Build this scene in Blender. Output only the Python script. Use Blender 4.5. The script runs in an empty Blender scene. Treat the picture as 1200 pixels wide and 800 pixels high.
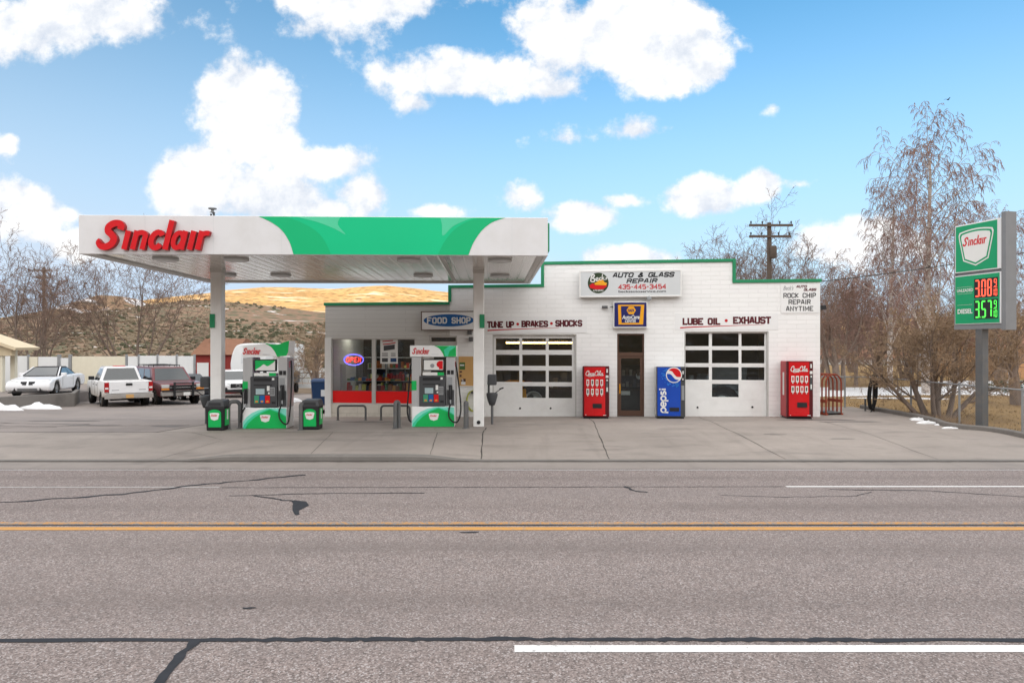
import bpy, bmesh, math, random
from mathutils import Vector, Matrix, noise as mnoise
R = math.radians
PI = math.pi
scene = bpy.context.scene
COL = scene.collection

# ------------------------------------------------------------------ camera
FPX = 800.0            # focal length in pixels of the 1200 px wide photograph
HOR = 405.0            # horizon row
EYE = 2.44             # camera height
cam_d = bpy.data.cameras.new('camera')
cam_d.lens = 24.0; cam_d.sensor_width = 36.0
cam_d.shift_y = 5.0/1200.0
cam_d.clip_start = 0.1; cam_d.clip_end = 12000.0
cam = bpy.data.objects.new('camera', cam_d); COL.objects.link(cam)
cam.location = (0, 0, EYE); cam.rotation_euler = (R(90), 0, 0)
scene.camera = cam

# ------------------------------------------------------------------ exposure
scene.view_settings.view_transform = 'Standard'
scene.view_settings.look = 'None'
scene.view_settings.exposure = 0.07
scene.view_settings.gamma = 1.0
scene.view_settings.use_curve_mapping = False
cy = scene.cycles
try:
    cy.use_denoising = True
    cy.denoiser = 'OPENIMAGEDENOISE'
    cy.max_bounces = 8; cy.transparent_max_bounces = 16
    cy.sample_clamp_indirect = 6.0
    cy.caustics_reflective = False; cy.caustics_refractive = False
except Exception:
    pass

# ------------------------------------------------------------------ sun
SUN_EL = R(10.0); SUN_AZ = R(205.0)      # azimuth clockwise from +Y: low, behind the camera and a little left
SUN_DIR = Vector((math.sin(SUN_AZ)*math.cos(SUN_EL), math.cos(SUN_AZ)*math.cos(SUN_EL), math.sin(SUN_EL)))
sun_d = bpy.data.lights.new('sun', 'SUN'); sun_d.energy = 4.8; sun_d.angle = R(0.53); sun_d.color = (1.0, .80, .52)
sun = bpy.data.objects.new('sun', sun_d); COL.objects.link(sun)
sun.rotation_euler = (-SUN_DIR).to_track_quat('-Z', 'Y').to_euler()
sun.location = SUN_DIR*400

# ------------------------------------------------------------------ sky: Nishita with cumulus clouds placed by direction
def build_world():
    w = bpy.data.worlds.new('World'); scene.world = w; w.use_nodes = True
    nt = w.node_tree; nt.nodes.clear(); N = nt.nodes.new; L = nt.links.new
    def mth(op, a, b=None, c=None, clamp=False):
        n = N('ShaderNodeMath'); n.operation = op; n.use_clamp = clamp
        for i, x in enumerate((a, b, c)):
            if x is None: continue
            if isinstance(x, (int, float)): n.inputs[i].default_value = x
            else: L(x, n.inputs[i])
        return n.outputs[0]
    def vmt(op, a, b=None, c=None):
        n = N('ShaderNodeVectorMath'); n.operation = op
        for i, x in enumerate((a, b, c)):
            if x is None: continue
            if isinstance(x, (tuple, list)): n.inputs[i].default_value = x
            else: L(x, n.inputs[i])
        return n
    def ramp(x, lo, hi, a=0.0, b=1.0, smooth=True):
        n = N('ShaderNodeMapRange'); n.interpolation_type = 'SMOOTHSTEP' if smooth else 'LINEAR'
        L(x, n.inputs[0]); n.inputs[1].default_value = lo; n.inputs[2].default_value = hi
        n.inputs[3].default_value = a; n.inputs[4].default_value = b
        return n.outputs[0]
    out = N('ShaderNodeOutputWorld')
    sky = N('ShaderNodeTexSky'); sky.sky_type = 'NISHITA'; sky.sun_disc = False
    sky.sun_elevation = SUN_EL; sky.sun_rotation = SUN_AZ
    sky.altitude = 1700; sky.air_density = 1.0; sky.dust_density = .3; sky.ozone_density = 1.6
    tc = N('ShaderNodeTexCoord'); D = tc.outputs['Generated']
    sep = N('ShaderNodeSeparateXYZ'); L(D, sep.inputs[0])
    dx, dy, dz = sep.outputs
    yy = mth('MAXIMUM', dy, 0.02)
    cmb = N('ShaderNodeCombineXYZ'); L(mth('DIVIDE', dx, yy), cmb.inputs[0]); L(mth('DIVIDE', dz, yy), cmb.inputs[1])
    UV = cmb.outputs[0]
    # fractal noise shared by all clouds
    def noise(vec, scale, detail, rough):
        n = N('ShaderNodeTexNoise'); n.inputs['Scale'].default_value = scale
        n.inputs['Detail'].default_value = detail; n.inputs['Roughness'].default_value = rough
        L(vec, n.inputs['Vector']); return n.outputs[0]
    n1 = noise(UV, 6.5, 10, .62); n2 = noise(UV, 2.6, 3, .5)
    blobs = [  # px, py, rx, ry of the photograph, strength
        (120, 22, 140, 44, .85), (15, 40, 75, 48, .8), (430, 2, 190, 36, .75), (350, 32, 120, 34, .42),
        (292, 116, 80, 72, 1.1), (298, 160, 70, 34, .7), (228, 214, 66, 52, 1.15), (312, 236, 80, 36, .9),
        (395, 190, 72, 28, .85), (432, 230, 46, 40, 1.05), (370, 248, 100, 22, .8),
        (735, 40, 165, 72, 1.12), (655, 30, 80, 48, .85), (560, 88, 130, 42, .95), (650, 104, 60, 24, .8), (790, 82, 85, 36, 1.15),
        (690, 253, 60, 26, 1.1), (735, 236, 50, 20, .85), (815, 234, 58, 30, 1.1), (896, 217, 28, 20, .9), (937, 216, 26, 14, .7),
        (22, 248, 75, 42, 1.2), (80, 250, 30, 18, .7), (12, 168, 22, 22, .75), (95, 285, 60, 26, .7),
        (745, 302, 90, 22, 1.0), (1005, 285, 105, 36, 1.0), (505, 248, 70, 16, .7), (605, 232, 40, 22, .5),
        (660, 162, 50, 24, .55), (745, 153, 40, 18, .62), (905, 127, 20, 16, .6), (490, 121, 34, 18, .55)]
    acc = None; low = None
    for (px, py, rx, ry, s) in blobs:
        u0, v0 = (px-600)/800, (405-py)/800; a, b = rx/800*1.04, ry/800*1.0
        m = vmt('MULTIPLY_ADD', UV, (1/a, 1/b, 0), (-u0/a, -v0/b, 0))
        ln = vmt('LENGTH', m.outputs[0]).outputs['Value']
        f = mth('MULTIPLY_ADD', ln, -s, s)
        acc = f if acc is None else mth('SMOOTH_MAX', acc, f, .18)
    dens = mth('ADD', acc, mth('MULTIPLY_ADD', n1, 2.9, -1.45))
    dens = mth('ADD', dens, mth('MULTIPLY_ADD', n2, .6, -.3))
    cl_front = ramp(dens, .10, .50)
    # thin wisps near the horizon, right of the building
    wisp = noise(vmt('MULTIPLY', UV, (1.2, 4.5, 1)).outputs[0], 3.0, 4, .5)
    veil = mth('MULTIPLY', ramp(wisp, .42, .75), mth('MULTIPLY', ramp(dz, .05, .2, .55, .0), .9))
    hz = mth('ADD', ramp(dz, -.02, .50, 1.0, .0), mth('MULTIPLY', mth('MAXIMUM', mth('MULTIPLY', dx, -1), 0), .30), clamp=True)      # pale air low in the sky, paler to the left
    front = mth('MAXIMUM', cl_front, veil)
    fmask = mth('MULTIPLY', ramp(dy, .30, .55), ramp(dz, .62, .46))   # where the photograph looks
    # the rest of the sky: broken bright cloud
    n3 = noise(D, 2.2, 6, .55)
    rest = ramp(n3, .36, .50)
    rest = mth('MAXIMUM', rest, ramp(dz, -.02, .35, .6, .1))
    cov = N('ShaderNodeMix'); cov.data_type = 'FLOAT'
    L(fmask, cov.inputs[0]); L(rest, cov.inputs[2]); L(front, cov.inputs[3])
    # cloud colour: bright crowns, grey-blue undersides
    n1b = noise(vmt('ADD', UV, (-.010, .030, 0)).outputs[0], 6.5, 10, .62)
    relief = mth('MULTIPLY_ADD', mth('SUBTRACT', n1, n1b), 2.6, mth('MULTIPLY_ADD', dens, .30, .42))
    sh = ramp(relief, .12, .85)
    cc = N('ShaderNodeMix'); cc.data_type = 'RGBA'
    L(sh, cc.inputs[0]); cc.inputs[6].default_value = (.70, .76, .86, 1); cc.inputs[7].default_value = (1.06, 1.06, 1.06, 1)
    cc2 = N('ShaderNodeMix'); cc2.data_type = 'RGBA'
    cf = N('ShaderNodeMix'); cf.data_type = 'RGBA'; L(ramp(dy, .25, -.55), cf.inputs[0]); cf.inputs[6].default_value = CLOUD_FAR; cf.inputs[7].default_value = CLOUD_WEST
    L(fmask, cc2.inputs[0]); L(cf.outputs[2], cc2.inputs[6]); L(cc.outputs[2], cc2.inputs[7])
    b1 = N('ShaderNodeBackground'); b1.inputs[1].default_value = SKY_STRENGTH
    tint = N('ShaderNodeMix'); tint.data_type = 'RGBA'; tint.blend_type = 'MULTIPLY'; tint.inputs[0].default_value = 1
    L(sky.outputs[0], tint.inputs[6]); tint.inputs[7].default_value = SKY_TINT
    L(tint.outputs[2], b1.inputs[0])
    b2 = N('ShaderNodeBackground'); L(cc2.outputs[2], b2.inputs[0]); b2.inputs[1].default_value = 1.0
    b3 = N('ShaderNodeBackground'); b3.inputs[0].default_value = (.60, .75, .93, 1); b3.inputs[1].default_value = 1.0
    mh = N('ShaderNodeMixShader'); L(hz, mh.inputs[0]); L(b1.outputs[0], mh.inputs[1]); L(b3.outputs[0], mh.inputs[2])
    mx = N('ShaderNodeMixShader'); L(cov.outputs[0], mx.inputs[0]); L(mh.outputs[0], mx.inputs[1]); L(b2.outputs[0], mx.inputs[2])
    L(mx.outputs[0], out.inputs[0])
    w.cycles.sampling_method = 'MANUAL'; w.cycles.sample_map_resolution = 512
SKY_STRENGTH = 0.15
SKY_TINT = (.84, 1.46, 1.58, 1)
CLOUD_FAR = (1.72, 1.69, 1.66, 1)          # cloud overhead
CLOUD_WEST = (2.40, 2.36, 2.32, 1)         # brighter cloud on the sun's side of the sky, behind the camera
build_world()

# ------------------------------------------------------------------ helpers
def lin(r, g, b, a=1.0):
    f = lambda c: (c/255/12.92) if c/255 <= .04045 else ((c/255+.055)/1.055)**2.4
    return (f(r), f(g), f(b), a)

def tag(o, label=None, cat=None, group=None, kind=None):
    if label: o['label'] = label
    if cat: o['category'] = cat
    if group: o['group'] = group
    if kind: o['kind'] = kind
    return o

def thing(name, label, cat, loc=(0, 0, 0), rz=0.0, group=None):
    o = bpy.data.objects.new(name, None); COL.objects.link(o)
    o.empty_display_size = .2
    o.location = loc; o.rotation_euler = (0, 0, rz)
    return tag(o, label, cat, group)

def copy_tree(o, parent=None):
    c = o.copy(); COL.objects.link(c)
    if parent is not None: c.parent = parent
    for ch in list(o.children): copy_tree(ch, c)
    return c

def catmull(pts, k=6, closed=False):
    P = [Vector(p) for p in pts]; n = len(P); out = []
    rng = range(n if closed else n-1)
    for i in rng:
        if closed: p0, p1, p2, p3 = P[i-1], P[i], P[(i+1) % n], P[(i+2) % n]
        else: p0, p1, p2, p3 = P[max(i-1, 0)], P[i], P[i+1], P[min(i+2, n-1)]
        for j in range(k):
            t = j/k
            out.append(.5*((2*p1)+(p2-p0)*t+(2*p0-5*p1+4*p2-p3)*t*t+(3*p1-p0-3*p2+p3)*t**3))
    if not closed: out.append(P[-1])
    return out

class MB:
    """collects geometry of ONE mesh"""
    def __init__(s): s.v = []; s.f = []; s.m = []; s.sm = []
    def add(s, vs, fs, mi=0, smooth=False):
        b = len(s.v); s.v.extend([tuple(v) for v in vs])
        for f in fs:
            s.f.append([b+i for i in f]); s.m.append(mi); s.sm.append(smooth)
    def box(s, x0, y0, z0, x1, y1, z1, mi=0):
        vs = [(x, y, z) for z in (z0, z1) for y in (y0, y1) for x in (x0, x1)]
        s.add(vs, [(0, 2, 3, 1), (4, 5, 7, 6), (0, 1, 5, 4), (2, 6, 7, 3), (0, 4, 6, 2), (1, 3, 7, 5)], mi)
    def hexa(s, c, mi=0):      # 8 corners: bottom 4 ring, top 4 ring
        s.add(c, [(3, 2, 1, 0), (4, 5, 6, 7), (0, 1, 5, 4), (1, 2, 6, 5), (2, 3, 7, 6), (3, 0, 4, 7)], mi)
    def poly(s, pts, y0, y1=None, mi=0):   # outline in x,z; front at y0, back at y1
        n = len(pts)
        if y1 is None:
            s.add([(x, y0, z) for x, z in pts], [list(range(n))], mi); return
        vs = [(x, y0, z) for x, z in pts]+[(x, y1, z) for x, z in pts]
        fs = [list(range(n)), list(range(2*n-1, n-1, -1))]+[(i, (i+1) % n, n+(i+1) % n, n+i) for i in range(n)]
        s.add(vs, fs, mi)
    def polyh(s, pts, z0, z1=None, mi=0):
        n = len(pts)
        if z1 is None:
            s.add([(x, y, z0) for x, y in pts], [list(range(n))], mi); return
        vs = [(x, y, z0) for x, y in pts]+[(x, y, z1) for x, y in pts]
        fs = [list(range(n-1, -1, -1)), list(range(n, 2*n))]+[(i, (i+1) % n, n+(i+1) % n, n+i) for i in range(n)]
        s.add(vs, fs, mi)
    def polyx(s, pts, x0, x1, mi=0):       # outline in y,z
        n = len(pts)
        vs = [(x0, y, z) for y, z in pts]+[(x1, y, z) for y, z in pts]
        fs = [list(range(n)), list(range(2*n-1, n-1, -1))]+[(i, (i+1) % n, n+(i+1) % n, n+i) for i in range(n)]
        s.add(vs, fs, mi)
    def quad(s, a, b, c, d, mi=0): s.add([a, b, c, d], [(0, 1, 2, 3)], mi)
    def tube(s, pts, r, n=8, mi=0, caps=True, smooth=True):
        P = [Vector(p) for p in pts]
        rs = r if isinstance(r, (list, tuple)) else [r]*len(P)
        vs = []; up = None
        for i, p in enumerate(P):
            if i == 0: t = P[1]-P[0]
            elif i == len(P)-1: t = P[-1]-P[-2]
            else: t = P[i+1]-P[i-1]
            if t.length < 1e-9: t = Vector((0, 0, 1))
            t.normalize()
            if up is None:
                up = Vector((0, 0, 1)) if abs(t.z) < .9 else Vector((1, 0, 0))
            a = up-t*up.dot(t)
            if a.length < 1e-6: a = t.orthogonal()
            a.normalize(); b = t.cross(a); up = a
            for k in range(n):
                an = 2*PI*k/n
                vs.append(p+a*(math.cos(an)*rs[i])+b*(math.sin(an)*rs[i]))
        fs = []
        for i in range(len(P)-1):
            for k in range(n):
                k2 = (k+1) % n
                fs.append((i*n+k, i*n+k2, (i+1)*n+k2, (i+1)*n+k))
        s.add(vs, fs, mi, smooth)
        if caps:
            s.add(vs[:n], [list(range(n-1, -1, -1))], mi); s.add(vs[-n:], [list(range(n))], mi)
    def lathe(s, prof, c=(0, 0, 0), n=20, axis='z', mi=0, smooth=True):
        vs = []
        for (r, h) in prof:
            for k in range(n):
                a = 2*PI*k/n; p, q = r*math.cos(a), r*math.sin(a)
                if axis == 'z': vs.append((c[0]+p, c[1]+q, c[2]+h))
                elif axis == 'y': vs.append((c[0]+p, c[1]+h, c[2]+q))
                else: vs.append((c[0]+h, c[1]+p, c[2]+q))
        fs = []
        for i in range(len(prof)-1):
            for k in range(n):
                k2 = (k+1) % n; fs.append((i*n+k, i*n+k2, (i+1)*n+k2, (i+1)*n+k))
        s.add(vs, fs, mi, smooth)
    def disc(s, cx, cz, r, y0, y1=None, n=28, mi=0, rz=None):
        rz = rz or r
        s.poly([(cx+r*math.cos(2*PI*k/n), cz+rz*math.sin(2*PI*k/n)) for k in range(n)], y0, y1, mi)
    def stroke(s, pts, w, y0, y1=None, mi=0, closed=False):    # thick line in the x,z plane
        P = [Vector((p[0], p[1])) for p in pts]; n = len(P); Lf = []; Rt = []
        ws = w if isinstance(w, (list, tuple)) else [w]*n
        for i in range(n):
            if closed: d1 = P[i]-P[i-1]; d2 = P[(i+1) % n]-P[i]
            else:
                d1 = P[i]-P[i-1] if i > 0 else P[1]-P[0]
                d2 = P[i+1]-P[i] if i < n-1 else P[-1]-P[-2]
            if d1.length < 1e-9: d1 = d2
            if d2.length < 1e-9: d2 = d1
            d1 = d1.normalized(); d2 = d2.normalized()
            nn = Vector((-(d1.y+d2.y), d1.x+d2.x))
            if nn.length < 1e-6: nn = Vector((-d1.y, d1.x))
            nn.normalize()
            k = 1/max(.45, abs(nn.dot(Vector((-d1.y, d1.x)))))
            Lf.append(P[i]+nn*ws[i]/2*k); Rt.append(P[i]-nn*ws[i]/2*k)
        m = n if closed else n-1
        if y1 is None:
            vs = [(p.x, y0, p.y) for p in Lf]+[(p.x, y0, p.y) for p in Rt]
            s.add(vs, [(i, n+i, n+(i+1) % n, (i+1) % n) for i in range(m)], mi)
        else:
            vs = [(p.x, y, p.y) for y in (y0, y1) for p in Lf]+[(p.x, y, p.y) for y in (y0, y1) for p in Rt]
            fs = []
            for i in range(m):
                j = (i+1) % n
                a, b, c, d = i, 2*n+i, 2*n+j, j
                fs.append((a, b, c, d)); fs.append((n+d, n+c, n+b, n+a))
                fs.append((a, d, n+d, n+a)); fs.append((b, n+b, n+c, c))
            if not closed:
                fs.append((0, n, 3*n, 2*n)); e = n-1
                fs.append((e, 2*n+e, 3*n+e, n+e))
            s.add(vs, fs, mi)
    def build(s, name, mats, parent=None, loc=None, rot=None, bevel=0.0, seg=2, fix=True, wn=False):
        me = bpy.data.meshes.new(name)
        me.from_pydata(s.v, [], s.f)
        if not isinstance(mats, (list, tuple)): mats = [mats]
        for m in mats: me.materials.append(m)
        me.polygons.foreach_set('material_index', s.m)
        me.polygons.foreach_set('use_smooth', s.sm)
        if fix:
            bm = bmesh.new(); bm.from_mesh(me)
            bmesh.ops.recalc_face_normals(bm, faces=bm.faces)
            bm.to_mesh(me); bm.free()
        me.update()
        o = bpy.data.objects.new(name, me); COL.objects.link(o)
        if parent is not None: o.parent = parent
        if loc: o.location = loc
        if rot: o.rotation_euler = rot
        if bevel > 0:
            b = o.modifiers.new('bevel', 'BEVEL'); b.width = bevel; b.segments = seg; b.limit_method = 'ANGLE'; b.angle_limit = R(35)
            b.use_clamp_overlap = True
        return o

def text(mb, body, cx, cz, h, y, mi=0, width=None, shear=0.0, bold=0.0, depth=0.0, align='CENTER', space=1.0, rot=0.0):
    """lettering in the x,z plane: cap height h, squeezed to the given width, outward face at y"""
    c = bpy.data.curves.new('lettering', 'FONT'); c.body = body; c.size = 1.0
    c.shear = shear; c.offset = bold; c.space_character = space; c.resolution_u = 4
    o = bpy.data.objects.new('lettering', c); COL.objects.link(o)
    bpy.context.view_layer.update()
    me = bpy.data.meshes.new_from_object(o.evaluated_get(bpy.context.evaluated_depsgraph_get()))
    bpy.data.objects.remove(o); bpy.data.curves.remove(c)
    vs = [v.co.copy() for v in me.vertices]; fs = [list(p.vertices) for p in me.polygons]
    bpy.data.meshes.remove(me)
    if not vs: return
    x0 = min(v.x for v in vs); x1 = max(v.x for v in vs)
    sz = h/.70
    sx = (width/(x1-x0)) if width else sz
    W = (x1-x0)*sx
    ox = {'CENTER': -W/2, 'LEFT': 0, 'RIGHT': -W}[align]
    ca, sa = math.cos(rot), math.sin(rot)
    P = []
    for v in vs:
        x = ox+(v.x-x0)*sx; z = v.y*sz - (h/2)
        P.append((cx+x*ca-z*sa, cz+x*sa+z*ca))
    mb.add([(p[0], y, p[1]) for p in P], fs, mi)
    if depth:
        ed = {}
        for f in fs:
            for i in range(len(f)):
                a, b = f[i], f[(i+1) % len(f)]
                ed[(a, b)] = 1
        bnd = [(a, b) for (a, b) in ed if (b, a) not in ed]
        n = len(P)
        mb.add([(p[0], y, p[1]) for p in P]+[(p[0], y+depth, p[1]) for p in P], [(a, n+a, n+b, b) for (a, b) in bnd], mi)

# heavy slanted script of the fuel station's name: centre lines on a unit cap height
def _arc(cx, cz, rx, rz, a0, a1, n=9):
    return [(cx+rx*math.cos(R(a0+(a1-a0)*i/n)), cz+rz*math.sin(R(a0+(a1-a0)*i/n))) for i in range(n+1)]
NAME_GLYPHS = [
    (.215, [(p.x*.90-.02, p.y) for p in catmull([(.66, .68), (.66, .80), (.55, .89), (.36, .88), (.22, .77), (.24, .62), (.40, .50), (.51, .36), (.46, .20), (.30, .11), (.12, .13), (.02, .24), (.06, .30)], 4)]),
    (.175, [(.845, .02), (.845, .65)]),
    (.170, [(1.12, .02), (1.12, .65)]),
    (.165, [(1.12, .44)]+_arc(1.275, .47, .155, .12, 160, 0)+[(1.43, .02)]),
    (.175, _arc(1.83, .34, .18, .26, 35, 325, 16)),
    (.180, [(2.17, .02), (2.17, 1.00)]),
    (.150, _arc(2.52, .335, .15, .255, 20, 340, 16)),
    (.175, [(2.69, .02), (2.69, .65)]),
    (.175, [(2.96, .02), (2.96, .65)]),
    (.175, [(3.22, .02), (3.22, .65)]),
    (.160, [(3.22, .42)]+_arc(3.40, .46, .17, .12, 170, 60, 6)),
]
def name_script(mb, x, z, h, y, mi=0, depth=0.0, width=None, shear=.24):
    sx = h if width is None else width/3.85
    for k, (w, pts) in enumerate(NAME_GLYPHS):
        Q = [(x+(p[0]+shear*p[1])*sx, z+p[1]*h) for p in pts]
        mb.stroke(Q, w*sx, y-.0004*(k % 2), y+depth if depth else None, mi)

def shield_pts(cx, cz, w, h):
    p = []
    for i in range(9):
        t = -1+2*i/8; p.append((cx+t*w*.47, cz+h*.5-.06*h*t*t))
    right = [(cx+w*.50, cz+h*.36), (cx+w*.485, cz+h*.25), (cx+w*.36, cz-h*.34)]
    left = [(cx-w*.36, cz-h*.34), (cx-w*.485, cz+h*.25), (cx-w*.50, cz+h*.36)]
    return list(reversed(p+right+[(cx, cz-h*.5)]+left))

# photograph pixel -> point at depth D, or on a height
def at(px, py, D): return Vector(((px-600)*D/FPX, D, EYE+(HOR-py)*D/FPX))
def on(px, py, z=0.0):
    D = (EYE-z)*FPX/(py-HOR); return Vector(((px-600)*D/FPX, D, z))

# block capitals drawn as thick strokes on a unit box (for painted and cut sign lettering)
def _b(*p): return list(p)
BLOCK = {
 'A': [[(0, 0), (.36, 1), (.64, 1), (1, 0)], [(.16, .30), (.84, .30)]],
 'B': [[(0, 0), (0, 1), (.75, 1), (.93, .88), (.93, .64), (.75, .52), (0, .52)], [(.75, .52), (1, .38), (1, .13), (.8, 0), (0, 0)]],
 'C': [[(1, .72), (1, .88), (.82, 1), (.18, 1), (0, .86), (0, .14), (.18, 0), (.82, 0), (1, .12), (1, .28)]],
 'D': [[(0, 0), (0, 1), (.72, 1), (1, .80), (1, .20), (.72, 0), (0, 0)]],
 'E': [[(1, 1), (0, 1), (0, 0), (1, 0)], [(0, .5), (.85, .5)]],
 'F': [[(1, 1), (0, 1), (0, 0)], [(0, .5), (.85, .5)]],
 'G': [[(1, .74), (1, .88), (.82, 1), (.18, 1), (0, .86), (0, .14), (.18, 0), (.82, 0), (1, .12), (1, .46), (.58, .46)]],
 'H': [[(0, 0), (0, 1)], [(1, 0), (1, 1)], [(0, .5), (1, .5)]],
 'I': [[(.5, 0), (.5, 1)]],
 'K': [[(0, 0), (0, 1)], [(1, 1), (.18, .5), (1, 0)]],
 'L': [[(0, 1), (0, 0), (1, 0)]],
 'M': [[(0, 0), (0, 1), (.5, .25), (1, 1), (1, 0)]],
 'N': [[(0, 0), (0, 1), (1, 0), (1, 1)]],
 'O': [[(.18, 0), (0, .14), (0, .86), (.18, 1), (.82, 1), (1, .86), (1, .14), (.82, 0), (.18, 0)]],
 'P': [[(0, 0), (0, 1), (.78, 1), (1, .87), (1, .58), (.78, .44), (0, .44)]],
 'R': [[(0, 0), (0, 1), (.78, 1), (1, .87), (1, .60), (.78, .47), (0, .47)], [(.62, .47), (1, 0)]],
 'S': [[(1, .74), (1, .88), (.82, 1), (.18, 1), (0, .86), (0, .64), (.16, .52), (.84, .48), (1, .36), (1, .14), (.82, 0), (.18, 0), (0, .12), (0, .26)]],
 'T': [[(0, 1), (1, 1)], [(.5, 1), (.5, 0)]],
 'U': [[(0, 1), (0, .14), (.18, 0), (.82, 0), (1, .14), (1, 1)]],
 'X': [[(-.04, -.1), (1.04, 1.1)], [(-.04, 1.1), (1.04, -.1)]],
 'Y': [[(0, 1), (.5, .45), (1, 1)], [(.5, .45), (.5, 0)]],
 '&': [[(1, 0), (.28, .70), (.28, .88), (.42, 1), (.60, 1), (.70, .88), (.70, .74), (.12, .36), (0, .22), (.06, .06), (.2, 0), (.58, 0), (1, .40)]],
 '3': [[(0, .82), (0, .9), (.18, 1), (.82, 1), (1, .88), (1, .64), (.82, .52), (.35, .52)], [(.82, .52), (1, .38), (1, .13), (.82, 0), (.18, 0), (0, .10), (0, .2)]],
 '4': [[(.78, 0), (.78, 1), (0, .30), (1, .30)]],
 '5': [[(.95, 1), (.05, 1), (0, .56), (.75, .58), (1, .44), (1, .14), (.82, 0), (.18, 0), (0, .12)]],
 '-': [[(.1, .48), (.9, .48)]],
}
BW = {'I': .22, '-': .6, 'M': 1.25, '&': 1.15, 'L': .9, ' ': .75}
def block(mb, body, x0, x1, z0, z1, y, mi=0, wt=.22, shear=0.0, gap=.42):
    """fit the word between x0 and x1; wt = stroke width over letter height"""
    n = [BW.get(c, 1.0) for c in body]; H = z1-z0; w = wt*H
    tot = sum(n)+gap*(len(body)-1); avail = (x1-x0)-w-shear*(H-w)
    k = avail/tot; x = x0+w/2; j = 0
    for c, a in zip(body, n):
        for pts in BLOCK.get(c, []):
            closed = len(pts) > 3 and pts[0] == pts[-1]
            P = [(x+p[0]*a*k+shear*p[1]*(H-w), z0+w/2+p[1]*(H-w)) for p in (pts[:-1] if closed else pts)]
            if not closed and len(P) > 1:       # square ends
                for e, f in ((0, 1), (-1, -2)):
                    if c in 'ABDEFHKLMNPRTUIXY4' and pts[e][1] in (0, 1) and abs(pts[e][0]-pts[f][0]) < 1e-6:
                        d = w/2 if pts[e][1] == 1 else -w/2
                        P[e] = (P[e][0]+shear*d, P[e][1]+d)
                    elif c in 'EFLTCGSP35' or c in 'AHBDR':
                        if abs(pts[e][1]-pts[f][1]) < 1e-6 and pts[e][0] in (0, 1):
                            P[e] = (P[e][0]+(w/2 if pts[e][0] == 1 else -w/2)*(.9), P[e][1])
            mb.stroke(P, w, y-.00025*(j % 5), None, mi, closed); j += 1
        x += (a+gap)*k
# ------------------------------------------------------------------ materials (all procedural)
MATS = {}
def mat(name, col, rough=.5, metal=0.0, var=.06, vs=4.0, bump=0.0, bs=40.0, spec=.3, coat=0.0, emit=None, es=0.0, dirt=None, dirt_amt=0.0, dirt_s=1.5):
    m = bpy.data.materials.new(name); m.use_nodes = True; nt = m.node_tree
    N = nt.nodes.new; L = nt.links.new; b = nt.nodes['Principled BSDF']
    if len(col) == 3: col = (*col, 1)
    b.inputs['Base Color'].default_value = col
    b.inputs['Roughness'].default_value = rough; b.inputs['Metallic'].default_value = metal
    b.inputs['Specular IOR Level'].default_value = spec; b.inputs['Coat Weight'].default_value = coat
    tc = N('ShaderNodeTexCoord')
    last = None
    if var > 0:
        n = N('ShaderNodeTexNoise'); n.inputs['Scale'].default_value = vs; n.inputs['Detail'].default_value = 5
        L(tc.outputs['Object'], n.inputs['Vector'])
        mx = N('ShaderNodeMix'); mx.data_type = 'RGBA'; L(n.outputs[0], mx.inputs[0])
        mx.inputs[6].default_value = tuple(c*(1-var) for c in col[:3])+(1,)
        mx.inputs[7].default_value = tuple(min(1, c*(1+var)) for c in col[:3])+(1,)
        last = mx.outputs[2]
    if dirt:
        n = N('ShaderNodeTexNoise'); n.inputs['Scale'].default_value = dirt_s; n.inputs['Detail'].default_value = 8; n.inputs['Roughness'].default_value = .65
        L(tc.outputs['Object'], n.inputs['Vector'])
        r = N('ShaderNodeMapRange'); L(n.outputs[0], r.inputs[0]); r.inputs[1].default_value = .45; r.inputs[2].default_value = .75; r.inputs[4].default_value = dirt_amt
        mx = N('ShaderNodeMix'); mx.data_type = 'RGBA'; L(r.outputs[0], mx.inputs[0])
        if last is not None: L(last, mx.inputs[6])
        else: mx.inputs[6].default_value = col
        mx.inputs[7].default_value = (*dirt[:3], 1)
        last = mx.outputs[2]
    if last is not None: L(last, b.inputs['Base Color'])
    if bump > 0:
        n = N('ShaderNodeTexNoise'); n.inputs['Scale'].default_value = bs; n.inputs['Detail'].default_value = 4
        L(tc.outputs['Object'], n.inputs['Vector'])
        bp = N('ShaderNodeBump'); bp.inputs['Strength'].default_value = bump; bp.inputs['Distance'].default_value = .02
        L(n.outputs[0], bp.inputs['Height']); L(bp.outputs[0], b.inputs['Normal'])
    if emit:
        b.inputs['Emission Color'].default_value = (*emit[:3], 1); b.inputs['Emission Strength'].default_value = es
    MATS[name] = m
    return m

def glass(name, tint=(.75, .80, .80), rough=.02, base=.014):
    m = bpy.data.materials.new(name); m.use_nodes = True; nt = m.node_tree; nt.nodes.clear()
    N = nt.nodes.new; L = nt.links.new
    out = N('ShaderNodeOutputMaterial'); tr = N('ShaderNodeBsdfTransparent'); tr.inputs[0].default_value = (*tint, 1)
    gl = N('ShaderNodeBsdfGlossy'); gl.inputs['Roughness'].default_value = rough; gl.inputs[0].default_value = (.9, .95, 1, 1)
    lw = N('ShaderNodeLayerWeight'); lw.inputs[0].default_value = .25
    mr = N('ShaderNodeMapRange'); L(lw.outputs['Fresnel'], mr.inputs[0]); mr.inputs[3].default_value = base; mr.inputs[4].default_value = .8
    mx = N('ShaderNodeMixShader'); L(mr.outputs[0], mx.inputs[0]); L(tr.outputs[0], mx.inputs[1]); L(gl.outputs[0], mx.inputs[2])
    L(mx.outputs[0], out.inputs[0]); return m

def node_mat(name):
    m = bpy.data.materials.new(name); m.use_nodes = True; nt = m.node_tree
    return m, nt, nt.nodes.new, nt.links.new, nt.nodes['Principled BSDF']

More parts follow.
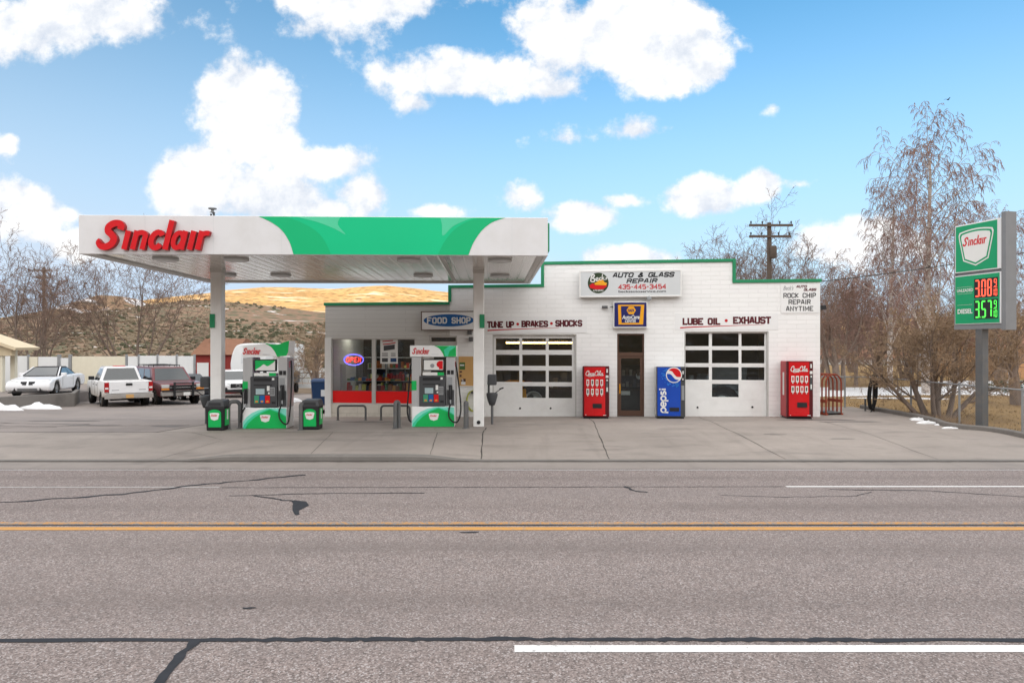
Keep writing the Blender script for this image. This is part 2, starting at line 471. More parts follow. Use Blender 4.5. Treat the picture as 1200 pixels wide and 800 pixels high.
class NB:
    """tiny node-building helper"""
    def __init__(s, nt): s.nt = nt; s.N = nt.nodes.new; s.L = nt.links.new; s.tc = s.N('ShaderNodeTexCoord')
    def put(s, sock, x):
        if isinstance(x, (int, float)): sock.default_value = x
        elif isinstance(x, (tuple, list)): sock.default_value = tuple(x) if len(x) == len(sock.default_value) else (*x, 1)
        else: s.L(x, sock)
    def noise(s, scale, detail=5, rough=.5, vec=None, dist=0):
        n = s.N('ShaderNodeTexNoise'); n.inputs['Scale'].default_value = scale; n.inputs['Detail'].default_value = detail; n.inputs['Roughness'].default_value = rough
        n.inputs['Distortion'].default_value = dist
        s.L(vec if vec is not None else s.tc.outputs['Object'], n.inputs['Vector']); return n.outputs[0]
    def map(s, sc=(1, 1, 1), loc=(0, 0, 0), rot=(0, 0, 0)):
        n = s.N('ShaderNodeMapping'); n.inputs['Scale'].default_value = sc; n.inputs['Location'].default_value = loc; n.inputs['Rotation'].default_value = rot
        s.L(s.tc.outputs['Object'], n.inputs['Vector']); return n.outputs[0]
    def vor(s, scale, feature='F1', out='Color', vec=None, rnd=1.0):
        n = s.N('ShaderNodeTexVoronoi'); n.feature = feature; n.inputs['Scale'].default_value = scale; n.inputs['Randomness'].default_value = rnd
        s.L(vec if vec is not None else s.tc.outputs['Object'], n.inputs['Vector']); return n.outputs[out]
    def rng(s, x, a, b, c=0.0, d=1.0):
        n = s.N('ShaderNodeMapRange'); s.L(x, n.inputs[0])
        for i, v in enumerate((a, b, c, d)): n.inputs[i+1].default_value = v
        return n.outputs[0]
    def mix(s, f, a, b, mode='MIX'):
        n = s.N('ShaderNodeMix'); n.data_type = 'RGBA'; n.blend_type = mode
        s.put(n.inputs[0], f); s.put(n.inputs[6], a); s.put(n.inputs[7], b); return n.outputs[2]
    def math(s, op, a, b=0.0):
        n = s.N('ShaderNodeMath'); n.operation = op; s.put(n.inputs[0], a); s.put(n.inputs[1], b); return n.outputs[0]
    def sepx(s, v):
        n = s.N('ShaderNodeSeparateXYZ'); s.L(v, n.inputs[0]); return n.outputs
    def bump(s, h, st=.3, d=.01):
        n = s.N('ShaderNodeBump'); n.inputs['Strength'].default_value = st; n.inputs['Distance'].default_value = d; s.L(h, n.inputs['Height']); return n.outputs[0]

# chip-seal road
def m_road():
    m, nt, N, L, b = node_mat('chip_seal_road'); q = NB(nt)
    c = q.vor(74); g = q.sepx(c)[0]
    stone = q.mix(q.rng(g, .0, 1.0), (.092, .073, .067), (.325, .266, .247))
    stone = q.mix(q.rng(q.sepx(c)[1], .86, .9), stone, (.40, .36, .35))
    big = q.noise(.35, 4, .55, q.map((.35, 1.6, 1)))
    base = q.mix(q.rng(big, .3, .7), stone, q.mix(.30, stone, (.180, .150, .141)))
    med = q.noise(3.2, 5, .6)
    base = q.mix(q.rng(med, .35, .7, 0, .22), base, (.11, .10, .10))
    wear = q.noise(.16, 2, .5, q.map((.05, 2.6, 1)))          # wheel tracks run with the road
    base = q.mix(q.rng(wear, .42, .62, 0, .25), base, (.215, .188, .18))
    yv = q.sepx(q.tc.outputs['Object'])[1]
    for (yc, hw) in ((6.5, .45), (8.2, .45), (10.35, .4), (12.6, .3)):       # polished wheel paths and a darker drip line between them
        d = q.math('ABSOLUTE', q.math('SUBTRACT', q.math('ADD', yv, q.math('MULTIPLY', q.noise(.12, 2), .3)), yc+.15))
        base = q.mix(q.math('MULTIPLY', q.rng(d, hw, 0, 0, .42), q.rng(big, .2, .6)), base, (.120, .099, .092))
    L(base, b.inputs['Base Color']); b.inputs['Roughness'].default_value = .85; b.inputs['Specular IOR Level'].default_value = .25
    L(q.bump(q.vor(74, out='Distance'), .4, .005), b.inputs['Normal'])
    return m
def m_concrete(name, col, dark=(.10, .09, .085), amt=.5, stain=.9, tint2=None):
    m, nt, N, L, b = node_mat(name); q = NB(nt)
    n1 = q.noise(.45, 6, .6); n2 = q.noise(6, 6, .65); n3 = q.noise(stain, 7, .62, q.map((.55, 1.3, 1), (7, 3, 0)))
    c = q.mix(q.rng(n1, .3, .7), tuple(x*.80 for x in col), tuple(x*1.12 for x in col))
    if tint2: c = q.mix(q.rng(q.noise(.2, 3, .5), .45, .6), c, tint2)
    c = q.mix(q.rng(n2, .3, .75, 0, .35), c, tuple(x*.72 for x in col))
    c = q.mix(q.rng(n3, .53, .74, 0, amt), c, dark)
    st = q.noise(1.0, 5, .6, q.map((2.2, .22, 1), (3, 9, 0), (0, 0, .35)))      # drips and tyre streaks running in from the road
    c = q.mix(q.rng(st, .55, .78, 0, .45), c, tuple(x*.52 for x in col))
    c = q.mix(q.rng(q.vor(.55, out='Distance'), .12, .02, 0, .4), c, dark)           # round oil drops
    c = q.mix(q.rng(q.noise(60, 2, .5), .35, .7, 0, .35), c, tuple(x*.66 for x in col))
    L(c, b.inputs['Base Color']); b.inputs['Roughness'].default_value = .82; b.inputs['Specular IOR Level'].default_value = .3
    L(q.bump(n2, .12, .01), b.inputs['Normal'])
    return m
def m_block(name, col, mortar=.80, bh=.165, bw=.40):
    m, nt, N, L, b = node_mat(name); q = NB(nt)
    s = q.sepx(q.tc.outputs['Object']); cm = N('ShaderNodeCombineXYZ'); L(q.math('ADD', s[0], s[1]), cm.inputs[0]); L(s[2], cm.inputs[1])
    br = N('ShaderNodeTexBrick'); L(cm.outputs[0], br.inputs['Vector']); br.inputs['Scale'].default_value = 1.0
    br.inputs['Brick Width'].default_value = bw; br.inputs['Row Height'].default_value = bh; br.inputs['Mortar Size'].default_value = .010; br.inputs['Mortar Smooth'].default_value = .3
    br.inputs['Color1'].default_value = (*col, 1); br.inputs['Color2'].default_value = (*[x*.96 for x in col], 1); br.inputs['Mortar'].default_value = (*[x*mortar for x in col], 1)
    n1 = q.noise(.7, 6, .6); n2 = q.noise(9, 5, .6)
    c = q.mix(q.rng(n1, .45, .8, 0, .2), br.outputs[0], tuple(x*.84 for x in col))
    c = q.mix(q.rng(n2, .55, .8, 0, .10), c, (.42, .40, .36))
    low = q.math('MULTIPLY', q.rng(s[2], .45, -.05), q.rng(q.noise(3, 6, .7), .35, .7))
    c = q.mix(q.math('MULTIPLY', low, .35), c, (.30, .27, .23))        # splash dirt along the foot of the wall
    L(c, b.inputs['Base Color']); b.inputs['Roughness'].default_value = .62
    h = q.math('ADD', q.math('MULTIPLY', br.outputs['Fac'], -1.0), q.math('MULTIPLY', n2, .25))
    L(q.bump(h, .55, .012), b.inputs['Normal'])
    return m
def m_soffit():
    m, nt, N, L, b = node_mat('soffit_metal'); q = NB(nt)
    n = q.noise(1.3, 5, .6, q.map((3.0, .25, 1)))
    L(q.mix(q.rng(n, .3, .7), (.74, .71, .68), (.88, .86, .83)), b.inputs['Base Color'])
    b.inputs['Roughness'].default_value = .13; b.inputs['Metallic'].default_value = .6
    w = q.math('SINE', q.math('MULTIPLY', q.sepx(q.tc.outputs['Object'])[0], 2*PI/.305))
    h = q.math('ADD', q.math('MULTIPLY', q.rng(w, .80, 1.0), .6), q.math('MULTIPLY', n, 1.0))
    L(q.bump(h, .55, .02), b.inputs['Normal'])
    return m
def m_bark(name, a, c, sc=6):
    m, nt, N, L, b = node_mat(name); q = NB(nt)
    n = q.noise(sc, 6, .65, q.map((2.5, 2.5, .6)))
    L(q.mix(q.rng(n, .3, .7), a, c), b.inputs['Base Color']); b.inputs['Roughness'].default_value = .9; b.inputs['Specular IOR Level'].default_value = .15
    return m
def m_birch():
    m, nt, N, L, b = node_mat('birch_bark'); q = NB(nt)
    n = q.noise(4, 5, .7, q.map((1.2, 1.2, 4.5)))
    L(q.mix(q.rng(n, .52, .60), (.56, .50, .46), (.07, .055, .05)), b.inputs['Base Color']); b.inputs['Roughness'].default_value = .8
    return m
def m_snow():
    m, nt, N, L, b = node_mat('old_snow'); q = NB(nt)
    n = q.noise(2.2, 6, .6)
    L(q.mix(q.rng(n, .35, .75), (.80, .81, .83), (.60, .585, .57)), b.inputs['Base Color']); b.inputs['Roughness'].default_value = .7
    L(q.bump(q.noise(6, 5, .6), .5, .05), b.inputs['Normal']); return m
def m_grass():
    m, nt, N, L, b = node_mat('dry_grass'); q = NB(nt)
    n = q.noise(.6, 6, .6); n2 = q.noise(14, 5, .7)
    c = q.mix(q.rng(n, .35, .7), (.36, .235, .105), (.25, .165, .08)); c = q.mix(q.rng(n2, .35, .7, 0, .6), c, (.16, .105, .05))
    L(c, b.inputs['Base Color']); b.inputs['Roughness'].default_value = .95; b.inputs['Specular IOR Level'].default_value = .1
    L(q.bump(n2, .6, .06), b.inputs['Normal']); return m
def m_terrain(name, a, c, snow, snow_lo, snow_hi, sc, shrub=None, shrub_s=.12, shrub_lo=.30, snow_s=None):
    m, nt, N, L, b = node_mat(name); q = NB(nt)
    n = q.noise(sc, 7, .62); n2 = q.noise(sc*9, 6, .65)
    col = q.mix(q.rng(n, .35, .68), a, c); col = q.mix(q.rng(n2, .35, .7, 0, .55), col, tuple(x*.55 for x in a))
    if shrub:
        v = q.vor(shrub_s, out='Distance'); k = q.vor(shrub_s*1.9, out='Distance', vec=q.map((1, 1, 1), (31, 17, 5)))
        col = q.mix(q.rng(v, shrub_lo, shrub_lo-.08), col, shrub); col = q.mix(q.rng(k, shrub_lo*.9, shrub_lo*.9-.08), col, tuple(x*1.3 for x in shrub))
    if snow:
        w = q.noise(snow_s or sc*2.2, 8, .66, q.map((1, 2.2, 2.5)))
        col = q.mix(q.rng(w, snow_lo, snow_hi), col, snow)
    L(col, b.inputs['Base Color']); b.inputs['Roughness'].default_value = .95; b.inputs['Specular IOR Level'].default_value = .1
    return m

M_ROAD = m_road()
M_CONC = m_concrete('drive_concrete', (.322, .280, .250), amt=.62)
M_CONC2 = m_concrete('island_concrete', (.345, .300, .268), amt=.48)
M_LOT = m_concrete('worn_asphalt', (.262, .226, .208), amt=.5, stain=.5, tint2=(.292, .25, .225))
M_GUT = m_concrete('gutter_concrete', (.285, .25, .228), amt=.35)
M_KERB = m_concrete('kerb_concrete', (.19, .175, .162), amt=.7, stain=1.6)
M_TAR = mat('tar_sealant', (.030, .032, .038), .7, var=.3, vs=12, spec=.12)
M_JOINT = mat('joint_dirt', (.06, .052, .046), .9, var=.3, vs=8)
M_OIL = mat('oil_stain', (.13, .115, .105), .6, var=.3, vs=5)
def m_marking(name, col, gap_lo=.63, worn=(.20, .19, .185)):
    m, nt, N, L, b = node_mat(name); q = NB(nt)
    n = q.noise(16, 6, .75); n2 = q.noise(1.2, 4, .6)
    f = q.math('ADD', n, q.math('MULTIPLY', n2, .25))
    L(q.mix(q.rng(f, gap_lo+.10, gap_lo+.2), col, worn), b.inputs['Base Color']); b.inputs['Roughness'].default_value = .75
    L(q.bump(q.vor(52, out='Distance'), .5, .005), b.inputs['Normal'])
    return m
M_WPAINT = m_marking('white_road_paint', (.70, .69, .68), .60)
M_WPAINT2 = m_marking('faded_white_paint', (.40, .38, .37), .56)
M_YPAINT = m_marking('yellow_road_paint', (.50, .245, .055), .58)
M_YPAINT2 = m_marking('faded_yellow_paint', (.45, .22, .06), .48)
M_SNOW = m_snow(); M_GRASS = m_grass()
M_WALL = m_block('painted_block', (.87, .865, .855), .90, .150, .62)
M_WALL2 = m_block('canopy_shade_siding', (.60, .59, .565), bh=.155, bw=3.0)  # shop siding: canopy shade put into the colour, greyer than the other walls
M_CREAM = m_block('cream_block', (.66, .62, .545), bw=.8, bh=.35)
M_TRIMG = mat('green_trim', (.020, .235, .105), .45, var=.12, vs=3)
M_WHITE = mat('white_paint', (.78, .775, .76), .45, dirt=(.45, .42, .38), dirt_amt=.25)
M_WHITEP = mat('white_panel', (.80, .80, .795), .38, var=.03)
M_GREYP = mat('light_grey_panel', (.60, .62, .63), .4, var=.05)
M_FASC = mat('fascia_white', (.70, .70, .71), .32, var=.03, vs=.8, dirt=(.52, .50, .47), dirt_amt=.35, dirt_s=1.1)
M_GRN = mat('fascia_green', (.004, .52, .23), .35, var=.10, vs=.35)
M_GRN2 = mat('fascia_green_deep', (.004, .445, .175), .35, var=.05, vs=.5)
M_GRN3 = mat('fascia_green_pale', (.085, .58, .33), .35, var=.12, vs=.5)
M_RED = mat('sign_red', (.60, .008, .014), .35, var=.08)
M_REDD = mat('sign_red_side', (.33, .012, .016), .4, var=.08)
M_SILV = mat('brushed_silver', (.50, .51, .52), .35, metal=.5, var=.06)
M_ALU = mat('aluminium_frame', (.56, .55, .53), .4, metal=.3, var=.06)
M_DKGREY = mat('dark_grey_plastic', (.060, .062, .066), .5, var=.12)
M_BLACK = mat('black_plastic', (.018, .018, .020), .5, var=.1)
M_RUB = mat('black_rubber', (.020, .020, .021), .75, var=.25, vs=9)
M_STEEL = mat('grey_painted_steel', (.105, .108, .112), .5, var=.15, dirt=(.2, .16, .12), dirt_amt=.4, dirt_s=6)
M_STEEL2 = mat('galvanised_steel', (.30, .31, .32), .5, metal=.4, var=.2)
M_MESHW = mat('fence_wire', (.25, .25, .25), .5, metal=.5, var=.1)
M_BRONZE = mat('bronze_frame', (.12, .068, .048), .45, metal=.3, var=.12)
M_REDPAN = mat('red_shop_panel', (.80, .010, .010), .4, var=.10, vs=2)
M_BLUE = mat('sign_blue', (.012, .105, .32), .4, var=.05)
M_NAVY = mat('sign_navy', (.014, .016, .115), .4, var=.05)
M_YEL = mat('sign_yellow', (.80, .36, .015), .4, var=.05)
M_TEXT = mat('black_lettering', (.022, .022, .026), .5, var=.05)
M_MAROON = mat('maroon_lettering', (.10, .012, .018), .5, var=.1)
M_REDTXT = mat('red_lettering', (.50, .018, .024), .5, var=.05)
M_COKE = mat('vending_red', (.56, .006, .010), .22, var=.10, vs=1.5, coat=.4)
M_COKE2 = mat('vending_red_faded', (.40, .018, .024), .4, var=.15, vs=2)
M_COKED = mat('vending_maroon', (.09, .006, .010), .4, var=.1)
M_PBLUE = mat('vending_blue', (.006, .060, .40), .25, var=.2, vs=1.2, coat=.4)
M_PBLUE2 = mat('vending_blue_bright', (.02, .19, .62), .3, var=.3, vs=2.5)
M_RUST = mat('rusty_red_steel', (.26, .050, .024), .65, var=.35, vs=7)
M_TAN = mat('plywood_board', (.58, .34, .13), .7, var=.10, vs=3)
M_PAPER = mat('paper', (.72, .72, .70), .7, var=.05)
M_HOSEY = mat('yellow_green_hose', (.42, .44, .10), .5, var=.1)
M_BINB = mat('blue_bin', (.014, .040, .105), .45, var=.15)
M_SCREEN = mat('pump_screen', (.36, .46, .48), .2, var=.05)
M_POLE = mat('weathered_pole', (.11, .085, .068), .9, var=.3, vs=6)
M_WIRE = mat('cable', (.03, .03, .03), .7, var=0)
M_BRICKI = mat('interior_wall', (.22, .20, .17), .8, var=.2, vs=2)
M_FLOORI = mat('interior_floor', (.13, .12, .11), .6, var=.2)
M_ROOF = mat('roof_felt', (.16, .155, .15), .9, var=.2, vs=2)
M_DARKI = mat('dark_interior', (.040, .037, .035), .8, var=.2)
M_PANE = glass('window_glass', (.88, .92, .92))
def m_dirtycar():
    m, nt, N, L, b = node_mat('road_dusty_white'); q = NB(nt)
    z = q.sepx(q.tc.outputs['Object'])[2]
    f = q.math('MULTIPLY', q.rng(z, 1.0, .45), q.rng(q.noise(2.5, 6, .65), .25, .6))
    L(q.mix(f, (.74, .73, .72), (.33, .26, .19)), b.inputs['Base Color']); b.inputs['Roughness'].default_value = .4
    return m
M_CARGLASS = glass('tinted_glass', (.16, .19, .19), .02, .09)
M_CHROME = mat('chrome', (.55, .55, .56), .2, metal=.9, var=.04)
M_CARW = mat('white_car_paint', (.76, .76, .77), .25, var=.03, coat=.5)
M_CARWD = m_dirtycar()
M_CARM = mat('maroon_car_paint', (.125, .016, .024), .3, var=.08, coat=.5, dirt=(.22, .16, .12), dirt_amt=.3)
M_CARB = mat('dark_car_paint', (.022, .026, .036), .25, var=.08, coat=.5)
M_CARS = mat('silver_cladding', (.33, .315, .30), .45, var=.1, dirt=(.24, .18, .13), dirt_amt=.5)
M_TYRE = mat('tyre_rubber', (.028, .027, .026), .85, var=.3, vs=6, dirt=(.12, .09, .06), dirt_amt=.5)
M_RIM = mat('alloy_rim', (.38, .38, .38), .35, metal=.7, var=.1)
M_SOFT = mat('soft_top', (.022, .021, .024), .8, var=.2)
M_TAIL = mat('tail_light_red', (.36, .012, .014), .2, var=.1)
M_HEAD = mat('head_light', (.52, .53, .52), .12, var=.1, coat=.6)
M_AMBER = mat('amber_lens', (.62, .24, .05), .25, var=.05)
M_CARPORT = mat('tan_carport_paint', (.62, .52, .36), .6, var=.08)
M_FENCEW = mat('white_fence_panel', (.70, .71, .71), .5, var=.06, vs=1.2)
M_FENCEC = mat('cream_fence_panel', (.69, .645, .52), .55, var=.06)
M_BARN = mat('red_barn_siding', (.25, .035, .030), .8, var=.2, vs=2)
M_BRICKR = mat('brown_roof', (.24, .12, .075), .9, var=.2)
M_HOUSE = mat('tan_house_siding', (.50, .29, .15), .8, var=.1)
M_HOUSEW = mat('pale_house_siding', (.50, .47, .45), .8, var=.1)
M_FLUO = mat('warm_fluorescent', (.9, .7, .4), .5, var=0, emit=(1, .62, .22), es=12)
M_NEONR = mat('neon_red', (.8, .1, .1), .5, var=0, emit=(1, .045, .035), es=3.0)
M_NEONB = mat('neon_blue', (.2, .2, .8), .5, var=0, emit=(.16, .13, 1), es=3.5)
M_LEDR = mat('led_red', (.4, .05, .03), .5, var=0, emit=(1, .11, .055), es=1.5)
M_LEDG = mat('led_green', (.05, .4, .05), .5, var=0, emit=(.10, 1, .10), es=1.1)
M_BARK = m_bark('grey_brown_bark', (.13, .10, .082), (.26, .20, .165))
M_TWIG = m_bark('brown_twigs', (.15, .098, .078), (.24, .16, .125), 2)
M_TWIGR = m_bark('russet_twigs', (.20, .118, .098), (.32, .21, .175), 2)
M_TWIGT = m_bark('tan_twigs', (.21, .145, .095), (.33, .235, .155), 2)
M_BIRCH = m_birch()
M_EVER = mat('evergreen_needles', (.030, .060, .040), .9, var=.4, vs=5)
M_SHRUB = mat('sage_shrub', (.20, .155, .105), .95, var=.4, vs=.2)
M_JUNI = mat('juniper', (.088, .088, .052), .95, var=.4, vs=.3)
M_BIRD = mat('black_feathers', (.015, .015, .018), .6, var=.1)
M_SHOPL = mat('shop_strip_light', (.9, .88, .8), .5, var=0, emit=(1, .90, .74), es=16)
M_SIGNG = mat('sign_grey', (.20, .205, .215), .5, var=.12)
# ------------------------------------------------------------------ ground, road, forecourt, hills
def sm(t): t = max(0.0, min(1.0, t)); return t*t*(3-2*t)
def lerp(a, b, t): return a+(b-a)*t
def kerb_k(x):                       # 1 where the kerb stands up, 0 where it drops to the drives
    return sm((x+7.0)/1.1)*sm((-.75-x)/1.3)
FA = Vector((-6.80, 24.86)); FB = Vector((10.24, 22.69))
FDIR = (FB-FA).normalized(); FN = Vector((-FDIR.y, FDIR.x)); FROT = math.atan2(FDIR.y, FDIR.x); FLEN = (FB-FA).length
def gz(x, y):
    front = .018+.112*kerb_k(x)
    z = lerp(front, .120, sm((y-14.5)/3.8))
    yf = lerp(FA.y, FB.y, (x-FA.x)/(FB.x-FA.x))
    zb = lerp(-.14, .086, max(-.08, min(1.15, (x-FA.x)/(FB.x-FA.x))))
    if y > 20.3: z = lerp(z, zb, sm((y-20.3)/max(1.0, yf-20.3)))
    if y > 26 and x < -7: z -= .035*(y-26)*sm((-7-x)/2.5)      # the side lot falls away to the back
    return z

def tag_s(o): o['kind'] = 'structure'; return o
def sheet(name, m, xs, ys, zf, skirt=0.0):
    mb = MB(); nx, ny = len(xs), len(ys)
    vs = []
    for y in ys:
        for x in xs:
            vs.append((x, y, zf(x, y)))
    fs = [(j*nx+i, j*nx+i+1, (j+1)*nx+i+1, (j+1)*nx+i) for j in range(ny-1) for i in range(nx-1)]
    mb.add(vs, fs, 0, True)
    return tag_s(mb.build(name, m, fix=False))
def frange(a, b, n): return [a+(b-a)*i/n for i in range(n+1)]
def strip_mb(mb, pts, w, zf, dz=.004, mi=0, step=.5):
    P = [Vector((p[0], p[1])) for p in pts]; Q = [P[0]]
    for i in range(len(P)-1):
        k = max(1, int((P[i+1]-P[i]).length/step))
        for j in range(1, k+1): Q.append(P[i].lerp(P[i+1], j/k))
    n = len(Q); vs = []
    for i, p in enumerate(Q):
        t = (Q[min(i+1, n-1)]-Q[max(i-1, 0)]).normalized(); nn = Vector((-t.y, t.x))
        ww = w(i/(n-1)) if callable(w) else w
        for s in (-.5, .5):
            q = p+nn*ww*s; vs.append((q.x, q.y, zf(q.x, q.y)+dz))
    mb.add(vs, [(2*i, 2*i+1, 2*i+3, 2*i+2) for i in range(n-1)], mi)
def strip(name, pts, w, zf, m, dz=.004, step=.5):
    mb = MB(); strip_mb(mb, pts, w, zf, dz, 0, step); return tag_s(mb.build(name, m))
def wob(pts, amp, k, seed):
    rnd = random.Random(seed); P = [Vector(p) for p in pts]; out = [P[0]]
    for i in range(len(P)-1):
        for j in range(1, k+1):
            q = P[i].lerp(P[i+1], j/k); t = (P[i+1]-P[i]).normalized()
            if j < k or i < len(P)-2: q = q+Vector((-t.y, t.x))*rnd.uniform(-amp, amp)
            out.append(q)
    return out
Z0 = lambda x, y: 0.0

M_DIRT = m_terrain('winter_ground', (.17, .125, .085), (.25, .185, .125), (.62, .62, .64), .60, .64, .05)
# wide ground, a little below everything that is paved
gx = [-4000, -1500, -700]+frange(-300, 300, 40)+[700, 1500, 4000]
def ground_z(x, y): return -1.25
sheet('ground', M_DIRT, gx, gx, ground_z)
sheet('road', M_ROAD, [-220, 220], [-9.5, 13.55], Z0)
sheet('gutter', M_GUT, frange(-60, 60, 60), [13.55, 14.40], lambda x, y: .004 if y < 14 else -.004)

# lane markings and tar lines
jw = lambda lo, hi, s: (lambda t, r=random.Random(s): r.uniform(lo, hi))
mk = lambda n, pts, w, m, dz=.004: strip(n, pts, w, Z0, m, dz)
mk('centre_line', [(-220, 9.08), (220, 9.14)], .155, M_YPAINT)
mk('centre_line', [(-220, 9.36), (220, 9.42)], .12, M_YPAINT2)
mk('tar_line', wob([(-60, 9.26), (60, 9.29)], .008, 60, 21), jw(.02, .05, 21), M_TAR, .005)
mk('lane_line', [(.02, 5.50), (220, 5.62)], .125, M_WPAINT)
mk('lane_line', [(-60, 11.72), (-5.05, 11.78)], .06, M_WPAINT2)
mk('lane_line', [(4.75, 11.83), (60, 11.95)], .075, M_WPAINT)
mk('edge_line', [(-220, 13.42), (220, 13.42)], .075, M_WPAINT2)
rnd = random.Random(5)
mk('tar_line', wob([(-40, 5.60), (-2.6, 5.66), (0, 5.68), (3.0, 5.66), (40, 5.75)], .012, 60, 1), jw(.045, .085, 1), M_TAR, .006)
mk('tar_line', wob([(-2.62, 5.64), (-2.60, 5.25), (-2.52, 4.7), (-2.46, 4.2), (-2.4, 3.0)], .012, 6, 2), jw(.055, .095, 2), M_TAR, .007)
mk('tar_line', wob([(-9.0, 10.3), (-7.8, 10.7), (-6.4, 11.2), (-5.6, 11.9), (-5.0, 12.25), (-3.9, 12.9)], .05, 6, 3), jw(.03, .10, 3), M_TAR, .006)
mk('tar_line', wob([(-4.6, 11.10), (-3.8, 11.2), (-2.9, 11.3), (-1.45, 11.3)], .02, 6, 4), jw(.02, .04, 4), M_TAR, .006)
mk('tar_line', wob([(-4.2, 11.10), (-3.75, 10.85), (-3.45, 10.72)], .03, 5, 5), jw(.03, .05, 5), M_TAR, .006)
mk('tar_patch', [(-3.45, 10.75), (-3.30, 10.62), (-3.22, 10.4), (-3.2, 10.1), (-3.1, 9.85)], lambda t: .06+.20*math.sin(PI*min(1, t*1.1+.05))**2, M_TAR, .007)
mk('tar_line', wob([(-5.0, 11.74), (0, 11.78), (4.7, 11.83)], .012, 30, 6), jw(.012, .03, 6), M_TAR, .006)
mk('tar_line', wob([(5.4, 11.6), (7.0, 11.5), (8.4, 11.0), (10.5, 10.4)], .03, 6, 7), jw(.02, .045, 7), M_TAR, .006)
mk('tar_line', wob([(1.95, 11.85), (2.05, 11.5), (2.25, 11.35)], .02, 4, 8), jw(.03, .07, 8), M_TAR, .006)
mk('tar_line', wob([(3.4, 11.15), (4.4, 11.0), (5.6, 11.1), (6.0, 11.4)], .02, 6, 9), jw(.012, .022, 9), M_TAR, .006)
def spot(name, x, y, rx, ry, m, zf=Z0, dz=.005, seed=0, n=22):
    r = random.Random(seed); mb = MB()
    ph = [r.uniform(0, 6.28) for _ in range(3)]
    vs = []
    for k in range(n):
        a = 2*PI*k/n; q = 1+.22*math.sin(2*a+ph[0])+.16*math.sin(3*a+ph[1])+.12*math.sin(5*a+ph[2])
        px, py = x+rx*q*math.cos(a), y+ry*q*math.sin(a)
        vs.append((px, py, zf(px, py)+dz))
    mb.add(vs, [list(range(n))], 0)
    return tag_s(mb.build(name, m, fix=False))
spot('tar_patch', -.55, 8.93, .10, .035, M_TAR, seed=1)
spot('tar_patch', -2.45, 6.35, .06, .02, M_TAR, seed=2)

# kerb along the road: stands up in the middle, drops at both drives
kb = MB(); xs = frange(-60, 13.1, 220)
prof = lambda z: [(14.40, -.05), (14.402, z*.75), (14.425, z+.0005), (14.56, z+.003), (14.56, -.05)]
vs = []
for x in xs:
    for (yy, zz) in prof(gz(x, 14.5)): vs.append((x, yy, zz))
kb.add(vs, [(i*5+k, (i+1)*5+k, (i+1)*5+k+1, i*5+k+1) for i in range(len(xs)-1) for k in range(4)], 0)
tag_s(kb.build('kerb', M_KERB))

def xb(y): return -9.55+.28*(y-18.3) if y < 25 else -7.67
def lot_sheet(name, m, x0f, x1f, ys, n, dz=0.0):
    mb = MB(); vs = []
    for y in ys:
        a, b = x0f(y), x1f(y)
        for i in range(n+1):
            x = lerp(a, b, i/n); vs.append((x, y, gz(x, y)+dz))
    w = n+1
    mb.add(vs, [(j*w+i, j*w+i+1, (j+1)*w+i+1, (j+1)*w+i) for j in range(len(ys)-1) for i in range(n)], 0, True)
    return tag_s(mb.build(name, m, fix=False))
lot_sheet('driveway_apron', M_CONC, lambda y: -60, lambda y: 12.95, frange(14.56, 18.3, 10), 150)
lot_sheet('forecourt', M_CONC2, xb, lambda y: 12.95, frange(18.3, 26.0, 24), 60)
lot_sheet('parking_lot', M_LOT, lambda y: -60, xb, frange(18.3, 48, 34), 50)
J = lambda pts, w=.022, dz=.004, amp=.012, k=8, s=1: strip('pavement_joint', wob(pts, amp, k, s), jw(w*.5, w*1.3, s), gz, M_JOINT, dz, .25)
J([(-60, 18.3), (-9.5, 18.3)], .05, s=11, k=40)
J([(-9.5, 18.3), (-.75, 18.3)], .026, s=12, k=20)
J([(-9.55, 18.3), (-8.9, 20.6), (-8.0, 24)], .05, s=13)
J([(-.72, 19.4), (-.78, 18.3), (-.66, 14.6)], .030, s=14)
J([(2.62, 23.9), (2.5, 21), (2.25, 17.5), (2.08, 14.6)], .024, s=15)
J([(6.3, 23), (6.0, 19.5), (5.85, 14.6)], .020, s=16)
J([(-8.6, 18.3), (-7.2, 17.0), (-7.6, 14.6)], .012, s=17)
J([(-4.8, 18.3), (-4.3, 14.6)], .012, s=18)
J([(-2.0, 18.3), (-1.75, 14.6)], .012, s=19)
J([(9.6, 22.3), (9.4, 18), (9.1, 14.6)], .012, s=20)
J([(-8.7, 19.0), (3.5, 19.05), (12.9, 18.9)], .008, s=21, k=20)
for i, (x0, y0, x1, y1) in enumerate([(-15, 19.7, -9.4, 19.9), (-18, 20.9, -12.5, 20.2), (-14, 22.6, -9.5, 21.7), (-17.0, 18.8, -13.0, 19.5)]):
    J([(x0, y0), (x1, y1)], .045, amp=.10, k=9, s=30+i)
for i, (x, y, rx, ry) in enumerate([(-15.3, 19.9, .5, .10), (-12.4, 20.0, .7, .10), (-9.9, 19.7, .5, .12), (-13.9, 21.3, 1.0, .16), (9.6, 21.6, 1.0, .22), (10.3, 20.9, .8, .13), (-4.4, 21.0, .8, .16), (8.3, 17.2, .25, .05), (6.9, 17.9, .3, .06)]):
    spot('oil_stain', x, y, rx, ry, M_OIL, gz, .004, 40+i)

strip('gutter_joint', wob([(-60, 14.385), (-8, 14.385), (0, 14.388), (8, 14.385), (14, 14.388)], .012, 60, 77), jw(.02, .055, 77), lambda x, y: .0, M_JOINT, .009, .2)
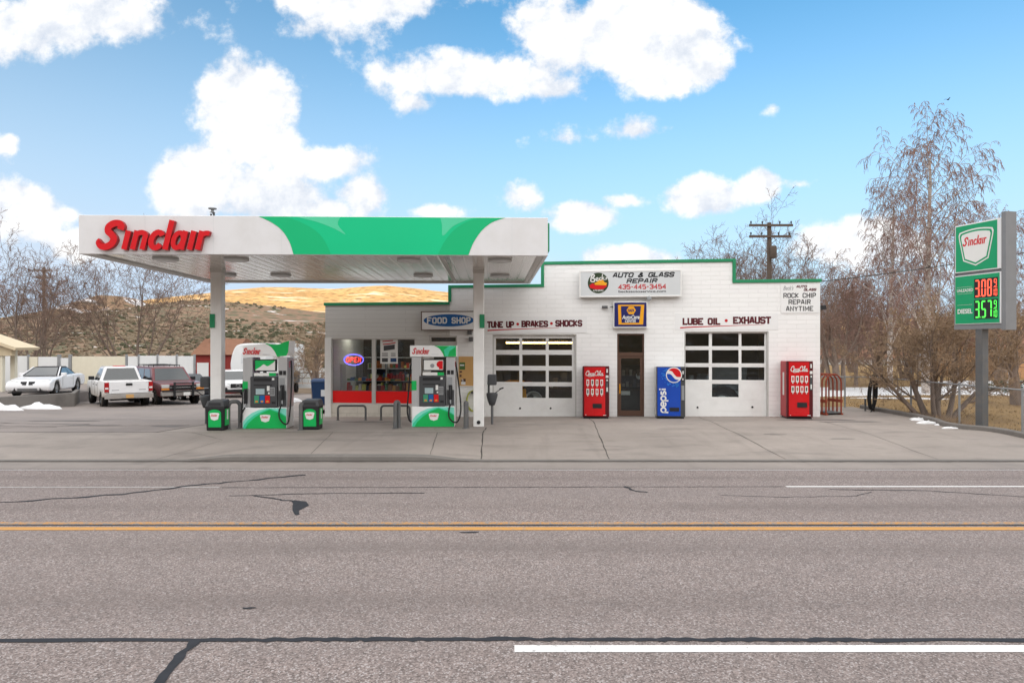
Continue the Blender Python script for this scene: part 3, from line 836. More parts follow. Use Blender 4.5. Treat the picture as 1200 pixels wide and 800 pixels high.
# planter kerb and lawn on the right
lawn_xs = frange(13.1, 90, 40); lawn_ys = frange(8, 90, 40)
sheet('lawn', M_GRASS, lawn_xs, lawn_ys, lambda x, y: .03+.05*mnoise.noise((x*.4, y*.4, 0))-.22*sm((y-40)/40))
sheet('lawn', M_GRASS, frange(9.0, 13.1, 6), frange(25.9, 90, 30), lambda x, y: .03+.05*mnoise.noise((x*.4, y*.4, 0))-.22*sm((y-40)/40))
pk = MB()
ppts = [(12.95, 8), (12.95, 16.5), (12.93, 18.4), (12.55, 19.0), (12.45, 19.8), (12.75, 20.7), (12.93, 21.8), (12.95, 23), (12.95, 25.4)]
Q = [Vector((p.x, p.y)) for p in catmull([(a, b, 0) for a, b in ppts], 4)]
vs = []
for i, p in enumerate(Q):
    t = (Q[min(i+1, len(Q)-1)]-Q[max(i-1, 0)]).normalized(); nn = Vector((t.y, -t.x))
    g = gz(min(p.x, 12.9), p.y)
    for (o, z) in ((-.02, g-.1), (-.015, g+.10), (.01, g+.125), (.15, g+.125), (.17, g-.1)):
        q = p+nn*o; vs.append((q.x, q.y, z+.012*mnoise.noise((p.y*1.7, 3, 0))))
pk.add(vs, [(i*5+k, i*5+k+1, (i+1)*5+k+1, (i+1)*5+k) for i in range(len(Q)-1) for k in range(4)], 0)
tag_s(pk.build('planter_kerb', M_KERB))

def snow_patch(cx, cy, rx, ry, h, zf, seed, n=26, rings=7):
    mb = MB(); r = random.Random(seed); ph = [r.uniform(0, 6.28) for _ in range(4)]
    vs = [(cx, cy, zf(cx, cy)+h)]; fs = []
    for j in range(1, rings+1):
        t = j/rings
        for k in range(n):
            a = 2*PI*k/n; q = 1+.25*math.sin(2*a+ph[0])+.18*math.sin(3*a+ph[1])+.14*math.sin(5*a+ph[2])+.08*math.sin(9*a+ph[3])
            x, y = cx+rx*q*t*math.cos(a), cy+ry*q*t*math.sin(a)
            z = zf(x, y)+h*(1-t**3)*(.6+.9*abs(mnoise.noise((x*1.8/max(.4, min(rx, ry))**.5, y*1.8, seed))))-(.03 if j == rings else 0)
            vs.append((x, y, z))
    for k in range(n): fs.append((0, 1+k, 1+(k+1) % n))
    for j in range(rings-1):
        for k in range(n):
            a = 1+j*n+k; b = 1+j*n+(k+1) % n; fs.append((a, a+n, b+n, b))
    mb.add(vs, fs, 0, True)
    o = mb.build('snow', M_SNOW); o['kind'] = 'stuff'; return o
lz = lambda x, y: .02-.22*sm((y-40)/40)
for i, (cx, cy_, rx, ry, h) in enumerate([(24, 36, 10.5, 5.0, .12), (16.5, 37.5, 4.5, 3.6, .10), (33, 43, 9, 4.5, .12), (14.8, 33.5, 2.6, .8, .06), (40, 34, 7, 5, .12), (17.5, 31.2, 2.2, .6, .05)]):
    snow_patch(cx, cy_, rx, ry, h, lz, 60+i)
for i, (cx, cy_, rx, ry, h) in enumerate([(12.75, 21.4, .30, .20, .09), (12.45, 20.4, .26, .20, .10), (12.75, 20.0, .35, .15, .07), (12.35, 19.2, .22, .12, .05)]):
    snow_patch(cx, cy_, rx, ry, h, gz, 70+i)
for i, (cx, cy_, rx, ry, h) in enumerate([(-21.6, 28.5, 1.1, .40, .30), (-20.4, 29.5, .8, .35, .26), (-22.8, 28.1, 1.0, .4, .24), (-8.6, 33.5, 1.3, .5, .55), (-12.0, 36, 1.0, .4, .35)]):
    snow_patch(cx, cy_, rx, ry, h, gz, 80+i)

# ---- hills
def interp(tab, x):
    if x <= tab[0][0]: return tab[0][1]
    for (a, b), (c, d) in zip(tab, tab[1:]):
        if x <= c: return b+(d-b)*sm((x-a)/(c-a))*.5+(d-b)*((x-a)/(c-a))*.5
    return tab[-1][1]
def hill(name, m, D, tab, d0, d1, xr, nx, ny, amp, nscale, power=1.4):
    """a ridge whose crest stands at distance D; tab gives crest height over the x axis"""
    xs = frange(xr[0], xr[1], nx); ys = frange(d0, d1, ny)
    def zf(x, y):
        c = interp(tab, x)
        t = (y-d0)/(D-d0)
        s = max(0, t)**power if t <= 1 else max(0.0, 1-((y-D)/(d1-D))**2*.8)
        e = mnoise.fractal((x*nscale, y*nscale, 1.7), 1.0, 2.0, 5)
        e2 = mnoise.fractal((x*nscale*4, y*nscale*4, 5.1), 1.0, 2.0, 4)
        return -1.0+(c+1.0)*s+(amp*e*min(1, .1+s)+amp*.22*e2*s)*(1 if abs(t-1) > .12 else .35+.65*abs(t-1)/.12)
    return sheet(name, m, xs, ys, zf)
px2x = lambda px, D: (px-600)*D/800
py2z = lambda py, D: EYE+(405-py)*D/800
M_HILL1 = m_terrain('sage_hillside', (.30, .185, .125), (.23, .175, .115), (.70, .66, .64), .60, .64, .022, shrub=(.125, .115, .072), shrub_s=.20, shrub_lo=.42, snow_s=.05)
M_HILL2 = m_terrain('dry_grass_mountain', (.62, .40, .175), (.43, .25, .10), (.74, .60, .42), .54, .62, .010, shrub=(.24, .15, .065), shrub_s=.075, shrub_lo=.36, snow_s=.012)
M_HILL3 = m_terrain('rocky_peak', (.33, .215, .135), (.24, .16, .10), (.72, .70, .70), .55, .60, .02, shrub=(.09, .075, .045), shrub_s=.14, shrub_lo=.30, snow_s=.03)
t1 = [(px2x(px, 260), py2z(py, 260)) for px, py in [(-900, 400), (-200, 396), (40, 396), (100, 384), (150, 362), (200, 354), (245, 352), (310, 358), (385, 366), (600, 380), (800, 385), (1000, 392), (1300, 392), (2200, 398)]]
hill('hillside', M_HILL1, 260, t1, 62, 380, (-520, 560), 180, 90, 2.2, .012, 1.35)
t3 = [(px2x(px, 300), py2z(py, 300)) for px, py in [(-600, 392), (20, 392), (62, 384), (90, 366), (115, 346), (128, 346), (150, 358), (220, 370), (400, 400)]]
hill('rocky_peak', M_HILL3, 300, t3, 180, 420, (-420, -60), 90, 60, 2.0, .02, 1.0)
t2 = [(px2x(px, 1100), py2z(py, 1100)) for px, py in [(-1200, 372), (-200, 384), (20, 388), (100, 384), (180, 366), (235, 350), (265, 338), (310, 335), (400, 338), (455, 336), (530, 344), (640, 360), (800, 374), (1000, 376), (1150, 372), (1400, 366), (2400, 350)]]
hill('mountain', M_HILL2, 1100, t2, 430, 1700, (-2100, 2100), 200, 90, 9, .0035, 1.0)
# the ridge the valley lies behind: it holds the low sun off the road and the forecourt
def west_ridge():
    d = Vector((SUN_DIR.x, SUN_DIR.y)).normalized(); p = Vector((-d.y, d.x)); c = d*760
    mb = MB(); vs = []; n, k = 60, 16
    for i in range(n+1):
        u = lerp(-1700, 1700, i/n)
        for j in range(k+1):
            w = lerp(-420, 420, j/k); s = math.cos(w/420*PI/2)**1.3 if abs(w) < 420 else 0
            q = c+p*u+d*w
            H = 201+4*mnoise.noise((u*.004, 2, 0))
            vs.append((q.x, q.y, -1+H*s+(6*mnoise.fractal((q.x*.01, q.y*.01, 0), 1, 2, 4)*(1-s) if s < .97 else 0)))
    mb.add(vs, [(i*(k+1)+j, (i+1)*(k+1)+j, (i+1)*(k+1)+j+1, i*(k+1)+j+1) for i in range(n) for j in range(k)], 0, True)
    tag_s(mb.build('ridge', M_HILL1))
west_ridge()
# brush dotted over the near hillside, too many to count
def brush():
    deps = bpy.context.evaluated_depsgraph_get()
    hl = [o for o in COL.objects if o.name == 'hillside'][0]
    from mathutils.bvhtree import BVHTree
    bvh = BVHTree.FromPolygons([v.co for v in hl.data.vertices], [list(p.vertices) for p in hl.data.polygons])
    r = random.Random(77); mb = MB()
    for i in range(9000):
        D = r.uniform(72, 262); px = r.uniform(-60, 640) if r.random() < .8 else r.uniform(900, 1300)
        x = px2x(px, D)
        if mnoise.noise((x*.02, D*.02, 9)) < r.uniform(-.5, .35): continue
        h = bvh.ray_cast(Vector((x, D, 200)), Vector((0, 0, -1)))
        if h[0] is None: continue
        z = h[0].z; s = r.uniform(.22, .62)*(1.0 if D < 130 else 1.25); hh = s*r.uniform(.6, 1.1)
        mi = 0 if r.random() < (.72 if px < 245 else .42) else 1
        n = 6; vs = []
        for lv, (rr, zz) in enumerate(((.75, -.2), (1.0, .35), (.7, .8), (.12, 1.0))):
            for k in range(n):
                a = 2*PI*(k+.5*lv)/n; q = rr*s*r.uniform(.7, 1.2)
                vs.append((x+q*math.cos(a), D+q*math.sin(a), z+zz*hh*r.uniform(.85, 1.15)))
        mb.add(vs, [(l*n+k, l*n+(k+1) % n, (l+1)*n+(k+1) % n, (l+1)*n+k) for l in range(3) for k in range(n)], mi)
    o = mb.build('hillside_brush', [M_SHRUB, M_JUNI], fix=False); o['kind'] = 'stuff'
brush()
# ------------------------------------------------------------------ the service station building
def fu(px, v=0.0):
    k = (px-600)/FPX
    return (k*(FA.y+v*FN.y)-FA.x-v*FN.x)/(FDIR.x-k*FDIR.y)
def fD(px, v=0.0): return FA.y+fu(px, v)*FDIR.y+v*FN.y
def fz(px, py, v=0.0): return EYE+(HOR-py)*fD(px, v)/FPX
def fp(u, v, z): q = FA+FDIR*u+FN*v; return Vector((q.x, q.y, z))
def fgz(u, v=-.3): q = fp(u, v, 0); return gz(q.x, q.y)

bld = thing('service_station', 'long white block service station with green stepped parapet trim and two glazed garage doors', 'building', (FA.x, FA.y, 0), FROT)
T = .22
U527, U637, U860 = fu(527), fu(636), fu(860)
ZS, ZM, ZT, ZR = fz(455, 357.5), fz(580, 337), fz(750, 308.5), fz(910, 331)
tops = [(0, U527, ZS), (U527, U637, ZM), (U637, U860, ZT), (U860, FLEN, ZR)]
opens = {
    'window': (fu(388.3), fu(486.6), fz(437, 473.2), fz(437, 396.5)),
    'shop_door': (fu(503), fu(535.5), -.14, fz(519, 393.5)),
    'garage1': (fu(577), fu(675.5), -.14, fz(626, 391.8)),
    'entry': (fu(723.2), fu(755), -.14, fz(739, 390.8)),
    'garage2': (fu(801.8), fu(900.8), -.14, fz(851, 388.3)),
}
def wall_cells(mb, u0, u1, ztop, v0, v1, zbot=-.45, mi=0):
    us = sorted({u0, u1}|{u for o in opens.values() for u in o[:2] if u0 < u < u1})
    for a, b in zip(us, us[1:]):
        mid = (a+b)/2; segs = [(zbot, ztop)]
        for (o0, o1, z0, z1) in opens.values():
            if o0 <= mid <= o1:
                new = []
                for (p, q) in segs:
                    if z0 > p: new.append((p, min(q, z0)))
                    if z1 < q: new.append((max(p, z1), q))
                segs = [s_ for s_ in new if s_[1]-s_[0] > .001]
        # the strip below a door sill is the ground: drop it
        for (p, q) in segs:
            if q < -.1: continue
            mb.box(a, v0, p, b, v1, q, mi)
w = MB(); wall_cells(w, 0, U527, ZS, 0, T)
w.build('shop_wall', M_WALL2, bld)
w = MB()
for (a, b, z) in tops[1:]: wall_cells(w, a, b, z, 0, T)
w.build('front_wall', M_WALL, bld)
pl = MB(); pl.box(.0, -.022, -.45, fu(486.6), -.002, fz(437, 473.8)); pl.box(-.001+fu(486.6), -.018, -.45, fu(502), -.002, .18)
pl.build('plinth', M_CREAM, bld)
w = MB()
w.box(0, T, -.45, T, 9, ZS); w.box(FLEN-T, T, -.45, FLEN, 13, ZR-.02); w.box(U527, 9, -.45, U527+T, 13, ZM)
w.box(U527-.001, T, ZS-.3, U527+T, 9, ZM); w.box(U637, T, ZM-.3, U637+T, 13, ZT); w.box(U860-T, T, ZR-.3, U860, 13, ZT)
w.build('side_wall', M_WALL, bld)
w = MB(); w.box(T, 8.8, -.45, U527, 9, ZS); w.box(U527+T, 12.8, -.45, FLEN-T, 13, ZR-.02)
w.build('rear_wall', M_WALL, bld)
rf = MB(); rf.box(T, T, ZS-.45, U527, 8.8, ZS-.3); rf.box(U527+T, T, ZM-.45, U637, 12.8, ZM-.3)
rf.box(U637+T, T, ZT-.5, U860-T, 12.8, ZT-.35); rf.box(U860, T, ZR-.45, FLEN-T, 12.8, ZR-.3)
rf.build('roof', M_ROOF, bld)
cp = MB(); h = .105; o = .045
cp.box(-o, -o, ZS, U527-.002, T+o, ZS+h)
cp.box(U527-.05, -o-.004, ZS+h+.002, U527+.06, T+o, ZM+h-.002); cp.box(U527+.062, -o, ZM, U637-.062, T+o, ZM+h)
cp.box(U637-.06, -o-.004, ZM, U637+.05, T+o, ZT+h-.002); cp.box(U637+.052, -o, ZT, U860-.052, T+o, ZT+h)
cp.box(U860-.05, -o-.004, ZR+.0, U860+.06, T+o, ZT+h-.002); cp.box(U860+.062, -o, ZR, FLEN+o, T+o, ZR+h)
cp.build('parapet_trim', M_TRIMG, bld, bevel=.008, seg=1)

# inside
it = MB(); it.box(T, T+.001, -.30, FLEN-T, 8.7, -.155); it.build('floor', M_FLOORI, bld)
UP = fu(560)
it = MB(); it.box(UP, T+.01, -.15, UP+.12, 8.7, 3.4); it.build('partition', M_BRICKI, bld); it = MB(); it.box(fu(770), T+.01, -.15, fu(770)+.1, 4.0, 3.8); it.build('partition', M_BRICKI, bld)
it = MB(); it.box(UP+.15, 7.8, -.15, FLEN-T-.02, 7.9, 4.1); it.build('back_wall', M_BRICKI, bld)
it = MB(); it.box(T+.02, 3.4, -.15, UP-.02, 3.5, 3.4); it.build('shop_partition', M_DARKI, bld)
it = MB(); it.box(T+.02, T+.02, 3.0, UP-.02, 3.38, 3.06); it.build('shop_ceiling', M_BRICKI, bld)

# sectional garage doors: rails, stiles and solid panels are one leaf, the glazing one child
def garage_door(key, cols, rows, holes, solid, studs):
    u0, u1, z0, z1 = opens[key]; v0 = .11
    g = u0+.045, u1-.045
    zb = min(fgz(u0), fgz(u1))-.01
    us = [g[0]]; cu = [(fu(a, v0), fu(b, v0)) for a, b in cols]
    rz = [(fz((cols[1][0]+cols[1][1])/2, b, v0), fz((cols[1][0]+cols[1][1])/2, a, v0)) for a, b in rows]
    mb = MB()
    # solid leaf with holes
    ub = sorted({g[0], g[1]}|{x for c in cu for x in c}); zz = sorted({zb, z1-.03}|{x for r_ in rz for x in r_})
    for a, b in zip(ub, ub[1:]):
        for p, q in zip(zz, zz[1:]):
            mu, mz = (a+b)/2, (p+q)/2
            hole = any(cu[i][0] < mu < cu[i][1] and rz[j][0] < mz < rz[j][1] for (i, j) in holes)
            if not hole: mb.box(a, v0, p, b, v0+.045, q)
    for j in range(len(rz)-1):       # joint between the sections
        zc = (rz[j][0]+rz[j+1][1])/2
        mb.box(g[0]+.004, v0-.006, zc+.008, g[1]-.004, v0-.0005, zc+.030)
    zl = rz[-1][0]-.09
    mb.box(g[0]+.004, v0-.006, zl, g[1]-.004, v0-.0005, zl+.012); mb.box(g[0]+.004, v0-.006, zb+.22, g[1]-.004, v0-.0005, zb+.232)
    d = mb.build('garage_door', M_WHITE, bld)
    gm = MB()
    for (i, j) in holes: gm.box(cu[i][0], v0+.018, rz[j][0], cu[i][1], v0+.024, rz[j][1])
    gm.build('glazing', M_PANE, d)
    fr = MB(); t = .045
    fr.box(u0, .02, zb, u0+t-.002, T-.02, z1); fr.box(u1-t+.002, .02, zb, u1, T-.02, z1); fr.box(u0+t, .02, z1-.028, u1-t, T-.02, z1-.001)
    fr.build('door_frame', M_ALU, d)
    for (px, py) in studs:
        st = MB(); st.lathe([(.0, -.02), (.03, -.02), (.035, 0), (.035, .004)], (fu(px), v0-.006, fz(px, py)), 12, 'y')
        st.build('lift_bolt', M_BLACK, d)
    se = MB(); se.box(g[0], v0-.004, zb-.04, g[1], v0+.05, zb-.001); se.build('bottom_seal', M_RUB, d)
    return d
garage_door('garage1', [(581, 608.6), (612, 639.6), (643, 670.3)], [(396.4, 410), (415.5, 428.6), (434, 447.5), (452.3, 466)],
            [(i, j) for i in range(3) for j in range(4) if not (i == 0 and j == 3)], None, [(609, 478.5), (645, 478.5)])
garage_door('garage2', [(803.2, 830.7), (834.3, 865.6), (868.8, 895.8)], [(390.6, 405.5), (410, 425.5), (430, 445), (449.6, 465)],
            [(i, j) for i in range(3) for j in range(4) if not (i != 1 and j == 3)], None, [(818, 477.5), (882.5, 477)])

# entry door with transom
u0, u1, z0, z1 = opens['entry']; zb = fgz((u0+u1)/2)
def framed_door(u0, u1, zb, z1, ztr, m, name, handle=True, closed=True):
    fr = MB(); t = .055; v = .07
    fr.box(u0, v, zb, u0+t, v+.09, z1); fr.box(u1-t, v, zb, u1, v+.09, z1); fr.box(u0+t+.001, v, z1-t, u1-t-.001, v+.09, z1)
    fr.box(u0+t+.001, v, ztr, u1-t-.001, v+.09, ztr+.12)
    d = fr.build(name, m, bld)
    if closed:
        lf = MB(); a, b = u0+t+.006, u1-t-.006; s = .075
        lf.box(a, v+.02, zb+.01, a+s, v+.065, ztr-.006); lf.box(b-s, v+.02, zb+.01, b, v+.065, ztr-.006)
        lf.box(a+s+.001, v+.02, ztr-.006-s, b-s-.001, v+.065, ztr-.006); lf.box(a+s+.001, v+.02, zb+.01, b-s-.001, v+.065, zb+.20)
        l = lf.build('door_leaf', m, d)
        gm = MB(); gm.box(a+s, v+.04, zb+.2, b-s, v+.046, ztr-s-.006); gm.build('pane', M_PANE, l)
        if handle:
            hm = MB(); hm.box(a+.018, v-.035, zb+.78, a+.05, v-.018, zb+1.12); hm.box(a+.026, v-.018, zb+.82, a+.042, v+.019, zb+.84); hm.box(a+.026, v-.018, zb+1.06, a+.042, v+.019, zb+1.08)
            hm.build('handle', M_YEL, l, bevel=.004, seg=1)
    gm = MB(); gm.box(u0+t, v+.04, ztr+.12, u1-t, v+.046, z1-t); gm.build('transom_pane', M_PANE, d)
    sl = MB(); sl.box(u0, .0, zb-.05, u1, v+.1, zb+.004); sl.build('sill', M_KERB, d)
framed_door(u0, u1, zb, z1, fz(739, 417), M_BRONZE, 'entry_door')
u0, u1, z0, z1 = opens['shop_door']; zb = fgz((u0+u1)/2)
framed_door(u0, u1, zb, z1, z1-.32, M_ALU, 'shop_door')

# shop window
u0, u1, z0, z1 = opens['window']; um0, um1 = fu(435.7), fu(440)
zp = fz(437, 458.2)
fr = MB(); v = .03; t = .035
fr.box(u0, v, z0, u0+t, v+.1, z1); fr.box(u1-t, v, z0, u1, v+.1, z1); fr.box(um0, v-.03, z0, um1, v+.1, z1)
for a, b in ((u0+t, um0), (um1, u1-t)):
    fr.box(a+.001, v, z1-.04, b-.001, v+.1, z1); fr.box(a+.001, v, z0, b-.001, v+.1, z0+.03)
sw = fr.build('shop_window', M_ALU, bld)
for a, b in ((u0+t, um0), (um1, u1-t)):
    gm = MB(); gm.box(a, v+.05, zp, b, v+.056, z1-.04); gm.build('pane', M_PANE, sw)
    rp = MB(); rp.box(a+.002, v+.012, z0+.032, b-.002, v+.07, zp); rp.build('lower_panel', M_REDPAN, sw)
pil = MB(); pil.box(0.002, -.05, -.45, fu(388.3), -.003, z1+.02); pil.build('corner_pilaster', M_WHITE, bld)

# small fixtures on the wall
def fixture(px, py, name, label, cat, kind):
    u = fu(px); z = fz(px, py); p = fp(u, 0, z)
    t = thing(name, label, cat, p, FROT)
    b = MB(); b.box(-.05, -.03, -.05, .05, -.001, .05); b.build('mounting_plate', M_GREYP, t)
    hd = MB()
    if kind == 'flood':
        hd.tube([(0, -.03, 0), (0, -.12, -.03)], .018, 8); hd.lathe([(.03, 0), (.06, -.05), (.085, -.16), (.078, -.165), (0, -.15)], (0, -.10, -.02), 14, 'y')
        hd.build('lamp_head', M_STEEL2, t)
    elif kind == 'box':
        hd.box(-.07, -.16, -.09, .07, -.031, .07); hd.build('lamp_head', M_STEEL, t, bevel=.015)
    else:
        hd.tube([(-.0, -.03, 0), (-.12, -.10, -.01)], .016, 8); hd.lathe([(0, 0), (.045, 0), (.045, -.2), (0, -.2)], (-.2, -.10, -.01), 12, 'x'); hd.build('camera_body', M_STEEL, t)
fixture(760, 349.5, 'floodlight', 'small grey floodlight just under the wide auto repair sign', 'light', 'flood')
fixture(719, 359.5, 'wall_camera', 'small grey camera at the upper left edge of the navy sign', 'camera', 'cam')
fixture(551, 389, 'wall_lamp', 'small dark wall lamp below the blue oval shop sign', 'light', 'box')
fixture(552.5, 397, 'alarm_box', 'small grey box on the wall right of the shop door', 'box', 'box')
p = fp(FLEN, .12, fz(961, 360)); t = thing('gable_lamp', 'small black lamp sticking out from the right end wall', 'light', p, FROT)
b = MB(); b.box(0.001, -.05, -.05, .03, .05, .05); b.build('mounting_plate', M_STEEL, t)
b = MB(); b.tube([(.03, 0, 0), (.11, 0, .04)], .02, 8); b.hexa([(.08, -.09, -.09), (.22, -.09, -.06), (.22, .09, -.06), (.08, .09, -.09), (.07, -.08, .06), (.20, -.08, .07), (.20, .08, .07), (.07, .08, .06)]); b.build('lamp_head', M_BLACK, t)

# things seen through the glass
def inner(name, label, cat, px, v, z=-.15, rz=0, group=None):
    return thing(name, label, cat, fp(fu(px, v), v, z), FROT+rz, group)
# shop counter with goods
t = inner('display_counter', 'long low display counter behind the shop windows full of snacks', 'counter', 447, .55)
cw = 1.30
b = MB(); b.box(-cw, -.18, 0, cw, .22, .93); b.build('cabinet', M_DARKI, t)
b = MB(); b.box(-cw, -.20, 1.29, cw, .22, 1.31); b.box(-cw, -.2, .931, cw, .22, .95); b.build('shelf', M_STEEL2, t)
rnd = random.Random(8)
cols = [lin(190, 60, 30), lin(225, 150, 60), lin(180, 40, 40), lin(200, 190, 180), lin(60, 60, 70), lin(80, 110, 60), lin(150, 90, 50), lin(220, 210, 120), lin(40, 70, 110), lin(110, 40, 30)]
MG = [mat('snack_wrapper', c, .4, var=.4, vs=22) for c in cols]
base = fp(fu(447, .55), .55, -.15)
x = -cw+.05; n = 0
names = ['red', 'amber', 'crimson', 'white', 'charcoal', 'green', 'brown', 'yellow', 'blue', 'dark red']
for row, zz in ((0, .95), (1, 1.31)):
    x = -cw+.03
    while x < cw-.12:
        wd = rnd.uniform(.09, .17); hh = rnd.uniform(.17, .30) if row == 0 else rnd.uniform(.05, .14)
        k = rnd.randrange(10) if x < 0 else rnd.choice([0, 1, 6, 6, 9, 2, 1, 5])
        q = fp(fu(447, .55)+x+wd/2, .55-.10, -.15+zz)
        mb = MB(); mb.hexa([(-wd/2+.004, -.08, 0), (wd/2-.004, -.08, 0), (wd/2-.004, .08, 0), (-wd/2+.004, .08, 0), (-wd/2+.01, -.06, hh), (wd/2-.01, -.06, hh), (wd/2-.01, .07, hh), (-wd/2+.01, .07, hh)])
        o_ = mb.build('snack_packet', MG[k], None, q, (0, 0, FROT))
        tag(o_, '%s snack packet among the goods on the window counter' % names[k], 'snack packet', 'snack packets on the shop counter')
        x += wd; n += 1
t = inner('back_shelves', 'lit shelves of small goods at the back of the shop', 'shelves', 452, 2.9)
b = MB()
for zz in (.3, .75, 1.2, 1.65, 2.1): b.box(-1.3, 0, zz, 1.3, .35, zz+.03)
for xx in (-1.32, 0, 1.30): b.box(xx, 0, 0, xx+.03, .36, 2.3)
b.build('frame', M_GREYP, t)
r_ = random.Random(12)
for zz in (.75, 1.2, 1.65):
    b = MB(); xx = -1.25
    while xx < 1.15:
        a = r_.uniform(.06, .16); b.box(xx, .04, zz+.031, xx+a-.01, .3, zz+.031+r_.uniform(.12, .32), r_.randrange(10)); xx += a
    b.build('goods', MG, t)
t = inner('wire_rack', 'wire rack of red packets standing behind the counter in the right shop window', 'rack', 464, .95, -.15)
b = MB()
for xx in (-.35, .35): b.tube([(xx, 0, 0), (xx, 0, 1.75)], .012, 6)
for zz in (1.35, 1.55, 1.75): b.tube([(-.35, 0, zz), (.35, 0, zz)], .010, 6)
b.build('rack_frame', M_STEEL2, t)
b = MB()
for i in range(6): b.box(-.32+i*.11, -.06, 1.36, -.23+i*.11, .06, 1.52+.05*math.sin(i*2))
b.build('packets', MG[2], t)
t = inner('drinks_cooler', 'tall dark drinks cooler at the back of the shop', 'cooler', 408, 2.6)
b = MB(); b.box(-.7, 0, 0, .7, .6, 2.1); b.build('cabinet', M_DARKI, t, bevel=.02)
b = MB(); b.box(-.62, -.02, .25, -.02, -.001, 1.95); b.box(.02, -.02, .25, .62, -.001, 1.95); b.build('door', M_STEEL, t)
t = inner('grey_cabinet', 'pale grey cabinet standing just inside the left shop window', 'cabinet', 396, .9)
b = MB(); b.box(-.16, 0, 0, .16, .4, 1.9); b.build('body', M_GREYP, t, bevel=.01)
b = MB(); b.box(-.13, -.015, .1, .13, -.001, 1.8); b.build('door', M_ALU, t)
# poster in the right window
q = fp(fu(457.5), .055, 0); t = thing('window_poster', 'white poster with a red headline taped inside the right shop window', 'poster', (q.x, q.y, 0), FROT)
X = lambda px: fu(px, .055)-fu(457.5, .055); Z = lambda py: fz(457.5, py, .055)
b = MB(); b.box(X(445), .008, Z(426), X(465.5), .014, Z(397)); b.build('sheet', M_PAPER, t)
b = MB()
for (a, c, d, e_) in ((447.5, 460, 399, 400), (448, 463, 401.2, 403.4)): b.stroke([(X(a), Z(e_)), (X((a+c)/2), Z(e_)+.02), (X(c), Z(d)+.0)], .035, .004)
b.build('headline', M_REDTXT, t)
b = MB(); b.poly([(X(449), Z(411)), (X(462), Z(409)), (X(462), Z(403.5)), (X(449), Z(405))], .004); b.build('dark_picture', M_DKGREY, t)
b = MB(); b.box(X(447), .003, Z(424), X(454), .0035, Z(419.5)); b.build('small_picture', M_DKGREY, t)
b = MB(); b.box(X(457), .003, Z(424), X(464), .0035, Z(419.5)); b.build('blue_picture', MG[8], t)
b = MB()
for i in range(3): b.box(X(447), .003, Z(414.2+i*1.5), X(454), .0035, Z(413.6+i*1.5)); b.box(X(457.5), .003, Z(414.2+i*1.5), X(463), .0035, Z(413.6+i*1.5))
b.build('small_print', M_TEXT, t)
# neon OPEN sign
q = fp(fu(414.5, .12), .12, fz(414.5, 421.5)); t = thing('open_sign', 'glowing neon OPEN sign in red and blue in the left shop window', 'neon sign', q, FROT)
sc_ = fD(414)/FPX
b = MB(); b.tube([(11.8*sc_*math.cos(2*PI*k/40), 0, 6.3*sc_*math.sin(2*PI*k/40)) for k in range(41)], .014, 8, caps=False); b.build('blue_oval', M_NEONB, t)
b = MB(); hh = 2.9*sc_
def ng(pts, dx): b.tube([(dx*sc_+p[0]*hh*.62+p[1]*hh*.15, -.01, p[1]*hh) for p in pts], .016, 6)
ng([(math.cos(2*PI*k/16), math.sin(2*PI*k/16)) for k in range(17)], -7.0)
ng([(-.7, -1), (-.7, 1), (.3, 1), (.75, .6), (.75, .2), (.3, -.1), (-.7, -.1)], -2.3)
ng([(.8, -1), (-.7, -1), (-.7, 1), (.8, 1)], 2.6); ng([(-.7, 0), (.5, 0)], 2.6)
ng([(-.8, -1), (-.8, 1), (.8, -1), (.8, 1)], 7.2)
b.build('red_letters', M_NEONR, t)
b = MB(); b.box(-.2, .02, -.01, .2, .04, .01); b.tube([(0, .03, 0), (0, .03, .55)], .004, 5); b.build('hanger', M_BLACK, t)
# garage: strip lights, big wheel, benches
for i, (px, v, L_, lab) in enumerate(((622, 2.2, .95, 'left warm strip light hanging inside the left garage bay'), (657, 2.8, .85, 'right warm strip light hanging inside the left garage bay'))):
    t = inner('strip_light', lab, 'light', px, v, fz(px, 401.5, v), group='strip lights in the left garage bay')
    b = MB(); b.box(-L_, -.07, .03, L_, .07, .09)
    for xx in (-L_*.8, L_*.8): b.tube([(xx, 0, .09), (xx, 0, .8)], .006, 5)
    b.build('housing', M_WHITE, t)
    b = MB(); b.tube([(-L_, 0, 0), (L_, 0, 0)], .03, 10); b.build('tube', M_FLUO, t)
def tyre_mesh(mb, R_, wd, rin, c=(0, 0, 0), axis='y', n=28, mi=0):
    mb.lathe([(rin, -wd/2), (R_*.93, -wd/2), (R_, -wd*.32), (R_, wd*.32), (R_*.93, wd/2), (rin, wd/2)], c, n, axis, mi)
for i, (px, v, lab) in enumerate(((414, 1.6, 'left ceiling strip light inside the shop'), (465, 1.6, 'right ceiling strip light inside the shop'), (522, 1.3, 'ceiling strip light just inside the shop door'))):
    t = inner('strip_light', lab, 'light', px, v, 2.92, group='strip lights in the shop')
    b = MB(); b.box(-.6, -.09, 0, .6, .09, .075); b.build('housing', M_WHITE, t)
    b = MB(); b.box(-.56, -.06, -.02, .56, .06, -.001); b.build('tube', M_SHOPL, t)
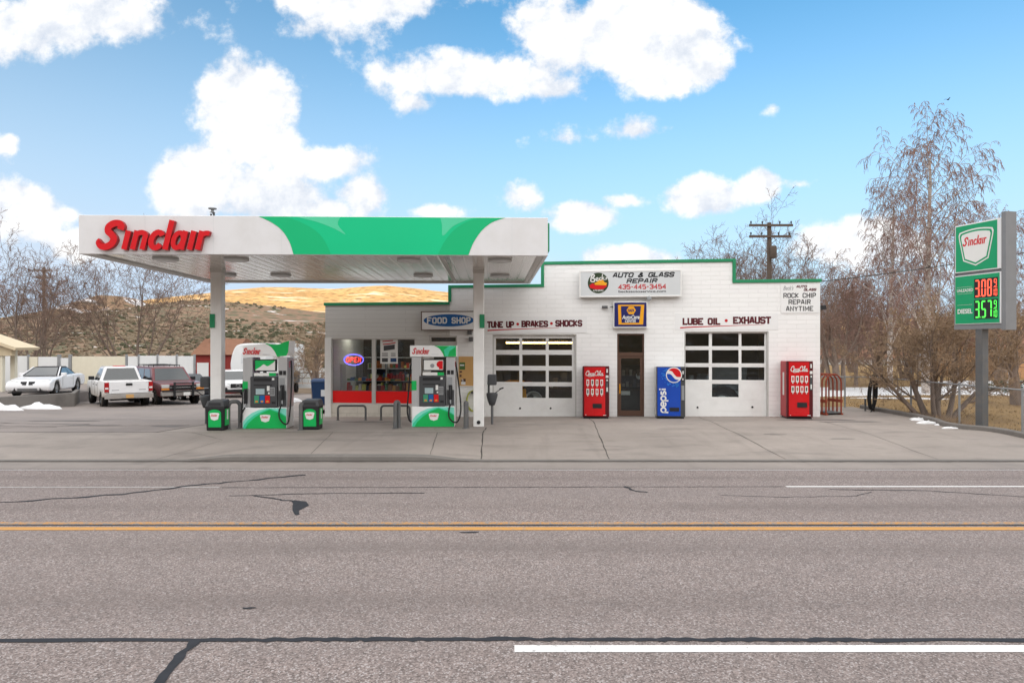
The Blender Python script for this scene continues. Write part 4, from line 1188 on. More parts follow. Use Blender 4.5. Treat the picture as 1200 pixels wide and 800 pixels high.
for (px, v, R_, lab, rim) in ((625.5, .8, .62, 'big tractor wheel with a yellow hub behind the left garage door', M_YEL), (827, .9, .52, 'grey car wheel leaning behind the left panes of the right garage door', M_GREYP), (846, .7, .60, 'large tyre standing behind the bottom pane of the right garage door', M_STEEL)):
    t = inner('shop_wheel', lab, 'wheel', px, v)
    b = MB(); tyre_mesh(b, R_, .28, R_*.55, (0, 0, R_)); b.build('tyre', M_STEEL if rim is M_GREYP else M_TYRE, t)
    b = MB(); b.lathe([(R_*.55, -.1), (R_*.5, -.12), (R_*.4, .0), (.1, -.02), (0, -.05)], (0, 0, R_), 24, 'y'); b.build('rim', M_ALU if rim is M_YEL else rim, t)
t = inner('tractor', 'yellow tractor parked in the left garage bay', 'tractor', 602, .95)
b = MB(); b.box(-.5, -.3, .5, .5, 1.6, 1.05); b.hexa([(-.4, -.3, 1.05), (.4, -.3, 1.05), (.4, .8, 1.05), (-.4, .8, 1.05), (-.3, -.2, 1.3), (.3, -.2, 1.3), (.3, .7, 1.3), (-.3, .7, 1.3)]); b.build('body', M_YEL, t, bevel=.04)
for sx in (-.62, .62):
    b = MB(); tyre_mesh(b, .5, .25, .25, (sx, .2, .5), 'x'); b.build('wheel', M_TYRE, t)
def bench(px, v, lab, wd):
    t = inner('workbench', lab, 'workbench', px, v)
    b = MB(); b.box(-wd, 0, .85, wd, .6, .92); b.build('top', M_POLE, t)
    for xx in (-wd+.04, wd-.1):
        b = MB(); b.box(xx, .05, 0, xx+.06, .55, .85); b.build('leg', M_STEEL, t)
    r_ = random.Random(int(px)); b = MB()
    xx = -wd
    while xx < wd-.2:
        a = r_.uniform(.1, .3); b.box(xx, .1, .921, xx+a, .1+r_.uniform(.15, .4), .92+r_.uniform(.1, .65), r_.randrange(5)); xx += a+r_.uniform(.02, .2)
    b.build('tools', [M_STEEL, M_GREYP, M_DKGREY, M_BRICKI, M_RUST], t)
bench(650, 3.4, 'cluttered workbench at the back of the left garage bay', 1.5)
bench(855, 3.6, 'cluttered workbench at the back of the right garage bay', 1.7)
t = inner('parked_hatchback', 'grey car nose standing in the right garage bay behind the panes', 'car', 856, .55)
b = MB(); b.hexa([(-.8, 0, .3), (.8, 0, .3), (.8, 3.2, .3), (-.8, 3.2, .3), (-.72, .12, .95), (.72, .12, .95), (.72, 3.2, 1.05), (-.72, 3.2, 1.05)]); b.hexa([(-.7, .9, 1.0), (.7, .9, 1.0), (.7, 3.2, 1.05), (-.7, 3.2, 1.05), (-.55, 1.6, 1.5), (.55, 1.6, 1.5), (.55, 3.1, 1.5), (-.55, 3.1, 1.5)]); b.build('body', M_GREYP, t, bevel=.06)
b = MB(); b.hexa([(-.68, .86, 1.02), (.68, .86, 1.02), (.68, .90, 1.0), (-.68, .90, 1.0), (-.62, .25, 1.86), (.62, .25, 1.86), (.62, .30, 1.88), (-.62, .30, 1.88)]); b.build('raised_hood', M_STEEL2, t)
b = MB(); b.quad((-.62, 1.0, 1.06), (.62, 1.0, 1.06), (.5, 1.56, 1.46), (-.5, 1.56, 1.46)); b.build('windscreen', M_DARKI, t)
for sx in (-.72, .72):
    b = MB(); tyre_mesh(b, .31, .2, .18, (sx, .7, .31), 'x'); b.build('wheel', M_TYRE, t)
for sx in (-.55, .55):
    b = MB(); b.lathe([(0, -.06), (.1, -.05), (.12, 0)], (sx, .06, .72), 12, 'y'); b.build('headlight', M_HEAD, t)
t = inner('magazine_rack', 'dark rack with a pale sign just inside the glass entry door', 'rack', 740, 1.1)
b = MB(); b.box(-.5, 0, 0, .5, .35, 1.05); b.box(-.5, .3, 1.05, .5, .35, 1.9); b.build('frame', M_DARKI, t)
b = MB(); b.box(-.46, -.006, .82, -.05, -.001, .96); b.lathe([(0, -.004), (.13, -.004)], (.30, .28, 1.5), 16, 'y'); b.build('notice', M_PAPER, t)
r_ = random.Random(3); b = MB()
for i in range(14): b.box(-.45+.13*(i % 7), .24, 1.1+.4*(i//7), -.45+.13*(i % 7)+.1, .29, 1.1+.4*(i//7)+r_.uniform(.1, .3), r_.randrange(3))
b.build('magazines', [M_POLE, M_DKGREY, M_BRICKI], t)
# ------------------------------------------------------------------ signs on the facade
class WallSign:
    def __init__(s, name, label, px0, px1, py0, py1, dep, cat='sign', group=None):
        s.dep = dep; s.pc = (px0+px1)/2; s.u = fu(s.pc, -dep); s.d = dep
        s.z0 = fz(s.pc, py1, -dep)
        s.t = thing(name, label, cat, fp(s.u, 0, s.z0), FROT, group)
    def X(s, px): return fu(px, -s.dep)-s.u
    def Z(s, py): return fz(s.pc, py, -s.dep)-s.z0
    def W(s, p): return abs(s.X(s.pc+p/2)-s.X(s.pc-p/2))
    def S(s, p): return p*fD(s.pc, -s.dep)/FPX
    def block(s, mb, body, px0, px1, py0, py1, wt=.22, shear=0, y=None, gap=.42):
        block(mb, body, s.X(px0), s.X(px1), s.Z(py1), s.Z(py0), -s.dep-(.004 if y is None else y), 0, wt, shear, gap)
    def text(s, mb, body, px0, px1, py0, py1, mi=0, shear=0, bold=0, y=None, rot=0):
        text(mb, body, (s.X(px0)+s.X(px1))/2, (s.Z(py0)+s.Z(py1))/2, s.Z(py0)-s.Z(py1), -s.dep-(.004 if y is None else y), mi, s.X(px1)-s.X(px0), shear, bold)

# wide auto and glass repair sign
s = WallSign('repair_sign', 'wide grey auto and glass repair sign box high on the white wall', 678.7, 799, 316.5, 348, .22)
b = MB(); b.box(s.X(679.8), -.215, s.Z(347), s.X(798), -.002, s.Z(317.6)); b.build('cabinet', M_ALU, s.t)
b = MB(); f = .05; x0, x1, z0, z1 = s.X(678.7), s.X(799), 0, s.Z(316.5)
b.box(x0, -.235, z0, x1, -.19, z0+f); b.box(x0, -.235, z1-f, x1, -.19, z1); b.box(x0, -.235, z0+f, x0+f, -.19, z1-f); b.box(x1-f, -.235, z0+f, x1, -.19, z1-f)
b.build('rim', M_WHITE, s.t, bevel=.006, seg=1)
b = MB(); b.box(x0+f, -.222, z0+f, x1-f, -.216, z1-f); b.build('face', M_GREYP, s.t)
b = MB(); s.block(b, 'AUTO & GLASS', 717.5, 791, 319.2, 325.2, .25, .3, .005); s.block(b, 'REPAIR', 734, 771, 326.4, 331.8, .25, .3, .005); s.text(b, 'becksautoservice.com', 724.8, 780.5, 340.1, 342.7, bold=.02); b.build('black_lettering', M_TEXT, s.t)
b = MB(); s.block(b, '435-445-3454', 724.4, 780.8, 333.1, 338.9, .2, 0, .005); b.build('phone_number', M_REDTXT, s.t)
cx, cz, r = s.X(701), s.Z(331.2), s.S(12.2)
b = MB(); b.disc(cx, cz, r, -.225, n=36); lg = b.build('round_logo', mat('logo_green_black', (.030, .050, .022), .4, var=.5, vs=9), s.t)
b = MB()
def sc2(pts, k=4): return [(p.x, p.y) for p in catmull([(cx+a*r, cz+c*r, 0) for a, c in pts], k)]
b.stroke(sc2([(-.72, .15), (-.66, .6), (-.5, .82), (-.36, .7), (-.55, .48), (-.35, .4), (-.38, .16), (-.68, .14)]), .055*r*2, -.2275)
b.stroke(sc2([(-.2, .3), (.0, .42), (-.08, .52), (-.22, .4), (-.15, .22), (.06, .28)]), .04*r*2, -.2275)
b.stroke(sc2([(.30, .52), (.16, .50), (.14, .32), (.32, .30)]), .04*r*2, -.2275)
b.stroke(sc2([(.42, .86), (.38, .6), (.36, .32)]), .04*r*2, -.2275); b.stroke(sc2([(.58, .56), (.40, .45), (.62, .30)]), .04*r*2, -.2275)
b.stroke(sc2([(.88, .5), (.74, .5), (.80, .40), (.68, .32)]), .04*r*2, -.2275)
b.build('script', M_PAPER, lg)
b = MB(); b.poly([(cx+a*r, cz+c*r) for a, c in [(-.38, .0), (-.28, -.18), (.75, -.22), (.86, -.02), (.60, .08), (.45, .30), (.05, .32), (-.1, .12)]], -.2265); b.build('car_emblem', M_YEL, lg)
b = MB(); b.poly([(cx+a*r, cz+c*r) for a, c in [(-.85, -.20), (-.75, -.48), (-.2, -.62), (.5, -.58), (.85, -.30), (.84, -.22), (-.3, -.2), (-.5, .0)]], -.2262); b.build('red_band', M_RED, lg)
b = MB(); text(b, 'AUTO SERVICE', cx, cz-.72*r, .16*r, -.2275, 0, 1.0*r, bold=.02); b.build('lettering', M_PAPER, lg)

# navy auto care sign
s = WallSign('auto_care_sign', 'square navy auto care sign with orange border above the glass entry door', 718.8, 758.7, 353.4, 384.2, .20)
b = MB(); x0, x1, z1 = s.X(718.8), s.X(758.7), s.Z(353.4); b.box(x0, -.195, 0, x1, -.002, z1); b.build('cabinet', M_WHITE, s.t, bevel=.01, seg=1)
b = MB(); b.box(s.X(720), -.203, s.Z(382.6), s.X(757.6), -.197, s.Z(354.4)); b.build('face', M_NAVY, s.t)
b = MB(); out = [(724.8, 380.2), (753.6, 380.2), (755.0, 357), (724.2, 357)]; inn = [(728.4, 378.2), (749.0, 378.2), (751.3, 358.6), (727.6, 358.6)]
for k in range(4):
    a, c = out[k], out[(k+1) % 4]; d, e_ = inn[(k+1) % 4], inn[k]
    b.poly([(s.X(p), s.Z(q)) for p, q in (a, c, d, e_)], -.206)
b.build('border', M_YEL, s.t)
b = MB(); hx = [(s.X(739.7)+s.S(5.4)*math.cos(PI/3*k), s.Z(363.6)+s.S(5.2)*math.sin(PI/3*k)) for k in range(6)]; b.poly(hx, -.206); hg = b.build('hexagon', M_YEL, s.t)
b = MB(); text(b, 'NAPA', s.X(739.7), s.Z(363.6), s.S(3.4), -.2085, 0, s.S(7.2), bold=.04); b.build('lettering', M_NAVY, hg)
b = MB(); s.text(b, 'AutoCare', 728.9, 749.4, 369.2, 373.6, shear=.2, bold=.03, y=.006); s.text(b, 'CENTER', 732.4, 745.2, 374.6, 377.6, shear=.2, bold=.03, y=.006); b.build('lettering', M_PAPER, s.t)

# food shop sign
s = WallSign('food_shop_sign', 'pale sign with a blue oval reading FOOD SHOP above the shop door', 493.5, 558.5, 364.5, 387, .20)
b = MB(); x0, x1, z1 = s.X(493.5), s.X(558.5), s.Z(364.5)
b.box(x0+.02, -.16, .02, x1-.02, -.002, z1-.02); b.build('cabinet', M_BRONZE, s.t)
b = MB(); f = .03; b.box(x0, -.212, 0, x1, -.161, f); b.box(x0, -.212, z1-f, x1, -.161, z1); b.box(x0, -.212, f, x0+f, -.161, z1-f); b.box(x1-f, -.212, f, x1, -.161, z1-f); b.build('rim', M_BRONZE, s.t)
b = MB(); b.box(x0+f, -.205, f, x1-f, -.17, z1-f); b.build('face', M_WHITEP, s.t)
b = MB(); b.disc(s.X(525.9), s.Z(375.3), s.W(59)/2, -.209, n=48, rz=s.S(7.2)); b.build('blue_oval', M_BLUE, s.t)
b = MB(); s.block(b, 'FOOD', 500.5, 524.0, 371.7, 379.1, .21, 0, .013, .55); s.block(b, 'SHOP', 529.2, 551.6, 371.7, 379.1, .21, 0, .013, .55); b.build('lettering', M_PAPER, s.t)

# banners over the garage doors
def banner(name, label, box_, words, dots, line, m=.012):
    s = WallSign(name, label, *box_, m)
    b = MB(); b.box(s.X(box_[0]), -m, 0, s.X(box_[1]), -.002, s.Z(box_[2])); b.build('board', M_WHITEP, s.t)
    b = MB()
    for (w_, a, c, p, q) in words: s.block(b, w_, a, c, p, q, .25, 0, .004, .46)
    b.build('maroon_lettering', M_MAROON, s.t)
    b = MB()
    for (a, c, r_) in dots: b.disc(s.X(a), s.Z(c), s.S(r_), -m-.004, n=16)
    n = 14; P = [(s.X(lerp(line[0][0], line[1][0], k/n)), s.Z(lerp(line[0][1], line[1][1], (k/n)**.8))) for k in range(n+1)]
    b.stroke(P, [s.S(lerp(1.5, .25, k/n)) for k in range(n+1)], -m-.004)
    b.build('red_marks', M_REDTXT, s.t)
banner('tune_up_banner', 'white banner reading TUNE UP BRAKES SHOCKS above the left garage door', (569.2, 688, 371.5, 390.2),
       [('TUNE UP', 570.8, 602.6, 376.2, 383.9), ('BRAKES', 611, 642.4, 375.6, 383.3), ('SHOCKS', 650.6, 682.4, 375, 382.8)], [(606.7, 379.6, 1.7), (646.2, 379, 1.7)], ((571.3, 387), (655, 384)))
banner('lube_oil_banner', 'white banner reading LUBE OIL EXHAUST above the right garage door', (791, 912, 367, 386.4),
       [('LUBE OIL', 799.8, 844.2, 372.3, 380.6), ('EXHAUST', 858.9, 903.6, 371, 379.6)], [(851, 375.6, 1.8)], ((797, 383.8), (895, 380.4)))
s = WallSign('rock_chip_sign', 'white rock chip repair board at the top right end of the wall', 915, 960.2, 333.3, 366.8, .02)
b = MB(); b.box(s.X(915), -.02, 0, s.X(960.2), -.002, s.Z(333.3)); b.build('board', M_WHITEP, s.t)
b = MB(); s.block(b, 'ROCK CHIP', 918, 956.2, 343.2, 349, .17, 0, .004, .5); s.block(b, 'REPAIR', 924, 950, 350.9, 356.6, .17, 0, .004, .5); s.block(b, 'ANYTIME', 921, 953, 358.6, 364.3, .17, 0, .004, .5); b.build('black_lettering', M_TEXT, s.t)
b = MB(); s.block(b, 'AUTO', 932.8, 946, 334.2, 337.3, .26, .3, .004); s.block(b, 'GLASS', 941.6, 957, 337.9, 341, .26, .3, .004); b.build('maroon_lettering', M_MAROON, s.t)
b = MB(); s.text(b, "Beck's", 917.8, 930, 334.8, 339.6, shear=.4, bold=.01); b.build('grey_script', M_STEEL2, s.t)

# plywood notice board and the hose reel beside it
s = WallSign('notice_board', 'tan plywood notice board with a few papers beside the shop door', 537.4, 557.4, 417.6, 452, .03, 'notice board')
b = MB(); b.box(s.X(537.4), -.03, 0, s.X(557.4), -.002, s.Z(417.6)); b.build('board', M_TAN, s.t)
b = MB(); b.box(s.X(537), -.04, -.03, s.X(557.8), -.002, -.001); b.build('ledge', M_WHITE, s.t)
b = MB(); b.box(s.X(538.4), -.034, s.Z(433), s.X(545), -.031, s.Z(424.5)); b.build('green_notice', MG[5], s.t)
b = MB()
for (a, c, p, q) in ((539, 544, 427, 428.5), (540.5, 545.5, 447.5, 450.5), (541, 545.5, 444.2, 447.8)): b.box(s.X(a), -.039, s.Z(q), s.X(c), -.035, s.Z(p))
b.build('paper', M_PAPER, s.t)
b = MB()
for (a, c, p, q) in ((538.6, 541.5, 434.5, 436.5), (538.6, 541, 439, 441.5), (540.2, 542.2, 445, 446.6), (543, 545.8, 443.5, 447)): b.box(s.X(a), -.044, s.Z(q), s.X(c), -.040, s.Z(p))
b.build('card', M_BROWNCARD if 'M_BROWNCARD' in globals() else M_BRONZE, s.t)
p = fp(fu(554.5, -.12), 0, fz(554.5, 469.5, -.1)); t = thing('hose_coil', 'yellow green hose coiled on the wall behind the right canopy column', 'hose', p, FROT)
b = MB(); pts = []
for k in range(150):
    a = 2*PI*k/24; rr = .235+.018*math.sin(k*.7); pts.append((rr*math.cos(a), -.07-.05*math.sin(k*.37)-.01*(k/24), (rr+.12)*math.sin(a)))
b.tube(pts, .014, 6, caps=True); b.build('hose', M_HOSEY, t)
b = MB(); b.box(-.08, -.13, .26, .08, -.002, .31); b.box(-.08, -.13, .31, .08, -.11, .36); b.build('hanger', M_STEEL, t)

# ------------------------------------------------------------------ vending machines
def script_cola(mb, x, z, W, H, y, mi=0):
    """flowing red-and-white script, eight letters"""
    def st(pts, w, k=5):
        P = [(x+p.x*W, z+p.y*H) for p in catmull([(a, c, 0) for a, c in pts], k)]
        mb.stroke(P, [w*H*(.7+.5*abs(math.sin(i*.55))) for i in range(len(P))], y, None, mi)
    w = .12
    def C(o): st([(o+.15, .60), (o+.185, .86), (o+.12, .98), (o+.04, .70), (o+.0, .35), (o+.04, .08), (o+.12, .10), (o+.2, .35)], w)
    def o_(o): st([(o+.07, .48), (o+.02, .40), (o+.005, .18), (o+.045, .06), (o+.085, .2), (o+.085, .4), (o+.06, .5), (o+.12, .44)], w)
    C(.02); o_(.17)
    st([(.345, .40), (.31, .48), (.275, .34), (.275, .14), (.31, .06), (.36, .2)], w)
    st([(.445, .42), (.41, .5), (.37, .34), (.37, .14), (.40, .06), (.44, .2), (.465, .48), (.455, .14), (.475, .06), (.51, .2)], w)
    C(.52); o_(.67)
    st([(.775, .3), (.83, .80), (.845, .98), (.815, .95), (.795, .5), (.795, .15), (.815, .06), (.85, .2)], w)
    st([(.93, .42), (.895, .5), (.86, .34), (.86, .14), (.885, .06), (.92, .2), (.95, .48), (.94, .14), (.955, .06), (1.0, .2)], w)
    st([(.10, .10), (.2, -.14), (.38, -.05), (.5, -.1)], w*.8)
    st([(.62, .98), (.72, .80), (.79, .86)], w*.7)

def vending_body(t, W, H, Dp, m_front, m_side, m_edge):
    b = MB(); b.box(-W/2, -Dp+.10, .05, W/2, -.04, H-.01); b.build('cabinet', m_side, t, bevel=.015)
    b = MB(); b.box(-W/2+.001, -Dp+.01, .06, W/2-.001, -Dp+.099, H); b.build('door', m_edge, t, bevel=.012)
    b = MB(); b.box(-W/2+.03, -Dp+.06, 0, W/2-.03, -.08, .05); b.build('base', M_BLACK, t)
def coke_machine(px0, px1, pyt, pyb, label, dep, side_mat, logo_side):
    v = -dep-.04; uc = (fu(px0, v)+fu(px1, v))/2; W = fu(px1, v)-fu(px0, v)
    z0 = gz(*fp(uc, v, 0).xy); H = (pyb-pyt)*fD((px0+px1)/2, v)/FPX
    t = thing('vending_machine', label, 'vending machine', fp(uc, -.04, z0), FROT, 'vending machines along the wall')
    vending_body(t, W, H, dep, M_COKE, side_mat, M_COKED)
    y = -dep+.004
    b = MB(); pr = []
    a0, a1 = -W/2+.06, W/2*.70
    for k in range(13):                      # bowed front panel
        x = lerp(a0, a1, k/12); pr.append((x, y-.055*(1-(2*k/12-1)**2)-.012))
    vs = [(x, yy, .10) for x, yy in pr]+[(x, yy, H-.03) for x, yy in pr]
    b.add(vs, [(k, k+1, 14+k, 13+k) for k in range(12)], 0, True)
    b.polyh(pr+[(a1, y), (a0, y)], H-.03, H-.028); b.polyh(pr+[(a1, y), (a0, y)], .098, .10)
    b.build('front_panel', M_COKE, t)
    yb = y-.074
    b = MB(); script_cola(b, a0+.04, H*.82, (a1-a0)-.10, H*.095, yb); b.build('script', M_PAPER, t)
    bw = (a1-a0)/5.4
    for r_ in range(2):
        for c in range(4):
            b = MB(); x = a0+(a1-a0)*(.17+.22*c); zz = H*(.70-.175*r_)
            b.box(x-.045, yb-.012, zz-.115, x+.045, yb-.001, zz+.085, 0)
            col = 1 if (r_*4+c) % 3 == 1 else (2 if (r_*4+c) % 3 == 2 else 3)
            b.box(x-.022, yb-.015, zz-.07, x+.022, yb-.0125, zz+.05, col); b.box(x-.014, yb-.008, zz-.16, x+.014, yb-.001, zz-.125, 0)
            b.build('selection_button', [M_PAPER, M_BRONZE, MG[6], M_REDTXT], t)
    b = MB(); x = a0+(a1-a0)*.62; b.box(x-.15, yb-.014, H*.205, x+.15, yb-.001, H*.29); b.box(x-.12, yb-.018, H*.215, x+.12, yb-.0145, H*.25); b.build('delivery_flap', M_BLACK, t)
    b = MB(); x0, x1 = W/2*.74, W/2-.025; yy = -dep-.002
    b.box(x0, yy-.01, H*.50, x1, yy, H*.76, 0); b.box(x0+.02, yy-.006, H*.88, x1-.02, yy, H*.95, 1); b.box(x0, yy-.014, H*.78, x1, yy-.001, H*.83, 1); b.box(x0+.02, yy-.018, H*.72, x1-.02, yy-.011, H*.75, 1); b.box(x0+.02, yy-.016, H*.52, x1-.02, yy-.011, H*.60, 1); b.box(x0+.04, yy-.016, H*.62, x1-.04, yy-.011, H*.68, 2)
    b.build('coin_panel', [M_DKGREY, M_PAPER, M_STEEL2], t)
    b = MB()
    for x in (-W/2+.1, W/2*.5): b.box(x, y-.03, .11, x+.12, y-.02, .13)
    if logo_side:
        b.box(-W/2-.004, -dep*.62, H*.40, -W/2-.001, -dep*.40, H*.80)
        b.build('side_label', M_PAPER, t)
    else: b.build('scuffed_strip', M_PAPER, t)
    return t
coke_machine(682.6, 714, 426, 487.3, 'red cola vending machine between the left garage door and the glass entry door', .80, M_COKED, False)
coke_machine(922, 953, 421, 488.8, 'red cola vending machine at the right end of the wall with a faded red side', .82, M_COKE2, True)
def pepsi_machine():
    dep = .82; px0, px1, pyt, pyb = 769.3, 803, 424.3, 485.3; v = -dep-.04
    uc = (fu(px0, v)+fu(px1, v))/2; W = fu(px1, v)-fu(px0, v); z0 = gz(*fp(uc, v, 0).xy)-.0; H = (pyb-pyt)*fD(786, v)/FPX
    t = thing('vending_machine', 'blue cola vending machine with a round emblem right of the glass entry door', 'vending machine', fp(uc, -.04, z0), FROT, 'vending machines along the wall')
    vending_body(t, W, H, dep, M_PBLUE, M_GREYP, M_DKGREY)
    y = -dep-.004
    x0, x1 = -W/2+.03, W/2*.68
    b = MB(); b.box(x0, y, .09, x1, -dep+.012, H-.02); fp_ = b.build('front_panel', M_PBLUE, t, bevel=.02)
    k = H/61.0
    cx, cz, r = x0+19.0*k, H-9.8*k, 9.2*k
    b = MB(); b.disc(cx, cz, r*1.0, y-.004, n=36); em = b.build('round_emblem', M_PAPER, t)
    th = R(-28); ca, sa = math.cos(th), math.sin(th)
    def rot(pts): return [(cx+p[0]*ca-p[1]*sa, cz+p[0]*sa+p[1]*ca) for p in pts]
    rr = r*.88
    up = [(rr*math.cos(a), rr*math.sin(a)) for a in [R(12+156*i/18) for i in range(19)]]
    wave = [(p.x, p.y) for p in catmull([(-rr*.978, rr*.21, 0), (-rr*.5, rr*.34, 0), (0, rr*.10, 0), (rr*.5, -.02*rr, 0), (rr*.978, rr*.21, 0)], 5)]
    b = MB(); b.poly(rot(up+wave[1:-1]), y-.007); b.build('red_half', M_RED, em)
    lo = [(rr*math.cos(a), rr*math.sin(a)) for a in [R(198+144*i/18) for i in range(19)]]
    wav2 = [(p.x, p.y) for p in catmull([(rr*.951, -rr*.309, 0), (rr*.45, -rr*.42, 0), (0, -rr*.28, 0), (-rr*.5, -rr*.12, 0), (-rr*.951, -rr*.309, 0)], 5)]
    b = MB(); b.poly(rot(lo+wav2[1:-1]), y-.007); b.build('blue_half', M_PBLUE, em)
    b = MB()                                   # bright droplets round the emblem
    r_ = random.Random(4)
    for i in range(60):
        a = R(r_.uniform(130, 300)); q = r*r_.uniform(1.08, 1.55); px, pz = cx+q*math.cos(a), cz+q*math.sin(a)
        if x0+.02 < px < x1-.02 and .12 < pz < H-.05: b.disc(px, pz, r_.uniform(.008, .024), y-.003, n=8)
    b.build('droplets', M_PBLUE2, t)
    # lettering runs upwards along the left edge
    b = MB(); bx, z0_, xh, w = x0+9.6*k, 7.5*k, 5.4*k, 1.75*k
    def g(pts, base, closed=False): b.stroke([(bx-q*xh, z0_+base+p*xh) for p, q in pts], w, y-.004, None, 0, closed)
    cir = lambda a0, a1, n=14, c=.5: [(c+.5*math.cos(R(a0+(a1-a0)*i/n)), .5+.5*math.sin(R(a0+(a1-a0)*i/n))) for i in range(n+1)]
    adv = xh*1.26
    g(cir(0, 360), 0); g([(0, .5), (0, -.55)], 0)
    g(cir(-40, -360, 18)+[(0.02, .5)], adv)
    g(cir(0, 360), adv*2); g([(0, .5), (0, -.55)], adv*2)
    g([(.78, .90), (.5, 1.0), (.2, .95), (.08, .74), (.25, .56), (.6, .46), (.76, .26), (.6, .05), (.3, .0), (.02, .10)], adv*3)
    g([(0.0, 0), (0.0, .9)], adv*4-.05*xh); b.disc(bx-1.25*xh, z0_+adv*4-.05*xh, w*.6, y-.004, n=12)
    b.build('lettering', M_PAPER, t)
    b = MB(); b.box(x0+14*k, y-.012, 8.8*k, x0+25*k, y-.001, 13.2*k); b.build('delivery_flap', M_BLACK, t)
    b = MB(); a0, a1 = W/2*.74, W/2-.03; yy = -dep-.002
    b.box(a0, yy, .72*H, a1, yy+.011, .96*H, 0); b.box(a0+.03, yy-.008, .86*H, a1-.02, yy-.001, .92*H, 1); b.box(a0+.03, yy-.008, .74*H, a1-.03, yy-.001, .78*H, 1); b.box(a0, yy-.004, .36*H, a1, yy+.011, .64*H, 2)
    b.build('coin_panel', [M_BLACK, M_PAPER, M_STEEL2], t)
pepsi_machine()
# ------------------------------------------------------------------ fuel canopy
CROT = R(1.8)
CF = at(92, 296, 15.9); CFR = at(643, 299.5, 15.9)
CW = (CFR.x-CF.x)/math.cos(CROT); CD = 7.35
CZ0, CZ1 = 4.575, 5.485
CH0 = fp(0, 0, 0)
can = thing('fuel_canopy', 'flat white fuel canopy on two square columns with a green swoosh and red name letters', 'canopy', (CF.x, CF.y, 0), CROT)
def cpx(px, y=0.0):       # photograph column -> canopy x on the plane y
    k = (px-600)/FPX; c, s_ = math.cos(CROT), math.sin(CROT)
    return (k*(CF.y+y*c)-CF.x+y*s_)/(c-k*s_)
def cpz(px, py, y=0.0): return EYE+(HOR-py)*(CF.y+cpx(px, y)*math.sin(CROT)+y*math.cos(CROT))/FPX
b = MB(); t = .09
b.box(0, 0, CZ0, CW, t, CZ1); b.box(0, CD-t, CZ0, CW, CD, CZ1); b.box(0, t, CZ0, t, CD-t, CZ1); b.box(CW-t, t, CZ0, CW, CD-t, CZ1)
b.build('fascia', M_FASC, can, bevel=.01, seg=1)
b = MB()
for px in (170, 250, 330, 410, 475, 549, 600): x = cpx(px); b.box(x-.003, -.0025, CZ0+.02, x+.003, -.0002, CZ1-.02)
b.build('panel_joint', M_GREYP, can)
b = MB(); b.box(t, t, CZ0+.05, CW-t, CD-t, CZ0+.09); b.build('soffit', m_soffit(), can)
b = MB(); f = .14
b.box(t, t, CZ0+.02, CW-t, t+f, CZ0+.048); b.box(t, CD-t-f, CZ0+.02, CW-t, CD-t, CZ0+.048); b.box(t, t+f, CZ0+.02, t+f, CD-t-f, CZ0+.048); b.box(CW-t-f, t+f, CZ0+.02, CW-t, CD-t-f, CZ0+.048)
b.box(cpx(527, 4)-.05, t+f, CZ0+.03, cpx(527, 4)+.05, CD-t-f, CZ0+.049)
b.build('edge_channel', M_ALU, can)
b = MB(); b.box(t, t, CZ1-.25, CW-t, CD-t, CZ1-.2); b.build('deck', M_ROOF, can)
# green swoosh on the front
zt, zb_ = CZ1-.012, CZ0+.012
def FX(px): return cpx(px)
def FZ(py): return lerp(zt, zb_, (py-252.5)/(298.5-252.5))
Lc = [(p.x, p.y) for p in catmull([(303, 252.5, 0), (317, 259, 0), (330, 269, 0), (339, 283, 0), (344, 298.5, 0)], 5)]
Rc = [(p.x, p.y) for p in catmull([(549, 298.5, 0), (555, 283, 0), (565, 268, 0), (577, 258, 0), (592, 252.5, 0)], 5)]
b = MB(); b.poly([(FX(x), FZ(y)) for x, y in Lc+Rc], -.004); gs = b.build('green_swoosh', M_GRN, can)
L2 = [(p.x, p.y) for p in catmull([(336, 252.5, 0), (352, 259, 0), (368, 268, 0), (380, 281, 0), (388, 298.5, 0)], 5)]
R2 = [(p.x, p.y) for p in catmull([(513, 298.5, 0), (521, 282, 0), (533, 267, 0), (548, 257, 0), (562, 252.5, 0)], 5)]
b = MB(); b.poly([(FX(x), FZ(y)) for x, y in L2+[(344, 298.5)]+list(reversed(Lc))[1:]], -.0065); b.build('deep_green_band', M_GRN2, gs); b = MB(); b.poly([(FX(x), FZ(y)) for x, y in R2+list(reversed(Rc))], -.0065); b.build('deep_green_band', M_GRN2, gs)
L3 = [(p.x, p.y) for p in catmull([(346, 252.5, 0), (372, 259, 0), (392, 267, 0), (405, 274, 0), (396, 262, 0), (399, 252.5, 0)], 4)]
R3 = [(p.x, p.y) for p in catmull([(516, 252.5, 0), (518, 262, 0), (519, 275, 0), (530, 264, 0), (543, 257, 0), (556, 252.5, 0)], 4)]
b = MB(); b.poly([(FX(x), FZ(y)) for x, y in reversed(L3)], -.0062); b.build('pale_green_flash', M_GRN3, gs); b = MB(); b.poly([(FX(x), FZ(y)) for x, y in reversed(R3)], -.0062); b.build('pale_green_flash', M_GRN3, gs)
# channel letters
b = MB(); x0 = FX(117.5); name_script(b, x0, CZ0+.08, .695, -.115, 0, .11, FX(256)-x0)
b.build('red_letters', M_REDD, can)
b = MB(); name_script(b, x0, CZ0+.08, .695, -.119, 0, 0, FX(256)-x0); b.build('letter_faces', M_RED, can)
# right end
b = MB(); b.box(CW+.001, .35, CZ0+.15, CW+.07, 2.2, CZ0+.85); b.build('end_emblem', M_TRIMG, can, bevel=.02)
# round lights
for y in (1.15, 4.95):
    for px in ((194, 277, 479, 586) if y < 2 else (265, 329, 496, 586)):
        x = cpx(px, y); b = MB(); b.lathe([(0, .055), (.30, .055), (.30, .0), (.27, -.012), (.0, -.02)], (x, y, CZ0+.0), 24, 'z')
        b.build('canopy_light', M_GREYP, can)
